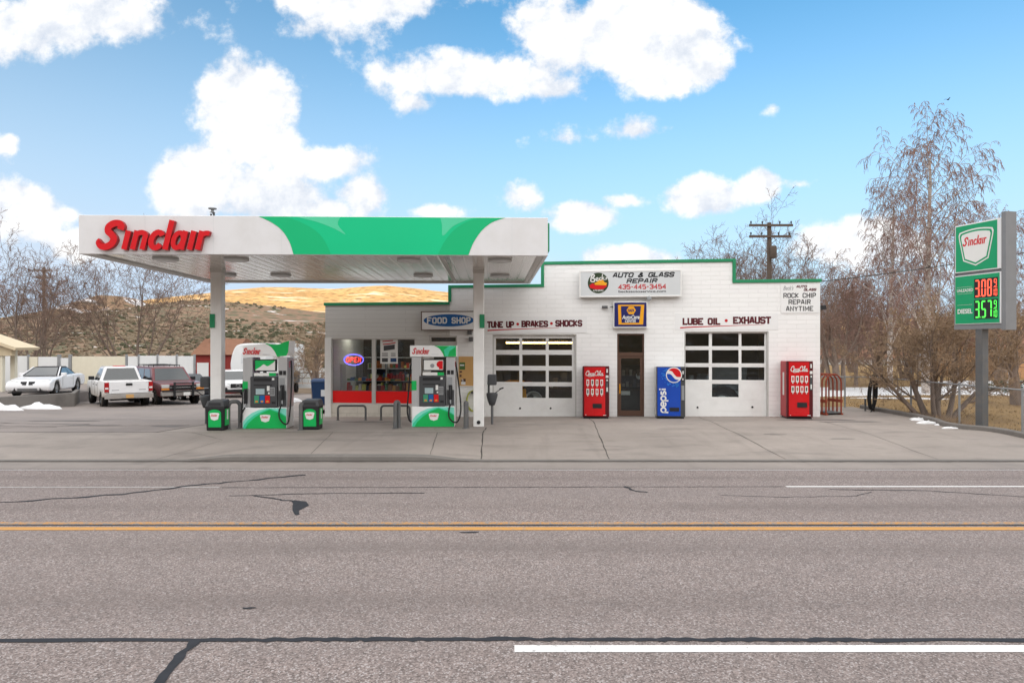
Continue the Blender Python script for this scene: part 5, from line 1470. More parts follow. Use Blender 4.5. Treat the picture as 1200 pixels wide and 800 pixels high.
# columns
for i, px in enumerate((255.3, 561)):
    y = 3.6; x = cpx(px, y); w = .155
    P = Matrix.Rotation(CROT, 4, 'Z') @ Vector((x, y, 0)); g = gz(CF.x+P.x, CF.y+P.y)
    b = MB(); b.box(x-w, y-w, g-.02, x+w, y+w, CZ0+.055); col_ = b.build('column', M_WHITE, can, bevel=.02)
    b = MB(); b.box(x-w-.01, y-w-.01, CZ0-.05, x+w+.01, y+w+.01, CZ0+.052); b.build('column_cap', M_ALU, col_)
    b = MB(); z = fz(561, 377)-.2; s_ = 1 if i else -1
    b.box(x-.16 if i == 0 else x+.03, y-w-.03, 2.95, x-.02 if i == 0 else x+.17, y-w-.002, 3.34); b.build('green_plate', M_TRIMG, col_)
    if i:
        b = MB(); b.lathe([(0, -.03), (.05, -.03), (.055, 0)], (x, y-w-.001, g+.12), 12, 'y'); b.build('drain_hole', M_BLACK, col_)
# vent on the canopy roof
q = at(249, 251, 16.7)
t = thing('roof_vent', 'thin vent pipe standing on top of the canopy', 'vent', (q.x, q.y, CZ1-.13), 0)
b = MB(); b.tube([(-.05, 0, -.1), (-.05, 0, .34)], .035, 8); b.tube([(.05, 0, -.1), (.05, 0, .36)], .035, 8); b.build('pipe', M_DKGREY, t); t.scale = (.7, .7, .9)
b = MB(); b.lathe([(0, .52), (.14, .50), (.14, .47), (.05, .45), (.05, .40), (.10, .38), (0, .37)], (0, 0, 0), 12); b.tube([(0, 0, .34), (0, 0, .5)], .012, 6); b.build('cap', M_STEEL2, t)

# ------------------------------------------------------------------ fuel dispensers
def swoosh_base(b, x0, x1, z0, z1, y):
    W = x1-x0; H = z1-z0
    P = lambda a, c: (x0+a*W, z0+c*H)
    b.poly([P(0, 0), P(.0, .30), P(.08, .55), P(.2, .75), P(.36, .90), P(.56, .995), P(.75, .99), P(.9, .98), P(1, .97), P(1, .4), P(1, 0)], y, None, 2)
    b.poly([P(0, 0), P(.03, .18), P(.12, .42), P(.26, .66), P(.45, .86), P(.62, .97), P(.80, .85), P(.92, .72), P(1, .60), P(1, 0)], y-.002, None, 3)
    b.poly([P(.06, 0), P(.12, .24), P(.26, .52), P(.43, .76), P(.62, .93), P(.80, .78), P(.92, .66), P(1, .56), P(1, 0)], y-.004, None, 1)
M_TEAL = mat('pale_teal', (.22, .70, .56), .35, var=.08); M_GBR = mat('bright_green', (.008, .42, .095), .35, var=.08)
M_MINT = mat('mint_green', (.05, .58, .33), .35, var=.08)
def badge(parent, cx, cz, w, y):
    b = MB(); b.poly(shield_pts(cx, cz, w, w*.74), y); bd = b.build('badge', M_PAPER, parent)
    b = MB(); name_script(b, cx-w*.37, cz+w*.03, w*.20, y-.003, 0, 0, w*.70); b.build('lettering', M_RED, bd)
    return bd
def hose(parent, pts, r=.022):
    b = MB(); b.tube(catmull(pts, 6), r, 8); return b.build('hose', M_RUB, parent)
def nozzle(parent, x, y, z, side):
    b = MB()
    b.hexa([(x-.045, y-.03, z), (x+.045, y-.03, z), (x+.045, y+.06, z), (x-.045, y+.06, z), (x-.05, y-.06, z+.42), (x+.05, y-.06, z+.42), (x+.05, y+.05, z+.42), (x-.05, y+.05, z+.42)])
    n = b.build('nozzle', M_BLACK, parent, bevel=.015)
    b = MB(); b.tube([(x, y-.02, z), (x, y-.03, z-.06), (x+.01*side, y-.05, z-.11)], [.02, .018, .016], 8); b.build('spout', M_STEEL2, n)
    b = MB(); b.tube(catmull([(x, y-.065, z+.38), (x, y-.12, z+.3), (x, y-.12, z+.12), (x, y-.04, z+.04)], 4), .012, 6); b.build('lever', M_DKGREY, n)
    return n
def dispenser(px, pyb, W, label, wave):
    p = on(px, pyb, .12); y0 = p.y+.38
    t = thing('fuel_dispenser', label, 'fuel pump', (p.x*(y0/p.y), y0, gz(p.x, p.y)), CROT, 'fuel dispensers under the canopy')
    h = W/2; F = -.36
    b = MB(); b.box(-h+.05, F, 0, h-.05, .36, .59); base = b.build('base', M_WHITEP, t, bevel=.03)
    b = MB()
    P = [(-h+.055, .005), (h-.055, .005)]
    swoosh_base(b, -h+.065, h-.065, .012, .58, F-.004); b.build('green_swoosh', [M_WHITEP, M_GBR, M_TEAL, M_MINT], base)
    badge(base, .02, .29, .29, F-.012)
    for sx in (-1, 1):
        x0, x1 = (-h+.05, -h+.32) if sx < 0 else (h-.30, h-.05)
        b = MB(); b.box(x0, F+.03, .591, x1, .33, 1.99); c = b.build('column', M_SILV, t, bevel=.015)
        b = MB(); b.box(x0+.02, F+.012, .62, x1-.02, F+.028, 1.06, 0) if sx > 0 else b.box(x0+.0, F+.018, 1.05, x0+.14, F+.029, 1.32, 1)
        b.build('holster', [M_DKGREY, M_GBR], c)
    b = MB(); xa, xc = -h+.27, h-.31
    b.box(xa, F-.02, .60, xc, .30, 1.46); con = b.build('console', M_DKGREY, t, bevel=.02)
    y = F-.024
    w = xc-xa; cx = (xa+xc)/2
    b = MB(); b.box(xa+.10, y-.004, 1.33, xc-.16, y, 1.42); b.box(xa+.10, y-.012, 1.21, xc-.14, y, 1.235); b.build('price_window', M_BLACK, con)
    b = MB(); b.box(xa+.16, y-.006, .96, xa+.40, y, 1.12); b.build('display', M_SCREEN, con)
    b = MB()
    for k, mi in enumerate((1, 2, 3)): b.box(xa+.12+k*.15, y-.01, .72, xa+.25+k*.15, y, .93, k); b.box(xa+.15+k*.15, y-.013, .74, xa+.22+k*.15, y-.0105, .79, 3)
    b.build('grade_button', [mat('grade_green', (.05, .28, .16), .4), M_BLUE, M_RED, M_AMBER], con)
    b = MB(); b.box(xc-.20, y-.008, .92, xc-.06, y, 1.16, 0); b.box(xc-.28, y-.012, 1.06, xc-.21, y, 1.20, 1); b.box(xc-.14, y-.01, 1.36, xc-.08, y, 1.42, 1)
    for i in range(4):
        for j in range(3): b.box(xc-.19+j*.04, y-.011, 1.10-i*.045, xc-.16+j*.04, y-.0085, 1.13-i*.045, 2)
    b.box(xc-.15, y-.01, .70, xc-.05, y, .76, 3); b.box(xc-.25, y-.01, .97, xc-.21, y, 1.02, 1)
    b.build('keypad', [M_STEEL2, M_PAPER, M_STEEL, M_BLACK], con)
    # video screen above the console
    b = MB(); b.box(xa+.10, F+.02, 1.60, xc-.04, F+.12, 2.0-.06); b.box(cx-.05, F+.06, 1.46, cx+.05, F+.1, 1.6); sc_ = b.build('video_screen', M_BLACK, t, bevel=.012)
    b = MB(); a, c = xa+.13, xc-.07
    if wave:
        b.box(a, F+.013, 1.63, c, F+.018, 1.91, 1)
        b.poly([(a+.01, 1.63)]+[(p.x, p.y) for p in catmull([(a+.02, 1.66, 0), (a+.14, 1.73, 0), (a+.24, 1.80, 0), (a+.34, 1.75, 0), (c-.06, 1.84, 0), (c, 1.90, 0)], 4)]+[(c, 1.63)], F+.010, None, 0)
    else:
        b.box(a, F+.013, 1.63, c, F+.018, 1.91, 0); b.disc(c-.10, 1.79, .09, F+.0085, n=16, mi=2); b.box(c-.12, F+.010, 1.65, c-.01, F+.0105, 1.89, 2); b.disc(a+.24, 1.75, .06, F+.0095, n=14, mi=3)
    b.build('picture', [M_PAPER, M_GBR, M_RED, M_STEEL2], sc_)
    b = MB(); b.box(xa+.10, F+.0, 1.475, cx+.14, F+.02, 1.56, 0); b.box(cx+.141, F+.0, 1.475, xc-.05, F+.02, 1.56, 1); b.build('price_strip', [M_PAPER, M_GBR], t)
    # header
    hz0, hz1 = 2.0, 2.40 if wave else 2.33
    if wave:
        up = [(p.x, p.y) for p in catmull([(-h+.04, 2.30, 0), (-.2, 2.36, 0), (.02, 2.385, 0), (.16, 2.36, 0), (.36, 2.36, 0), (.52, 2.42, 0), (h-.0, 2.46, 0)], 5)]
        out = [(-h+.04, hz0), (h-.08, hz0+.04), (h-.03, hz0+.14)]+list(reversed(up))
        b = MB(); b.poly(out, -.30, .30); hd = b.build('header', M_WHITEP, t)
        gpts = [(p.x, p.y) for p in catmull([(.0, 2.375, 0), (.14, 2.30, 0), (.26, 2.16, 0), (.33, 2.012, 0)], 5)]
        top = [q for q in up if q[0] > .01]
        b = MB(); b.poly(gpts+[(h-.08, hz0+.042), (h-.03, hz0+.14)]+list(reversed(top)), -.305, -.3005); b.build('green_swoosh', M_GBR, hd)
        xs = -h+.04
    else:
        b = MB(); b.box(-h+.0, -.32, hz0, h, .32, hz1); hd = b.build('header', M_WHITEP, t, bevel=.015)
        gp = [(p.x, p.y) for p in catmull([(.02, hz1-.01, 0), (.16, hz1-.08, 0), (.26, hz0+.12, 0), (.31, hz0+.01, 0)], 5)]
        b = MB(); b.poly(gp+[(h-.012, hz0+.01), (h-.012, hz1-.01)], -.324); g_ = b.build('green_swoosh', M_GBR, hd)
        b = MB(); b.poly([(h-.2, hz1-.012), (.30, hz0+.2), (.34, hz0+.02), (.42, hz0+.02), (.46, hz0+.16), (h-.012, hz1-.03)][::-1], -.3255); b.build('mint_flash', M_MINT, g_)
        xs = -h+.06
    b = MB(); name_script(b, xs+.01, hz0+.075, .19, -.329, 0, 0, .52); b.build('lettering', M_RED, hd)
    b = MB(); b.box(xs+.56, -.3285, hz0+.07, xs+.76, -.328, hz0+.085); b.build('tagline', M_GREYP, hd)
    # nozzles and hoses
    if not wave:
        nozzle(t, h-.17, F-.01, .78, 1)
        hose(t, [(h-.17, F-.06, .66), (h-.21, F-.06, .5), (h-.20, F-.10, .28), (h-.06, F-.12, .15), (h+.06, F-.08, .20), (h+.12, F+.08, .5), (h+.08, F+.2, 1.0), (h-.0, F+.25, 1.6), (h-.04, F+.25, 1.85)])
        hose(t, [(-h+.02, F+.3, 1.86), (-h-.02, F+.25, 1.6), (-h-.06, F+.15, .9), (-h-.08, F+.1, .45), (-h-.02, F+.05, .2), (-h+.05, F+.1, .14)])
    else:
        nozzle(t, h-.17, F-.01, .80, 1); nozzle(t, -h+.14, F-.01, .70, -1)
        hose(t, [(h-.17, F-.06, .70), (h-.24, F-.06, .5), (h-.22, F-.10, .3), (h-.08, F-.12, .15), (h+.02, F-.08, .22), (h+.06, F+.0, .8), (h+.04, F+.15, 1.5), (h-.0, F+.25, 1.9)])
        hose(t, [(-h+.14, F-.06, .60), (-h+.06, F-.07, .42), (-h+.02, F-.03, .2), (-h+.0, F+.1, .35), (-h+.0, F+.2, 1.2), (-h+.03, F+.25, 1.9)])
    b = MB()
    for k in range(3): b.box(h-.05, F+.2, 1.72+k*.06, h-.035, F+.3, 1.745+k*.06)
    b.build('side_decal', M_RED, t)
    b = MB(); b.box(h-.27, F+.018, 1.50, h-.18, F+.028, 1.62); b.box(h-.16, F+.018, 1.50, h-.08, F+.028, 1.62); b.build('sticker', M_BLACK, t)
    b = MB(); b.box(h-.26, F+.018, 1.14, h-.12, F+.028, 1.42); b.build('notice', M_STEEL2, t)
    return t
dispenser(315, 502.3, 1.33, 'fuel pump with a raised green wave header beside the left canopy column', True)
dispenser(508.8, 500.3, 1.33, 'fuel pump with a flat rectangular header beside the right canopy column', False)

# ------------------------------------------------------------------ bins, hoop guards, washer stands
def waste_bin(px, pyb, label):
    p = on(px, pyb, .12); y0 = p.y+.28
    t = thing('waste_bin', label, 'bin', (p.x*y0/p.y, y0, gz(p.x, p.y)), CROT, 'black and green waste bins at the pumps'); t.scale = (.86, .86, .97)
    b = MB(); b.hexa([(-.27, -.27, .0), (.27, -.27, .0), (.27, .27, .0), (-.27, .27, .0), (-.29, -.29, .66), (.29, -.29, .66), (.29, .29, .66), (-.29, .29, .66)]); b.build('body', M_BLACK, t, bevel=.03)
    b = MB(); b.hexa([(-.31, -.31, .661), (.31, -.31, .661), (.31, .31, .661), (-.31, .31, .661), (-.25, -.26, .84), (.25, -.26, .84), (.25, .27, .86), (-.25, .27, .86)]); lid = b.build('lid', M_DKGREY, t, bevel=.03)
    b = MB(); b.hexa([(-.2, -.305, .70), (.2, -.305, .70), (.2, -.28, .70), (-.2, -.28, .70), (-.18, -.283, .79), (.18, -.283, .79), (.18, -.26, .79), (-.18, -.26, .79)]); b.build('flap', M_BLACK, lid)
    b = MB(); pts = [(-.20, .10), (.20, .10), (.20, .50)]+[(.20*math.cos(R(a)), .50+.10*math.sin(R(a))) for a in range(20, 161, 20)]+[(-.20, .50)]
    vs = [(x, -.281-.02*(z/.6), z) for x, z in pts]; b.add(vs, [list(range(len(vs)))])
    pn = b.build('green_panel', M_GBR, t); badge(pn, 0, .40, .30, -.305)
    b = MB(); b.box(.273, -.18, .14, .292, .18, .60); b.build('side_panel', M_GBR, t)
    b = MB(); b.box(.293, -.05, .3, .297, .05, .58); b.build('side_sticker', M_PAPER, t)
waste_bin(255.8, 504.8, 'black waste bin with green panel in front of the left canopy column')
waste_bin(365.8, 503.8, 'black waste bin with green panel between the left pump and the shop window')
def hoop(px0, px1, pyb, H, label, D=None, rz=0.0, r=.055, cat='hoop guard', group='grey hoop guards by the pumps', rad=.16):
    pm = on((px0+px1)/2, pyb, .12)
    W = (px1-px0)*pm.y/FPX
    t = tag(bpy.data.objects.new('hoop_guard', None), label, cat, group); COL.objects.link(t)
    t.location = (pm.x, pm.y, gz(pm.x, pm.y)); t.rotation_euler = (0, 0, rz); h = W/2
    arc = lambda cx, a0, a1: [(cx+rad*math.cos(R(a0+(a1-a0)*k/6)), 0, H-rad+rad*math.sin(R(a0+(a1-a0)*k/6))) for k in range(7)]
    b = MB(); b.tube([(-h, 0, -.05)]+arc(-h+rad, 180, 90)+arc(h-rad, 90, 0)+[(h, 0, -.05)], r, 12); b.build('tube', M_STEEL, t)
    b = MB()
    for s_ in (-h, h): b.lathe([(0, .012), (r*1.7, .012), (r*1.7, -.02)], (s_, 0, 0), 14)
    b.build('floor_plate', M_STEEL, t)
hoop(268, 281, 502, .76, 'hoop guard right of the bin at the left canopy column', rz=R(35), rad=.13)
hoop(352, 358.5, 503.3, .72, 'hoop guard left of the bin beside the left pump', rz=R(55), rad=.06)
hoop(462, 468.5, 501.5, .74, 'narrow hoop guard just left of the right pump', rz=R(60), rad=.07)
hoop(544.5, 548, 501.5, .72, 'narrow hoop guard between the right pump and the right canopy column', rz=R(70), rad=.035)
hoop(396, 428.5, 489.5, .47, 'low wide hoop guard under the left shop window', r=.035, group='low hoop guards under the shop windows', rad=.10)
hoop(446.5, 480, 489.5, .47, 'low wide hoop guard under the right shop window', r=.035, group='low hoop guards under the shop windows', rad=.10)

def washer(px, py_top, py_bot, D, label, side, ground):
    p = at(px, py_bot, D); zt = at(px, py_top, D).z; H = zt-p.z
    t = thing('washer_station', label, 'washer station', (p.x, D, p.z), 0, 'windscreen washer stations')
    b = MB(); b.hexa([(-.14, -.13, H*.66), (.14, -.13, H*.66), (.14, .13, H*.66), (-.14, .13, H*.66), (-.13, -.12, H), (.13, -.12, H), (.13, .12, H), (-.13, .12, H)]); b.build('towel_box', M_DKGREY, t, bevel=.035)
    b = MB(); b.lathe([(0, 0), (.08, .01), (.13, H*.16), (.17, H*.34), (.165, H*.40), (.12, H*.41), (.0, H*.38)], (0, 0, 0), 14); b.build('water_bucket', M_DKGREY, t)
    b = MB(); b.box(-side*.10-.03, .02, H*.36, -side*.10+.03, .10, H*.68); b.build('bracket', M_DKGREY, t)
    b = MB(); b.tube([(side*.04, 0, H*.36), (side*.28, -.03, H*.55)], .012, 6); b.tube([(side*.22, -.05, H*.53), (side*.34, -.02, H*.57)], .02, 6); b.build('squeegee', M_BLACK, t)
    b = MB(); b.tube([(0, 0, .02), (0, 0, ground-p.z)], .035, 8); b.build('post', M_STEEL, t)
washer(576.6, 438.5, 475, 20.2, 'dark windscreen washer stand right of the right canopy column', 1, .11)
washer(241.5, 441, 478, 20.4, 'dark windscreen washer stand left of the left canopy column', -1, .11)

# ------------------------------------------------------------------ roadside price sign
SROT = R(-76.0)
SP = on(1150.3, 502, .13); SD = 19.28
sg = thing('price_sign', 'tall green roadside fuel price sign on a grey pole with red and green digits', 'sign', (13.27, SD, .05), SROT)
b = MB(); b.box(-.11, -.11, -.1, .11, .11, 2.95); b.build('pole', M_STEEL, sg, bevel=.012)
b = MB(); b.box(-.2, -.2, .0, .2, .2, .07); b.build('base_plate', M_STEEL2, sg, bevel=.01)
SW = .725; zt1, zb1, zt2, zb2 = 5.87, 4.49, 4.41, 3.0
b = MB(); b.box(-SW, -.13, 2.86, SW, .17, 3.0-.005); b.box(-SW, -.10, 4.42, SW, .17, 4.48); b.box(SW-.0, -.16, 2.82, SW+.13, .20, 6.02); b.box(-SW-.05, -.13, 2.86, -SW-.001, .17, 5.90); b.box(-SW, .0, 3.0, SW, .16, 4.41); b.box(-SW, .0, 4.49, SW, .16, 5.87); b.build('cabinet', M_SIGNG, sg)
def SXY(px, py):
    k = (px-600)/FPX; c, s_ = math.cos(SROT), math.sin(SROT); yl = -.18
    # plane y=yl of the sign frame
    x = (k*(SD+yl*c)-(13.27)+yl*s_)/(c-k*s_)
    D = SD+x*s_+yl*c
    return x, EYE+(HOR-py)*D/FPX-.05
b = MB(); b.box(-SW+.0, -.16, zb1, SW-.001, -.001, zt1); up_ = b.build('name_panel', M_FASC, sg, bevel=.01, seg=1)
b = MB(); m_ = .035; b.box(-SW+m_, -.166, zb1+m_, SW-.12, -.161, zt1-m_); b.build('green_face', mat('sign_green', (.006, .30, .125), .35, var=.05), up_)
M_SGRN = MATS['sign_green']
cx = (-SW+m_+SW-.12)/2; cz = (zt1+zb1)/2+.0
b = MB(); b.poly(shield_pts(cx, cz, 1.10, 1.06), -.170); b.build('white_outline', M_PAPER, up_)
b = MB(); b.poly(shield_pts(cx, cz, 1.02, .98), -.173); b.build('green_outline', M_SGRN, up_)
b = MB(); b.poly(shield_pts(cx, cz, .92, .88), -.176); b.build('white_shield', M_PAPER, up_)
b = MB(); name_script(b, cx-.40, cz+.05, .27, -.179, 0, 0, .79); b.build('red_lettering', M_RED, up_)
b = MB(); b.box(-SW+.0, -.16, zb2, SW-.001, -.001, zt2); lp = b.build('price_panel', M_FASC, sg, bevel=.01, seg=1)
b = MB(); b.box(-SW+.02, -.166, zb2+.025, SW-.05, -.161, zt2-.025); b.build('green_face', M_SGRN, lp)
dx0, dx1 = -.05, .60
b = MB(); b.box(dx0-.04, -.171, 3.73, dx1+.03, -.167, 4.27); b.build('upper_display', M_BLACK, lp)
b = MB(); b.box(dx0-.04, -.171, 3.14, dx1+.03, -.167, 3.68); b.build('lower_display', M_BLACK, lp)
SEG = {'0': 'abcdef', '1': 'bc', '3': 'abcdg', '5': 'acdfg', '7': 'abc', '8': 'abcdefg', '9': 'abcdfg'}
def digit(b, ch, x, z, w, h, t, y):
    o = t/2; X0, X1, Z0_, ZM_, Z1_ = x+o, x+w-o, z+o, z+h/2, z+h-o; e = t*.28
    L_ = {'a': ((X0, Z1_), (X1, Z1_)), 'b': ((X1, Z1_-e), (X1, ZM_+e)), 'c': ((X1, ZM_-e), (X1, Z0_+e)), 'd': ((X0, Z0_), (X1, Z0_)), 'e': ((X0, ZM_-e), (X0, Z0_+e)), 'f': ((X0, Z1_-e), (X0, ZM_+e)), 'g': ((X0, ZM_), (X1, ZM_))}
    for s_ in SEG[ch]: b.stroke([L_[s_][0], L_[s_][1]], t, y)
def price(z0, z1, d3, m, nm):
    b = MB(); h = z1-z0-.06; w = .145; x = dx0-.015; t_ = .042
    for i, ch in enumerate(d3): digit(b, ch, x+i*.178+(.02 if i else 0), z0+.03, w, h, t_, -.1735)
    b.disc(x+w+.016, z0+.05, .017, -.1735, n=10)
    xs = x+3*.178+.03; digit(b, '9', xs+.015, z0+h*.53+.03, .085, h*.45, .022, -.1735)
    b.box(xs, -.1745, z0+.03+h*.48, xs+.115, -.1735, z0+.03+h*.505)
    digit(b, '1', xs-.02, z0+.03, .05, h*.42, .02, -.1735); digit(b, '0', xs+.045, z0+.03, .07, h*.42, .02, -.1735)
    b.build(nm, m, lp)
price(3.73, 4.27, '308', M_LEDR, 'red_digits'); price(3.14, 3.68, '357', M_LEDG, 'green_digits')
b = MB(); text(b, 'UNLEADED', -.385, 3.98, .085, -.170, 0, .52, bold=.02); text(b, 'DIESEL', -.385, 3.38, .125, -.170, 0, .48, bold=.03); b.box(-.64, -.1705, 3.88, -.15, -.169, 3.885); b.box(-.64, -.1705, 4.07, -.15, -.169, 4.075); b.box(-.64, -.1705, 3.56, -.15, -.169, 3.565); b.build('white_lettering', M_PAPER, lp)

# ------------------------------------------------------------------ red tyre cage at the corner of the building
p = on(974.5, 486.5, .08)
t = thing('tyre_cage', 'rusty red tubular tyre cage of arched bars at the right corner of the building', 'tyre cage', (p.x, p.y+.3, gz(p.x, p.y)-.0), R(14))
for i, y in enumerate((-.30, -.10, .10, .30)):
    b = MB(); hw, H, rad = .30, 1.38, .30
    b.tube([(-hw, y, .02), (-hw, y, H-rad)]+[(-hw*math.cos(R(k*12)), y, H-rad+rad*math.sin(R(k*12))) for k in range(1, 15)]+[(hw, y, H-rad), (hw, y, .02)], .026, 8); b.build('arch', M_RUST, t)
b = MB()
for x in (-.30, .30):
    b.box(x-.035, -.36, .0, x+.035, .36, .06); b.box(x-.03, -.34, .42, x+.03, .34, .52)
b.build('side_rail', M_RUST, t)
b = MB(); b.box(-.26, -.33, .06, .26, .33, .10); b.build('floor_tray', M_STEEL, t)
# ------------------------------------------------------------------ vehicles (local x forward, y left, z up)
def arch(cx, r, zb, n=10):      # points from front to back over a wheel arch
    a0 = math.asin(max(-1, min(1, (zb-.34)/r))) if r else 0
    return [(cx+r*math.cos(a), .34+r*math.sin(a)) for a in [lerp(a0, PI-a0, k/n) for k in range(n+1)]]
def slab(mb, pts, W, inset=.07, mi=0, sx=.985, sz=.95):
    """side outline swept over the car's width, drawn in a little at both flanks"""
    n = len(pts); cx = sum(p[0] for p in pts)/n; cz = (max(p[1] for p in pts)+min(p[1] for p in pts))/2
    lay = [(-W, sx, sz), (-W+inset, 1, 1), (W-inset, 1, 1), (W, sx, sz)]
    vs = []
    for (y, a, c) in lay: vs += [(cx+(x-cx)*a, y, cz+(z-cz)*c) for x, z in pts]
    fs = [list(range(n)), list(range(4*n-1, 3*n-1, -1))]
    for l in range(3): fs += [(l*n+i, l*n+(i+1) % n, (l+1)*n+(i+1) % n, (l+1)*n+i) for i in range(n)]
    mb.add(vs, fs, mi)
def wheels(t, xs, W, r, rim_m, tw=.23):
    for x in xs:
        for s in (-1, 1):
            b = MB(); tyre_mesh(b, r, tw, r*.64, (x, s*(W-.125), r), 'y', 26); w = b.build('wheel', M_TYRE, t)
            b = MB(); c = (x, s*(W-.125), r)
            b.lathe([(r*.65, s*.085), (r*.60, s*.10), (r*.56, s*.06), (r*.16, s*.07), (r*.12, s*.10), (0, s*.10)], c, 22, 'y')
            for k in range(5):
                a = 2*PI*k/5; ca, sa = math.cos(a), math.sin(a); p = []
                for (q, h) in ((r*.1, -.05), (r*.6, -.07), (r*.6, .07), (r*.1, .05)):
                    p.append((c[0]+q*ca-h*r*sa, c[1]+s*.095, c[2]+q*sa+h*r*ca))
                b.add(p+[(a_, b_-s*.05, c_) for a_, b_, c_ in p], [(0, 1, 2, 3), (0, 4, 5, 1), (2, 6, 7, 3), (1, 5, 6, 2), (3, 7, 4, 0)])
            b.build('rim', rim_m, w)
            b = MB(); b.lathe([(r*1.12, -.01), (r*1.10, -s*.18), (0, -s*.18)], (x, s*(W-.02), r+.02), 20, 'y'); b.build('wheel_well', M_BLACK, t)
class Cabin:
    def __init__(s, rb, fb, rt, ft, wb, wt, z0, z1): s.__dict__.update(locals())
    def side(s, a, t, sg, o=.0): return (lerp(lerp(s.rb, s.fb, a), lerp(s.rt, s.ft, a), t), sg*(lerp(s.wb, s.wt, t)+o), lerp(s.z0, s.z1, t))
    def front(s, a, t, o=.0): return (lerp(s.fb, s.ft, t)+o, lerp(-1, 1, a)*lerp(s.wb, s.wt, t), lerp(s.z0, s.z1, t)+o*.5)
    def rear(s, a, t, o=.0): return (lerp(s.rb, s.rt, t)-o, lerp(-1, 1, a)*lerp(s.wb, s.wt, t), lerp(s.z0, s.z1, t)+o*.3)
    def build(s, t, m, wins, fw=True, rw=True, bevel=.06, name='cabin'):
        b = MB()
        c0 = [(s.rb, -s.wb, s.z0), (s.fb, -s.wb, s.z0), (s.fb, s.wb, s.z0), (s.rb, s.wb, s.z0)]
        c1 = [(s.rt, -s.wt, s.z1), (s.ft, -s.wt, s.z1), (s.ft, s.wt, s.z1), (s.rt, s.wt, s.z1)]
        b.hexa(c0+c1); cab = b.build(name, m, t, bevel=bevel, seg=3)
        for sg in (-1, 1):
            for (a0, a1, b0, b1) in wins:
                g = MB(); q = [s.side(a0, .06, sg, .008), s.side(a1, .06, sg, .008), s.side(b1, .86, sg, .008), s.side(b0, .86, sg, .008)]
                g.add(q, [(0, 1, 2, 3)]); g.build('side_window', M_CARGLASS_D, cab)
        if fw:
            g = MB(); g.add([s.front(.06, .03, .008), s.front(.94, .03, .008), s.front(.92, .90, .008), s.front(.08, .90, .008)], [(0, 1, 2, 3)]); g.build('windscreen', M_CARGLASS_D, cab)
        if rw:
            g = MB(); g.add([s.rear(.07, .08, .008), s.rear(.93, .08, .008), s.rear(.91, .88, .008), s.rear(.09, .88, .008)], [(0, 1, 2, 3)]); g.build('rear_window', M_CARGLASS_D, cab)
        return cab
M_CARGLASS_D = mat('car_glass', (.020, .028, .032), .05, var=.2, vs=1.5, spec=.8, coat=.5)
def mirror(t, x, W, z, m):
    for s in (-1, 1):
        b = MB(); b.box(x-.07, s*W-.0 if s > 0 else -W-.24, z-.09, x+.05, s*W+.24 if s > 0 else -W, z+.09); b.build('mirror', m, t, bevel=.025)
def plate(t, x, z, sg, m=None, y=0):
    b = MB(); b.box(x-.006 if sg > 0 else x-.012, y-.155, z-.08, x+.012 if sg > 0 else x+.006, y+.155, z+.08); b.build('license_plate', m or M_PAPER, t)
def vehicle(name, label, x, y, rz, z=None):
    return thing(name, label, 'car' if name != 'pickup_truck' else 'pickup truck', (x, y, gz(x, y) if z is None else z), rz)
def hd(a, c): return math.atan2(c, a)

# white pickup seen from behind
t = vehicle('pickup_truck', 'white pickup truck seen from behind with dirty lower sides and silver rear bumper', -19.2, 33.3, hd(-.62, .78))
W = .98; r = .385
b = MB(); slab(b, [(-2.78, .55)]+list(reversed(arch(-1.72, .47, .50)))+[(-.9, .44), (1.2, .44)]+list(reversed(arch(1.90, .47, .50)))+[(2.72, .48), (2.86, .60), (2.88, .98), (2.70, 1.10), (1.25, 1.19), (-.80, 1.19), (-.80, .80), (-2.78, .80)], W); b.build('body', M_CARWD, t, bevel=.03)
b = MB()
for s in (-1, 1): b.hexa([(-2.78, s*.80, .80), (-.82, s*.80, .80), (-.82, s*.975, .80), (-2.78, s*.975, .80), (-2.78, s*.84, 1.24), (-.82, s*.84, 1.24), (-.82, s*.955, 1.24), (-2.78, s*.955, 1.24)])
b.build('bed_side', M_CARWD, t, bevel=.02)
b = MB(); b.box(-2.86, -.795, .70, -2.785, .795, 1.24); tg = b.build('tailgate', M_CARW, t, bevel=.02)
b = MB(); b.box(-2.885, -.13, 1.05, -2.861, .13, 1.15); b.build('handle', M_BLACK, tg)
b = MB(); b.box(-2.868, -.68, .84, -2.862, -.40, .865); b.box(-2.868, .40, .84, -2.862, .68, .865); b.build('badge', M_STEEL2, tg)
for s in (-1, 1):
    b = MB(); b.box(-2.87, s*.80 if s > 0 else -.97, .78, -2.73, .97 if s > 0 else s*.80, 1.20, 0); b.box(-2.875, s*.82 if s > 0 else -.95, .90, -2.871, .95 if s > 0 else s*.82, .98, 1); b.build('tail_light', [M_TAIL, M_PAPER], t, bevel=.01)
b = MB(); b.box(-3.02, -.97, .47, -2.80, .97, .68); b.box(-3.04, -.35, .49, -3.021, .35, .66); bp = b.build('rear_bumper', M_CARS, t, bevel=.035)
plate(bp, -3.05, .575, -1, M_TAN)
c = Cabin(-.80, 1.30, -.66, .62, .90, .67, 1.17, 1.86); c.build(t, M_CARW, [(.06, .36, .10, .34), (.40, .90, .38, .84)])
mirror(t, .95, .90, 1.28, M_BLACK); wheels(t, (-1.72, 1.90), .97, r, M_STEEL2, .27)
b = MB(); b.tube([(-2.5, -.35, .42), (-2.86, -.40, .40)], .035, 8); b.box(-1.9, -.6, .32, -1.5, .6, .46); b.build('underbody', M_BLACK, t)
b = MB(); b.box(-.35, -.25, 1.861, .05, .25, 1.885); b.build('roof_lamp', M_RED, t, bevel=.01)

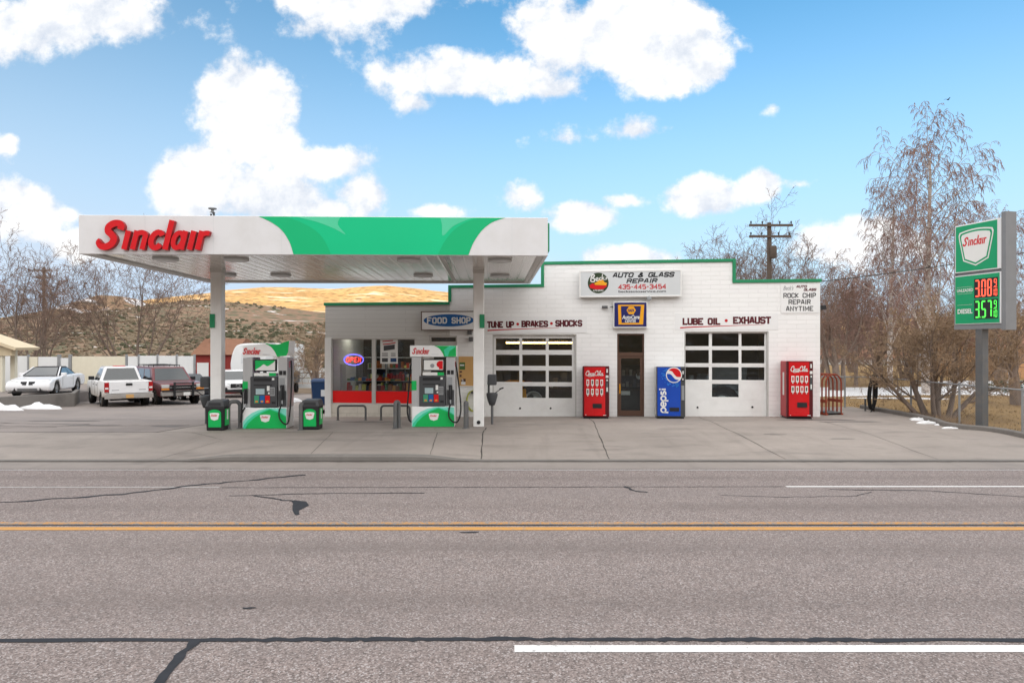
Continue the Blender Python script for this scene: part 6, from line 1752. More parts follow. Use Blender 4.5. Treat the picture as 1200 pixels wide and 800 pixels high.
# maroon long-roofed utility vehicle
h_ = hd(.69, -.72)
t = vehicle('utility_vehicle', 'maroon and silver utility vehicle with black grille guard parked beside the white pickup', -17.8, 35.0, h_)
W = 1.0; r = .39
b = MB(); slab(b, [(-2.72, .52)]+list(reversed(arch(-1.55, .47, .50)))+[(-.9, .44), (1.0, .44)]+list(reversed(arch(1.72, .47, .50)))+[(2.55, .46), (2.68, .56), (2.70, 1.0), (2.55, 1.12), (1.18, 1.20), (-2.70, 1.20), (-2.76, .9)], W); b.build('body', M_CARM, t, bevel=.035)
b = MB(); slab(b, [(-2.74, .50), (-2.1, .50), (-2.1, .72), (-2.76, .72)], 1.012); slab(b, [(-.98, .42), (1.15, .42), (1.15, .70), (-.98, .70)], 1.012); b.build('lower_cladding', M_CARS, t)
b = MB(); b.box(2.50, -.99, .50, 2.80, .99, .76); b.build('front_bumper', M_CARS, t, bevel=.05)
b = MB(); b.box(2.685, -.60, .80, 2.72, .60, 1.02); gr = b.build('grille', M_BLACK, t)
b = MB(); b.box(2.721, -.60, .895, 2.735, .60, .935); b.build('chrome_bar', M_CHROME, gr)
for s in (-1, 1):
    b = MB(); b.box(2.60, s*.62 if s > 0 else -.96, .90, 2.735, .96 if s > 0 else s*.62, 1.06, 0); b.box(2.60, s*.62 if s > 0 else -.97, .79, 2.74, .97 if s > 0 else s*.62, .89, 1); b.build('headlight', [M_HEAD, M_AMBER], t, bevel=.01)
b = MB()
for s in (-.42, .42): b.box(2.80, s-.04, .46, 2.88, s+.04, 1.16)
for z in (.72, .86, 1.0, 1.12): b.tube([(2.85, -.42, z), (2.85, .42, z)], .025, 8)
b.tube([(2.84, -.42, .74), (2.82, -.98, .76)], .028, 8); b.tube([(2.84, .42, .74), (2.82, .98, .76)], .028, 8); b.build('grille_guard', M_BLACK, t)
plate(t, 2.89, .60, 1, y=.12)
c = Cabin(-2.70, 1.22, -2.45, .50, .93, .76, 1.18, 1.84); c.build(t, M_CARM, [(.04, .30, .05, .29), (.34, .62, .33, .61), (.66, .93, .64, .90)])
b = MB()
for s in (-.62, .62): b.tube([(-2.2, s, 1.92), (.3, s, 1.92)], .02, 6)
for x in (-2.2, -1.3, -.5, .3):
    b.tube([(x, -.62, 1.92), (x, .62, 1.92)], .016, 6)
    for s in (-.62, .62): b.tube([(x, s, 1.83), (x, s, 1.92)], .018, 6)
b.build('roof_rack', M_BLACK, t)
mirror(t, .95, .93, 1.26, M_BLACK); wheels(t, (-1.55, 1.72), .985, r, M_RIM, .26)

# dark sedan behind it
t = vehicle('sedan', 'dark sedan parked beyond the maroon utility vehicle', -18.7, 39.4, h_)
W = .90; r = .33
b = MB(); slab(b, [(-2.35, .42)]+list(reversed(arch(-1.40, .39, .40)))+[(-.8, .30), (.8, .30)]+list(reversed(arch(1.40, .39, .40)))+[(2.2, .32), (2.36, .45), (2.34, .70), (2.1, .82), (1.05, .96), (-1.7, .98), (-2.3, .92)], W, .10); b.build('body', M_CARB, t, bevel=.04)
c = Cabin(-1.75, 1.10, -.95, .30, .80, .60, .95, 1.44); c.build(t, M_CARB, [(.12, .46, .14, .46), (.50, .88, .50, .82)])
for s in (-1, 1): b = MB(); b.box(2.05, s*.5 if s > 0 else -.82, .62, 2.36, .82 if s > 0 else s*.5, .76); b.build('headlight', M_HEAD, t, bevel=.03)
b = MB(); b.box(2.35, -.45, .55, 2.375, .45, .70); b.build('grille', M_BLACK, t)
mirror(t, .75, .80, 1.0, M_CARB); wheels(t, (-1.40, 1.40), .89, r, M_RIM)

# white crossover
t = vehicle('crossover', 'white crossover with dark grille parked behind the left canopy column', -17.6, 43.0, hd(.50, -.87))
W = .92; r = .36
b = MB(); slab(b, [(-2.22, .48)]+list(reversed(arch(-1.32, .43, .44)))+[(-.8, .36), (.8, .36)]+list(reversed(arch(1.38, .43, .44)))+[(2.1, .40), (2.27, .5), (2.28, .85), (2.12, 1.0), (1.2, 1.12), (-1.9, 1.14), (-2.25, 1.05)], W, .10); b.build('body', M_CARW, t, bevel=.05)
b = MB(); b.poly([], 0) if False else b.box(2.262, -.42, .66, 2.295, .42, .92); g = b.build('grille', M_BLACK, t, bevel=.02)
b = MB(); b.tube([(2.30+.0, .13*math.cos(2*PI*k/16), .79+.09*math.sin(2*PI*k/16)) for k in range(17)], .012, 6); b.build('emblem', M_CHROME, g)
b = MB(); b.box(2.2, -.72, .40, 2.30, .72, .58); b.build('lower_intake', M_BLACK, t, bevel=.02)
for s in (-1, 1):
    b = MB(); b.hexa([(2.0, s*.45, .80), (2.29, s*.45, .80), (2.16, s*.86, .84), (1.8, s*.925, .86), (2.0, s*.45, .95), (2.26, s*.45, .93), (2.12, s*.85, .99), (1.8, s*.915, 1.0)]); b.build('headlight', M_HEAD, t)
    b = MB(); b.lathe([(0, .02), (.07, .02), (.09, 0)], (2.27, s*.66, .62), 10, 'x'); b.build('fog_light', M_BLACK, t)
c = Cabin(-2.10, 1.30, -1.75, .35, .82, .64, 1.10, 1.66); c.build(t, M_CARW, [(.06, .30, .08, .30), (.34, .60, .34, .60), (.64, .92, .63, .86)])
mirror(t, .85, .82, 1.15, M_CARW); wheels(t, (-1.32, 1.38), .91, r, M_RIM)

# white convertible on the raised pad
t = vehicle('convertible', 'white convertible with black soft top parked behind the low concrete wall', -23.45, 34.5, hd(.25, -.97), .03)
W = .925; r = .345
b = MB(); slab(b, [(-2.36, .45), (-2.1, .32)]+list(reversed(arch(-1.38, .40, .36)))+[(-.8, .22), (.85, .22)]+list(reversed(arch(1.42, .40, .36)))+[(2.05, .22), (2.34, .26), (2.42, .45), (2.36, .66), (2.05, .78), (1.4, .87), (.72, .93), (-1.1, .97), (-2.0, .95), (-2.38, .84)], W, .12); b.build('body', M_CARW, t, bevel=.06, )
for s in (-1, 1):
    b = MB(); b.hexa([(2.36, s*.05, .55), (2.40, s*.05, .55), (2.39, s*.27, .55), (2.35, s*.27, .55), (2.30, s*.04, .72), (2.345, s*.04, .72), (2.335, s*.30, .72), (2.29, s*.30, .72)]); b.build('grille', M_BLACK, t)
    b = MB(); b.hexa([(2.0, s*.42, .60), (2.36, s*.44, .60), (2.18, s*.86, .62), (1.8, s*.93, .64), (2.0, s*.42, .74), (2.28, s*.44, .73), (2.12, s*.85, .78), (1.8, s*.915, .80)]); b.build('headlight', M_HEAD, t, bevel=.01)
    b = MB(); b.hexa([(2.2, s*.48, .28), (2.40, s*.50, .28), (2.27, s*.84, .30), (2.1, s*.84, .30), (2.2, s*.50, .44), (2.41, s*.52, .43), (2.28, s*.80, .43), (2.1, s*.80, .43)]); b.build('side_intake', M_BLACK, t)
b = MB(); b.box(2.3, -.40, .27, 2.425, .40, .40); b.build('lower_intake', M_STEEL, t)
b = MB(); b.box(2.2, -.80, .18, 2.40, .80, .225); b.build('front_lip', M_BLACK, t)
c = Cabin(-1.55, 1.00, -.75, .05, .80, .58, .93, 1.36); cab = c.build(t, M_SOFT, [(.12, .40, .18, .42), (.43, .90, .44, .80)], rw=False, bevel=.07, name='soft_top')
b = MB()
for s in (-1, 1):
    p, q = c.front(.5+.5*s, .0, .012), c.front(.5+.5*s, .95, .012); b.tube([p, q], .03, 6)
b.build('windscreen_frame', M_CARW, cab)
mirror(t, .62, .80, .98, M_CARW); wheels(t, (-1.38, 1.42), .915, r, M_RIM)

# door seams and handles on the cars whose flanks can be seen
def seams(t, xs, W, z0, z1, hx, hz, m=None):
    for s in (-1, 1):
        y = s*W
        for x in xs:
            b = MB(); b.box(x-.008, min(y, y+s*.004), z0, x+.008, max(y, y+s*.004), z1); b.build('door_seam', M_BLACK, t)
        for x in hx:
            b = MB(); b.box(x-.09, min(y, y+s*.03), hz-.018, x+.09, max(y, y+s*.03), hz+.018); b.build('door_handle', m or M_BLACK, t, bevel=.006)
by = {o['label'].split(' ')[1]+o.name: o for o in COL.objects if o.get('category') in ('car', 'pickup truck')}
for o in list(by.values()):
    if o.name.startswith('pickup'): seams(o, (-.78, .12, 1.12), .982, .55, 1.15, (-.5, .4), 1.02)
    elif o.name.startswith('utility'): seams(o, (-1.0, .05, 1.05), 1.002, .75, 1.15, (-.85, .25), 1.04)
    elif o.name.startswith('convertible'): seams(o, (-.62, .78), .927, .40, .88, (-.45,), .78, M_CARW)
    elif o.name.startswith('crossover'): seams(o, (-.9, .05, 1.0), .922, .48, 1.05, (-.7, .25), .98, M_CARW)
# ------------------------------------------------------------------ behind the forecourt: walls, fences, sheds, poles
# low concrete wall and raised pad on the left
t = thing('retaining_wall', 'low weathered concrete wall with snow along its foot', 'wall', (-21, 30, 0), 0)
b = MB(); A_, B_ = Vector((-21.9, 28.9)), Vector((-20.05, 31.3)); A2 = A_+(A_-B_)*4
d = (B_-A_).normalized(); n = Vector((-d.y, d.x))
P = lambda p, o, z: (p.x+n.x*o+21, p.y+n.y*o-30, z)
b.hexa([P(A2, 0, -1), P(B_, 0, -1), P(B_, .2, -1), P(A2, .2, -1), P(A2, 0, .20), P(B_, 0, .28), P(B_, .2, .28), P(A2, .2, .20)]); b.build('wall', M_KERB, t, bevel=.02)
b = MB(); C_ = Vector((-22.35, 35.3)); b.hexa([(B_.x+21-.2, B_.y-30, -1.2), (B_.x+21, B_.y-30, -1.2), (C_.x+21, C_.y-30, -1.2), (C_.x+20.8, C_.y-30, -1.2), (B_.x+20.8, B_.y-30, .26), (B_.x+21, B_.y-30, .26), (C_.x+21, C_.y-30, .20), (C_.x+20.8, C_.y-30, .20)]); b.build('return_wall', M_KERB, t)
b = MB(); b.polyh([(A2.x+n.x*.2, A2.y+n.y*.2), (B_.x-.22, B_.y), (C_.x-.2, C_.y), (C_.x-.2, 43.5), (-60, 43.5)], -.6, .02); tag_s(b.build('parking_pad', M_LOT))

def fence_white():
    D = 44.0; X = lambda px: px2x(px, D)
    t = thing('panel_fence', 'tall white and cream panel fence behind the parked cars', 'fence', (X(110), D, -.9), 0); ox = X(110)
    zt = 1.78+.9
    for (a, c, m, dz) in ((-60, 33, M_FENCEW, 0), (34, 44, M_FENCEC, -.05), (45, 68, M_FENCEW, -.05), (71, 81, M_FENCEW, -.12), (84.5, 147, M_FENCEC, -.02), (150, 162, M_FENCEW, -.02), (163.5, 184, M_FENCEW, .02), (185.5, 206.5, M_FENCEW, .02), (208, 227.5, M_FENCEW, 0)):
        b = MB(); b.box(X(a)-ox, -.02, 0, X(c)-ox, .02, zt+dz)
        k = int((X(c)-X(a))/.3)
        for i in range(1, k): x = lerp(X(a), X(c), i/k)-ox; b.box(x-.006, -.026, .02, x+.006, -.0205, zt+dz-.04)
        b.build('panel', m, t)
    for px in (33.5, 69.5, 82.5, 148.3, 162.8, 184.8, 207.3, 228):
        b = MB(); w = .09 if px in (69.5, 82.5) else .045; b.box(X(px)-ox-w, -.07, 0, X(px)-ox+w, .07, zt+.10); b.build('post', M_STEEL2, t)
fence_white()

# carport at the far left
t = thing('carport', 'tan carport roof on a thin post at the left edge', 'carport', (-29, 36, 0), 0)
b = MB(); b.hexa([(3.2, -.6, 2.20), (3.2, 1.2, 2.20), (-4, 1.2, 4.63), (-4, -.6, 4.63), (3.3, -.6, 2.34), (3.3, 1.2, 2.34), (-4, 1.2, 4.78), (-4, -.6, 4.78)]); b.build('roof', M_CARPORT, t)
b = MB(); b.hexa([(.7, -1.6, 2.98), (.7, -.65, 2.98), (-4, -.65, 4.54), (-4, -1.6, 4.54), (.75, -1.6, 3.10), (.75, -.65, 3.10), (-4, -.65, 4.66), (-4, -1.6, 4.66)]); b.build('front_gable', M_CARPORT, t)
b = MB(); b.box(-4, -.2, 1.92, 2.75, .1, 2.36); b.build('beam', M_CARPORT, t)
b = MB(); b.box(1.95, -.1, -.1, 2.2, .1, 1.92); b.build('post', M_FENCEC, t)
b = MB(); b.box(1.95, .8, -.1, 2.2, 1.0, 2.4); b.build('post', M_FENCEC, t)
b = MB(); b.box(-4, -.15, -.1, -3.75, 1.15, 4.5); b.build('end_wall', M_FENCEC, t)

# red shed with a brown roof
def shed(px0, px1, D, zb, zt, zr, label, wall, roof, door=None, dep=5):
    x0, x1 = px2x(px0, D), px2x(px1, D); ox = (x0+x1)/2
    t = thing('shed', label, 'shed', (ox, D, zb), 0); hw = (x1-x0)/2; H = zt-zb
    b = MB(); b.box(-hw, 0, 0, hw, dep, H); b.build('wall', wall, t)
    b = MB(); o = .25; b.hexa([(-hw-o, -o, H+.002), (hw+o, -o, H+.002), (hw+o, dep+o, H+.002), (-hw-o, dep+o, H+.002), (-hw-o, dep*.45, zr-zb), (hw+o, dep*.45, zr-zb), (hw+o, dep*.55, zr-zb), (-hw-o, dep*.55, zr-zb)]); b.build('roof', roof, t)
    if door:
        a, c, zz = door; b = MB(); b.box(px2x(a, D)-ox, -.03, 0, px2x(c, D)-ox, -.002, zz-zb); b.build('door', M_FENCEW, t)
    return t
shed(228.5, 271, 52, -1.2, 1.75, 3.0, 'red shed with white door and brown roof behind the left canopy column', M_BARN, M_BRICKR, (231, 244.5, 1.15))
# travel trailer
t = thing('travel_trailer', 'white travel trailer with dark grey lower half behind the left pump', 'trailer', (px2x(306, 46), 46, -.95), R(8))
hw = 1.9
b = MB(); pr = [(p.x, p.y) for p in catmull([(-hw, 1.5, 0), (-hw-.08, 2.2, 0), (-hw+.12, 3.1, 0), (-hw+.55, 3.5, 0), (0, 3.56, 0), (hw-.3, 3.52, 0), (hw, 3.2, 0), (hw, 1.5, 0)], 4)]
b.poly(pr, 0, 6.0); b.build('upper_body', M_FENCEW, t, bevel=.08)
b = MB(); b.poly([(-hw, 1.497), (hw, 1.497), (hw, .75), (-hw+.25, .75), (-hw+.0, 1.05)], .03, 5.9); b.build('lower_body', M_DKGREY, t, bevel=.05)
b = MB(); b.box(-1.3, -.02, 2.2, -.2, -.002, 2.9); b.build('front_window', M_GREYP, t, bevel=.01)
b = MB(); b.box(.3, -.02, 2.2, 1.4, -.002, 2.9); b.build('front_window', M_GREYP, t, bevel=.01)
b = MB(); b.hexa([(-.5, 0, .6), (.5, 0, .6), (.06, -1.4, .6), (-.06, -1.4, .6), (-.5, 0, .7), (.5, 0, .7), (.06, -1.4, .7), (-.06, -1.4, .7)]); b.build('hitch', M_BLACK, t)
for s in (-1, 1):
    b = MB(); tyre_mesh(b, .36, .22, .2, (s*(hw-.15), 3.2, .36), 'x'); b.build('wheel', M_TYRE, t)
# white rail fence and rough ground between trailer and shop
t = thing('rail_fence', 'low white board fence between the trailer and the shop', 'fence', (px2x(357, 50), 50, -.9), 0)
b = MB()
for z in (.25, .62, 1.0, 1.38): b.box(-2.4, -.03, z, 2.2, .03, z+.32)
b.build('boards', M_FENCEW, t)
for x in (-2.3, -.8, .7, 2.1):
    b = MB(); b.box(x-.06, -.06, 0, x+.06, -.031, 1.85); b.build('post', M_FENCEW, t)
# blue wheeled bin beside the shop
p = at(375.5, 473, 31.5)
t = thing('wheeled_bin', 'blue wheeled rubbish bin standing left of the shop corner', 'bin', (p.x, 31.5, gz(p.x, 31.5)), R(10))
b = MB(); b.hexa([(-.30, -.34, .06), (.30, -.34, .06), (.30, .34, .06), (-.30, .34, .06), (-.38, -.42, 1.10), (.38, -.42, 1.10), (.38, .42, 1.10), (-.38, .42, 1.10)]); b.build('body', M_BINB, t, bevel=.03)
b = MB(); b.hexa([(-.41, -.46, 1.105), (.41, -.46, 1.105), (.41, .44, 1.105), (-.41, .44, 1.105), (-.36, -.36, 1.22), (.36, -.36, 1.22), (.36, .42, 1.24), (-.36, .42, 1.24)]); b.build('lid', M_BINB, t, bevel=.03)
b = MB(); b.box(.06, -.40, .45, .28, -.375, .75); b.build('label', M_GREYP, t)
for s in (-1, 1):
    b = MB(); tyre_mesh(b, .13, .06, .06, (s*.30, .36, .13), 'x', 16); b.build('wheel', M_RUB, t)
b = MB(); b.tube([(-.3, .46, 1.08), (.3, .46, 1.08)], .02, 6); b.build('handle', M_BINB, t)

# far houses on the hillside and on the right
def house(px, D, w, h, rise, label, wall, roof, py=None, rz=0, win=True):
    x = px2x(px, D); z = py2z(py, D) if py else -.5
    t = thing('house', label, 'house', (x, D, z), rz)
    b = MB(); b.box(-w/2, 0, -1.5, w/2, 7, h); wl = b.build('wall', wall, t)
    b = MB(); b.poly([(-w/2, h+.002), (w/2, h+.002), (w/2, h+.003), (0, h+rise-.15)] if False else [(-.01, h), (.01, h), (0, h+.01)], 0, .01) if False else None
    b.hexa([(-w/2-.4, -.5, h+.003), (w/2+.4, -.5, h+.003), (w/2+.4, 7.5, h+.003), (-w/2-.4, 7.5, h+.003), (-w/2-.4, 3.2, h+rise), (w/2+.4, 3.2, h+rise), (w/2+.4, 3.8, h+rise), (-w/2-.4, 3.8, h+rise)]); b.build('roof', roof, t)
    if win:
        for xx in (-w*.28, w*.2):
            b = MB(); b.box(xx-.6, -.04, h*.35, xx+.6, -.002, h*.8); wf = b.build('window', M_WHITE, t)
            b = MB(); b.box(xx-.5, -.05, h*.4, xx+.5, -.041, h*.75); b.build('pane', M_CARGLASS_D, wf)
house(78, 130, 4.6, 1.0, 1.0, 'small far house with grey roof on the hillside behind the carport', M_BRICKR, M_STEEL2, 411, 0, False)
house(1203, 52, 5.0, 3.0, 1.4, 'tan orange house at the right edge behind the price sign', M_HOUSE, M_BRICKR, 452)
house(1160, 64, 5.5, 2.4, 1.3, 'pale house standing between the trees right of the price sign pole', M_HOUSEW, M_STEEL2, 449)
house(1015, 95, 16, 2.0, 1.2, 'long pale far building beyond the snowy lawn', M_HOUSEW, M_BRICKR, 436)

# utility poles
def utility_pole(px, D, ytop, arms, label, can=None):
    x = px2x(px, D); zt = py2z(ytop, D)
    t = thing('utility_pole', label, 'utility pole', (x, D, -1), 0)
    b = MB(); b.tube([(0, 0, 0), (0, 0, zt+1)], [.19, .13], 10); b.build('pole', M_POLE, t)
    for (a, c, y) in arms:
        z = py2z(y, D)+1; b = MB(); b.box(px2x(a, D)-x, -.20, z-.07, px2x(c, D)-x, -.10, z+.07); ar = b.build('crossarm', M_POLE, t)
        for q in (.04, .3, .7, .96):
            xx = lerp(px2x(a, D), px2x(c, D), q)-x; b = MB(); b.lathe([(0, .2), (.04, .19), (.06, .1), (.035, .06), (.03, 0)], (xx, -.15, z+.07), 8); b.build('insulator', M_DKGREY, ar)
    if can:
        z = py2z(can, D)+1; b = MB(); b.lathe([(0, .38), (.17, .36), (.2, .30), (.2, -.34), (.16, -.38), (0, -.38)], (.12, -.34, z), 14); b.build('transformer', M_POLE, t)
    return t
utility_pole(901.5, 42, 261, [(877, 928, 264.5), (877, 926, 277.5)], 'weathered utility pole with two crossarms rising behind the station roof', 296)
utility_pole(51.5, 72, 313, [(34, 60, 317), (43, 61, 325.5)], 'far utility pole with two crossarms at the left behind the carport')
def cable(name, label, a, c, sag, r=.012):
    t = thing(name, label, 'cable', a); A, C = Vector((0, 0, 0)), c-a; pts = []
    for k in range(15):
        s_ = k/14; p = A.lerp(C, s_); p.z -= sag*4*s_*(1-s_); pts.append(p)
    b = MB(); b.tube(pts, r, 5); b.build('wire', M_WIRE, t)
cable('overhead_cable', 'dark overhead cable from the right roof corner past the price sign', fp(FLEN-.05, .1, fz(961, 330)), at(1300, 276, 30), .15, .016)

# ------------------------------------------------------------------ chain-link fence round the lawn
def chain_link():
    t = thing('chain_link_fence', 'grey chain link fence along the lawn beside the price sign', 'fence', (13.5, 20, .05), 0)
    corner = Vector((13.5, 25.5)); start = Vector((13.5, 12.5)); end = Vector((10.55, 25.9)); H = 1.22
    O = Vector((13.5, 20))
    runs = [(start, corner), (corner, end)]
    b = MB()
    for a, c in runs:
        p, q = a-O, c-O; b.tube([(p.x, p.y, H), (q.x, q.y, H)], .022, 8)
    b.build('top_rail', M_STEEL2, t)
    posts = [(13.5, 25.5), (13.5, 23.1), (13.5, 20.6), (13.5, 18.05), (13.5, 15.4), (13.5, 12.9), (12.5, 25.63), (11.5, 25.77), (10.6, 25.9)]
    for i, (x, y) in enumerate(posts):
        h = H+.06 if i != 1 else H+.45
        b = MB(); b.tube([(x-13.5, y-20, -.3), (x-13.5, y-20, h)], .030 if i != 0 else .04, 8); b.build('post', M_STEEL2, t)
    b = MB()
    for a, c in runs:
        L_ = (c-a).length; u = (c-a)/L_; s = 0
        step = .085
        n = int((L_+H)/step)
        for k in range(n):
            for dr in (1, -1):
                x0 = k*step-(H if dr > 0 else 0); x1 = x0+dr*H if dr > 0 else x0-H
                # clip to the run
                z0, z1 = .02, H
                if dr < 0: x0, x1 = k*step, k*step-H
                pts = []
                def cl(x0, z0, x1, z1):
                    for lim, sgn in ((0, 1), (L_, -1)):
                        for _ in (0,):
                            if sgn*(x0-lim) < 0 and sgn*(x1-lim) < 0: return None
                            if sgn*(x0-lim) < 0: tt = (lim-x0)/(x1-x0); z0 = lerp(z0, z1, tt); x0 = lim
                            elif sgn*(x1-lim) < 0: tt = (lim-x0)/(x1-x0); z1 = lerp(z0, z1, tt); x1 = lim
                    return x0, z0, x1, z1
                q = cl(x0, z0, x1, z1)
                if q and abs(q[0]-q[2]) > .02:
                    p0, p1 = a-O+u*q[0], a-O+u*q[2]
                    b.tube([(p0.x, p0.y, q[1]), (p1.x, p1.y, q[3])], .0026, 3, caps=False)
    b.build('wire_mesh', M_MESHW, t, fix=False)
chain_link()
# black hose hung on a stake by the fence corner
p = on(1024.5, 484, .05)
t = thing('hose_coil', 'black hose hung in long loops on a stake at the fence corner', 'hose', (p.x, p.y, .03), R(20))
b = MB(); b.tube([(0, .03, -.2), (.02, .03, 1.42)], .035, 8); b.build('stake', M_POLE, t)
b = MB(); pts = []
for k in range(170):
    a = 2*PI*k/22; rr = .15+.035*math.sin(k*.41); pts.append((-.08+rr*math.cos(a)-.12*(1-math.sin(a))*.5, -.06-.05*math.sin(k*.23), .78+.58*math.sin(a)+.03*math.sin(k*.9)))
b.tube(pts, .026, 6); b.tube(catmull([(-.1, -.05, .25), (-.25, -.1, .1), (-.38, -.1, .03), (-.3, -.2, .02)], 4), .024, 6); b.build('hose', M_RUB, t)
p = on(1014, 483.5, .05); t = thing('short_post', 'short steel post left of the hanging black hose', 'post', (p.x, p.y, .03), 0)
b = MB(); b.tube([(0, 0, -.2), (0, 0, .50)], .035, 8); b.build('post', M_STEEL, t)
b = MB(); b.lathe([(0, .03), (.05, .02), (.05, 0)], (0, 0, .50), 10); b.build('cap', M_STEEL, t)

# ------------------------------------------------------------------ bare winter trees
def perp(d): return d.orthogonal().normalized()
def grow(P, rnd, wood, twig, p, d, L, r, lev):
    ns = P['seg'][lev]; pts = [p.copy()]; q = p.copy(); d = d.normalized()
    dirs = []
    for i in range(ns):
        w = P['wob'][lev]
        d = d+Vector((rnd.gauss(0, w), rnd.gauss(0, w), rnd.gauss(0, w*.7)))+Vector((0, 0, P['trop'][lev]))
        d.normalize(); q = q+d*(L/ns); pts.append(q.copy()); dirs.append(d.copy())
    rend = max(P['rmin'], r*P['taper'][lev])
    rad = [lerp(r, rend, (i/ns)) for i in range(ns+1)]
    mb = wood if lev < P['wood'] else twig
    mb.tube(pts, rad, P['sides'][lev], 0, caps=False, smooth=lev < 2)
    if lev+1 >= len(P['seg']): return
    n = P['n'][lev]; n = int(n) if rnd.random() > n-int(n) else int(n)+1
    az = rnd.uniform(0, 2*PI)
    for k in range(n):
        f = lerp(P['from'][lev], 1.0, (k+rnd.uniform(.2, .9))/n); x = min(f*ns, ns-1e-4); i = int(x)
        bp = pts[i].lerp(pts[i+1], x-i); dd = dirs[i]
        az += 2.399+rnd.uniform(-.5, .5)
        a = perp(dd); c = dd.cross(a); ang = R(rnd.uniform(*P['ang'][lev]))
        nd = dd*math.cos(ang)+(a*math.cos(az)+c*math.sin(az))*math.sin(ang)
        rr = max(P['rmin'], lerp(r, rend, f)*P['rr'][lev]*rnd.uniform(.75, 1.05))
        grow(P, rnd, wood, twig, bp, nd, L*P['lr'][lev]*rnd.uniform(.7, 1.15)*(1-.35*(f-P['from'][lev])), rr, lev+1)
def tree(name, label, cat, loc, P, stems, seed, mt, mc, rz=0, group='bare winter trees'):
    rnd = random.Random(seed); wood, twig = MB(), MB()
    for (dx, dy, dirv, L, r) in stems: grow(P, rnd, wood, twig, Vector((dx, dy, -.15)), Vector(dirv), L, r, 0)
    t = thing(name, label, cat, loc, rz, group)
    wood.build('trunk', mt, t, fix=False); twig.build('crown', mc, t, fix=False)
    return t
VASE = dict(seg=[6, 5, 4, 3, 3], wob=[.06, .10, .13, .16, .2], trop=[.03, .05, .05, .04, .02], taper=[.12, .35, .35, .4, .5], sides=[8, 6, 4, 3, 3], n=[8, 6, 5.2, 4.2], ang=[(22, 50), (25, 55), (25, 60), (25, 65)], lr=[.62, .58, .52, .48], rr=[.55, .5, .5, .6], **{'from': [.28, .22, .2, .15]}, rmin=.0095, wood=3)
DENSE = dict(seg=[5, 5, 4, 3, 3], wob=[.09, .13, .17, .2, .22], trop=[.01, .04, .04, .03, .03], taper=[.15, .3, .35, .4, .5], sides=[8, 6, 4, 3, 3], n=[7, 7, 6.5, 6], ang=[(25, 60), (25, 65), (30, 70), (25, 70)], lr=[.60, .56, .52, .50], rr=[.5, .5, .5, .6], **{'from': [.22, .15, .15, .1]}, rmin=.007, wood=2)
WEEP = dict(seg=[10, 6, 5, 7, 5], wob=[.025, .08, .12, .07, .06], trop=[.015, .06, .0, -.30, -.34], taper=[.25, .3, .35, .5, .6], sides=[8, 5, 4, 3, 3], n=[22, 8, 7.5, 5.0], ang=[(24, 50), (25, 55), (25, 60), (15, 40)], lr=[.34, .55, .56, .50], rr=[.40, .5, .5, .7], **{'from': [.22, .15, .15, .1]}, rmin=.008, wood=3)
UP = (0, 0, 1)
SL = Vector
# left side
tr1 = tree('bare_tree', 'bare many-stemmed tree behind the carport at the left edge', 'tree', (px2x(18, 50), 50, -.9), VASE, [(0, 0, (.1, 0, 1), 8.2, .16), (.4, .1, (.35, .1, 1), 7.6, .13), (-.4, 0, (-.3, -.1, 1), 7.8, .13), (.1, .3, (.05, .3, 1), 7.2, .15)], 11, M_BARK, M_TWIG)
tr2 = tree('bare_tree', 'wide bare vase-shaped tree rising behind the pickup truck', 'tree', (px2x(156, 54), 54, -1.0), VASE, [(0, 0, (.05, 0, 1), 8.4, .16), (.35, 0, (.5, 0, 1), 8.2, .13), (-.35, 0, (-.5, .1, 1), 8.2, .13), (.15, .2, (.3, .3, 1), 7.8, .12), (-.15, -.1, (-.25, -.3, 1), 8.0, .12)], 23, M_BARK, M_TWIG)
def put(src, label, x, y, z, s, rz, sz=None):
    c = copy_tree(src); c['label'] = label; c.location = (x, y, z); c.rotation_euler = (0, 0, rz); c.scale = (s, s, sz or s); return c
put(tr1, 'bare tree at the far left edge beside the far utility pole', px2x(52, 62), 62, -1, .95, 2.1)
tr3 = tree('bare_tree', 'leaning bare tree with dense fine twigs left of the shop roof', 'tree', (px2x(371, 37), 37, -.6), DENSE, [(0, 0, (-.18, 0, 1), 3.4, .24), (.02, 0, (.12, .1, 1), 3.2, .16)], 31, M_BARK, M_TWIGT)
put(tr3, 'bare tree with dense tan twigs behind the shop roof', px2x(420, 41), 41, -.6, 1.22, 1.2, 1.15)
put(tr3, 'low bare shrubby tree between the trailer and the leaning tree', px2x(340, 47), 47, -1, .9, 2.6, .8)
# behind the roof
put(tr2, 'bare tree rising behind the roof left of the crossarm pole', px2x(858, 50), 50, -.5, 1.0, .7, .92)
put(tr1, 'bare tree rising behind the roof at the crossarm pole', px2x(893, 46), 46, -.5, 1.0, 1.6, .99)
put(tr2, 'bare tree behind the low right end of the roof', px2x(936, 48), 48, -.5, .80, 2.9, .74)
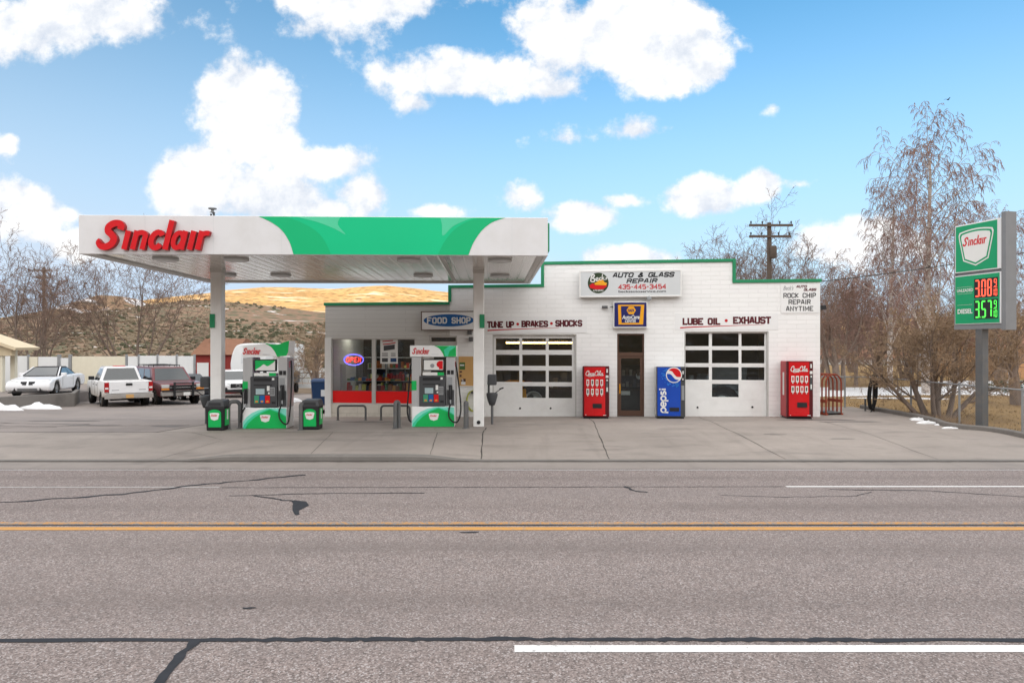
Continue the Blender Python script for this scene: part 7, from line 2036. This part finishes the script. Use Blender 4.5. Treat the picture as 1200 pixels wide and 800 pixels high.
# right side
tb = tree('weeping_birch', 'tall white-barked weeping birch with russet hanging twigs', 'tree', (px2x(1085, 34), 34, -.2), WEEP, [(0, 0, (0, 0, 1), 12.0, .20)], 41, M_BIRCH, M_TWIGR)
put(tb, 'slimmer white birch stem left of the tall weeping birch', px2x(1043, 37), 37, -.2, .78, 2.0, .86)
put(tb, 'russet weeping birch at the right edge behind the price sign', px2x(1185, 44), 44, -.2, .92, 4.1, .86)
OPEN = dict(DENSE); OPEN.update(n=[7, 6.5, 5.8, 5])
tm = tree('multi_stem_tree', 'many-stemmed bare tree behind the chain link fence left of the sign pole', 'tree', (px2x(1100, 22.6), 22.6, -.05), OPEN, [(0, 0, (.0, 0, 1), 3.2, .11), (.25, 0, (.45, .1, 1), 3.2, .10), (-.25, .05, (-.5, .1, 1), 3.1, .12), (.1, .15, (.2, .3, 1), 3.0, .09), (-.1, -.05, (-.22, -.2, 1), 3.1, .09), (.35, .1, (.8, .2, 1), 3.0, .10), (-.35, .05, (-.85, .2, 1), 2.8, .09)], 53, M_BARK, M_TWIGT)
tg_ = tree('bare_tree', 'broad bare tree behind the red tyre cage', 'tree', (px2x(982, 36), 36, -.2), OPEN, [(0, 0, (.05, 0, 1), 5.2, .24), (.1, 0, (.35, .1, 1), 4.6, .16), (-.1, .1, (-.4, .1, 1), 4.6, .16)], 61, M_BARK, M_TWIG)
put(tg_, 'bare tree beyond the hanging black hose', px2x(1030, 42), 42, -.2, 1.05, 1.1)
put(tg_, 'bare tree beyond the snow left of the many-stemmed tree', px2x(1062, 50), 50, -.2, 1.15, 2.4)
put(tg_, 'bare tree beyond the snow behind the many-stemmed tree', px2x(1118, 47), 47, -.2, 1.1, 3.6)
put(tg_, 'bare tree beside the tan house right of the sign pole', px2x(1170, 40), 40, -.2, 1.02, 4.4)
put(tg_, 'bare tree in the row beyond the lawn behind the station corner', px2x(958, 56), 56, -.2, 1.3, 5.2)
put(tr3, 'small bare tree with tan twigs beside the right price sign pole', px2x(1192, 28), 28, -.1, 1.05, .4, 1.1)
put(tg_, 'bare tree far beyond the snowy lawn', px2x(1000, 66), 66, -.3, 1.35, 2.0)
put(tg_, 'bare tree far behind the weeping birch', px2x(1090, 68), 68, -.3, 1.35, .3)
put(tg_, 'bare tree far behind the pale house at right', px2x(1148, 74), 74, -.3, 1.4, 5.9)
tw_ = tree('russet_tree', 'slim russet tree with hanging twigs behind the tyre cage', 'tree', (px2x(1003, 40), 40, -.2), WEEP, [(0, 0, (0.05, 0, 1), 6.4, .13)], 71, M_BARK, M_TWIGR)
# evergreen shrub by the tan house
rnd = random.Random(9); t = thing('evergreen_shrub', 'low dark evergreen shrub on the snow before the tan house', 'shrub', (px2x(1183, 35), 35, -.05), 0)
b = MB(); b.tube([(0, 0, -.1), (0, 0, .6)], .06, 6); b.build('trunk', M_BARK, t)
b = MB()
for i in range(900):
    a = rnd.uniform(0, 2*PI); q = 1.5*math.sqrt(rnd.random()); h = .75*(1-(q/1.5)**2)+.1; z = rnd.uniform(.05, 1)*h
    c = Vector((q*math.cos(a), .8*q*math.sin(a), z)); u = Vector((rnd.gauss(0, 1), rnd.gauss(0, 1), rnd.gauss(.4, .7))).normalized()*.14; v = perp(u)*.05
    b.add([c-v, c+v, c+u], [(0, 1, 2)])
b.build('foliage', M_EVER, t, fix=False)
# leafless weeds and dead grass at the foot of the fence
rnd = random.Random(19); b = MB()
for i in range(1500):
    y = rnd.uniform(17, 25.4); x = 13.2+rnd.uniform(-.05, .5)
    if rnd.random() < .5: y = rnd.gauss(22.3, .8); x = 13.4+rnd.uniform(-.1, .8)
    h = rnd.uniform(.06, .30); c = Vector((x, y, .0)); u = Vector((rnd.gauss(0, .35), rnd.gauss(0, .35), 1))*h
    b.add([c+Vector((-.008, 0, 0)), c+Vector((.008, 0, 0)), c+u], [(0, 1, 2)])
o = b.build('dead_weeds', M_TWIGT, None, fix=False); o['kind'] = 'stuff'
# two small birds over the birch
def bird(px, py, D, label, up):
    t = tag(bpy.data.objects.new('bird', None), label, 'bird', 'birds over the birch'); COL.objects.link(t); t.location = at(px, py, D); t.rotation_euler = (0, 0, R(20)); t.scale = (.55, .55, .55)
    b = MB(); b.tube([(-.20, 0, .0), (-.10, 0, .01), (0, 0, .0), (.09, 0, .03), (.15, 0, .05), (.20, 0, .045)], [.02, .045, .06, .045, .03, .006], 8); b.build('body', M_BIRD, t)
    b = MB()
    for s in (-1, 1):
        b.add([(.06, s*.04, .02), (-.08, s*.04, .02), (-.10, s*.22, .10*up), (.02, s*.24, .12*up), (-.12, s*.40, .06*up), (.06, s*.04, .035), (-.08, s*.04, .03), (-.10, s*.22, .105*up+.005), (.02, s*.24, .125*up+.01), (-.12, s*.40, .065*up)], [(0, 1, 2, 3), (3, 2, 4), (5, 8, 7, 6), (8, 9, 7)])
    b.build('wings', M_BIRD, t)
bird(1111, 117, 38, 'upper small black bird flying above the birch', 1.2)
bird(1101, 132, 38, 'lower small black bird above the birch tip', .5)

# dead grass over the lawn
rnd = random.Random(29); b = MB()
for i in range(15000):
    y = 14+22*rnd.random()**1.2; x = 13.6+rnd.random()*(6+y*.55)
    z = lz(x, y)+.05*mnoise.noise((x*.4, y*.4, 0)); h = rnd.uniform(.03, .09); w = rnd.uniform(.01, .03); a = rnd.uniform(0, PI)
    c = Vector((x, y, z)); d = Vector((math.cos(a)*w, math.sin(a)*w, 0)); u = Vector((rnd.gauss(0, .5)*h, rnd.gauss(0, .5)*h, h))
    b.add([c-d, c+d, c+u], [(0, 1, 2)], 0 if rnd.random() < .7 else 1)
o = b.build('lawn_grass', [M_GRASS, M_TWIGT], None, fix=False); o['kind'] = 'stuff'
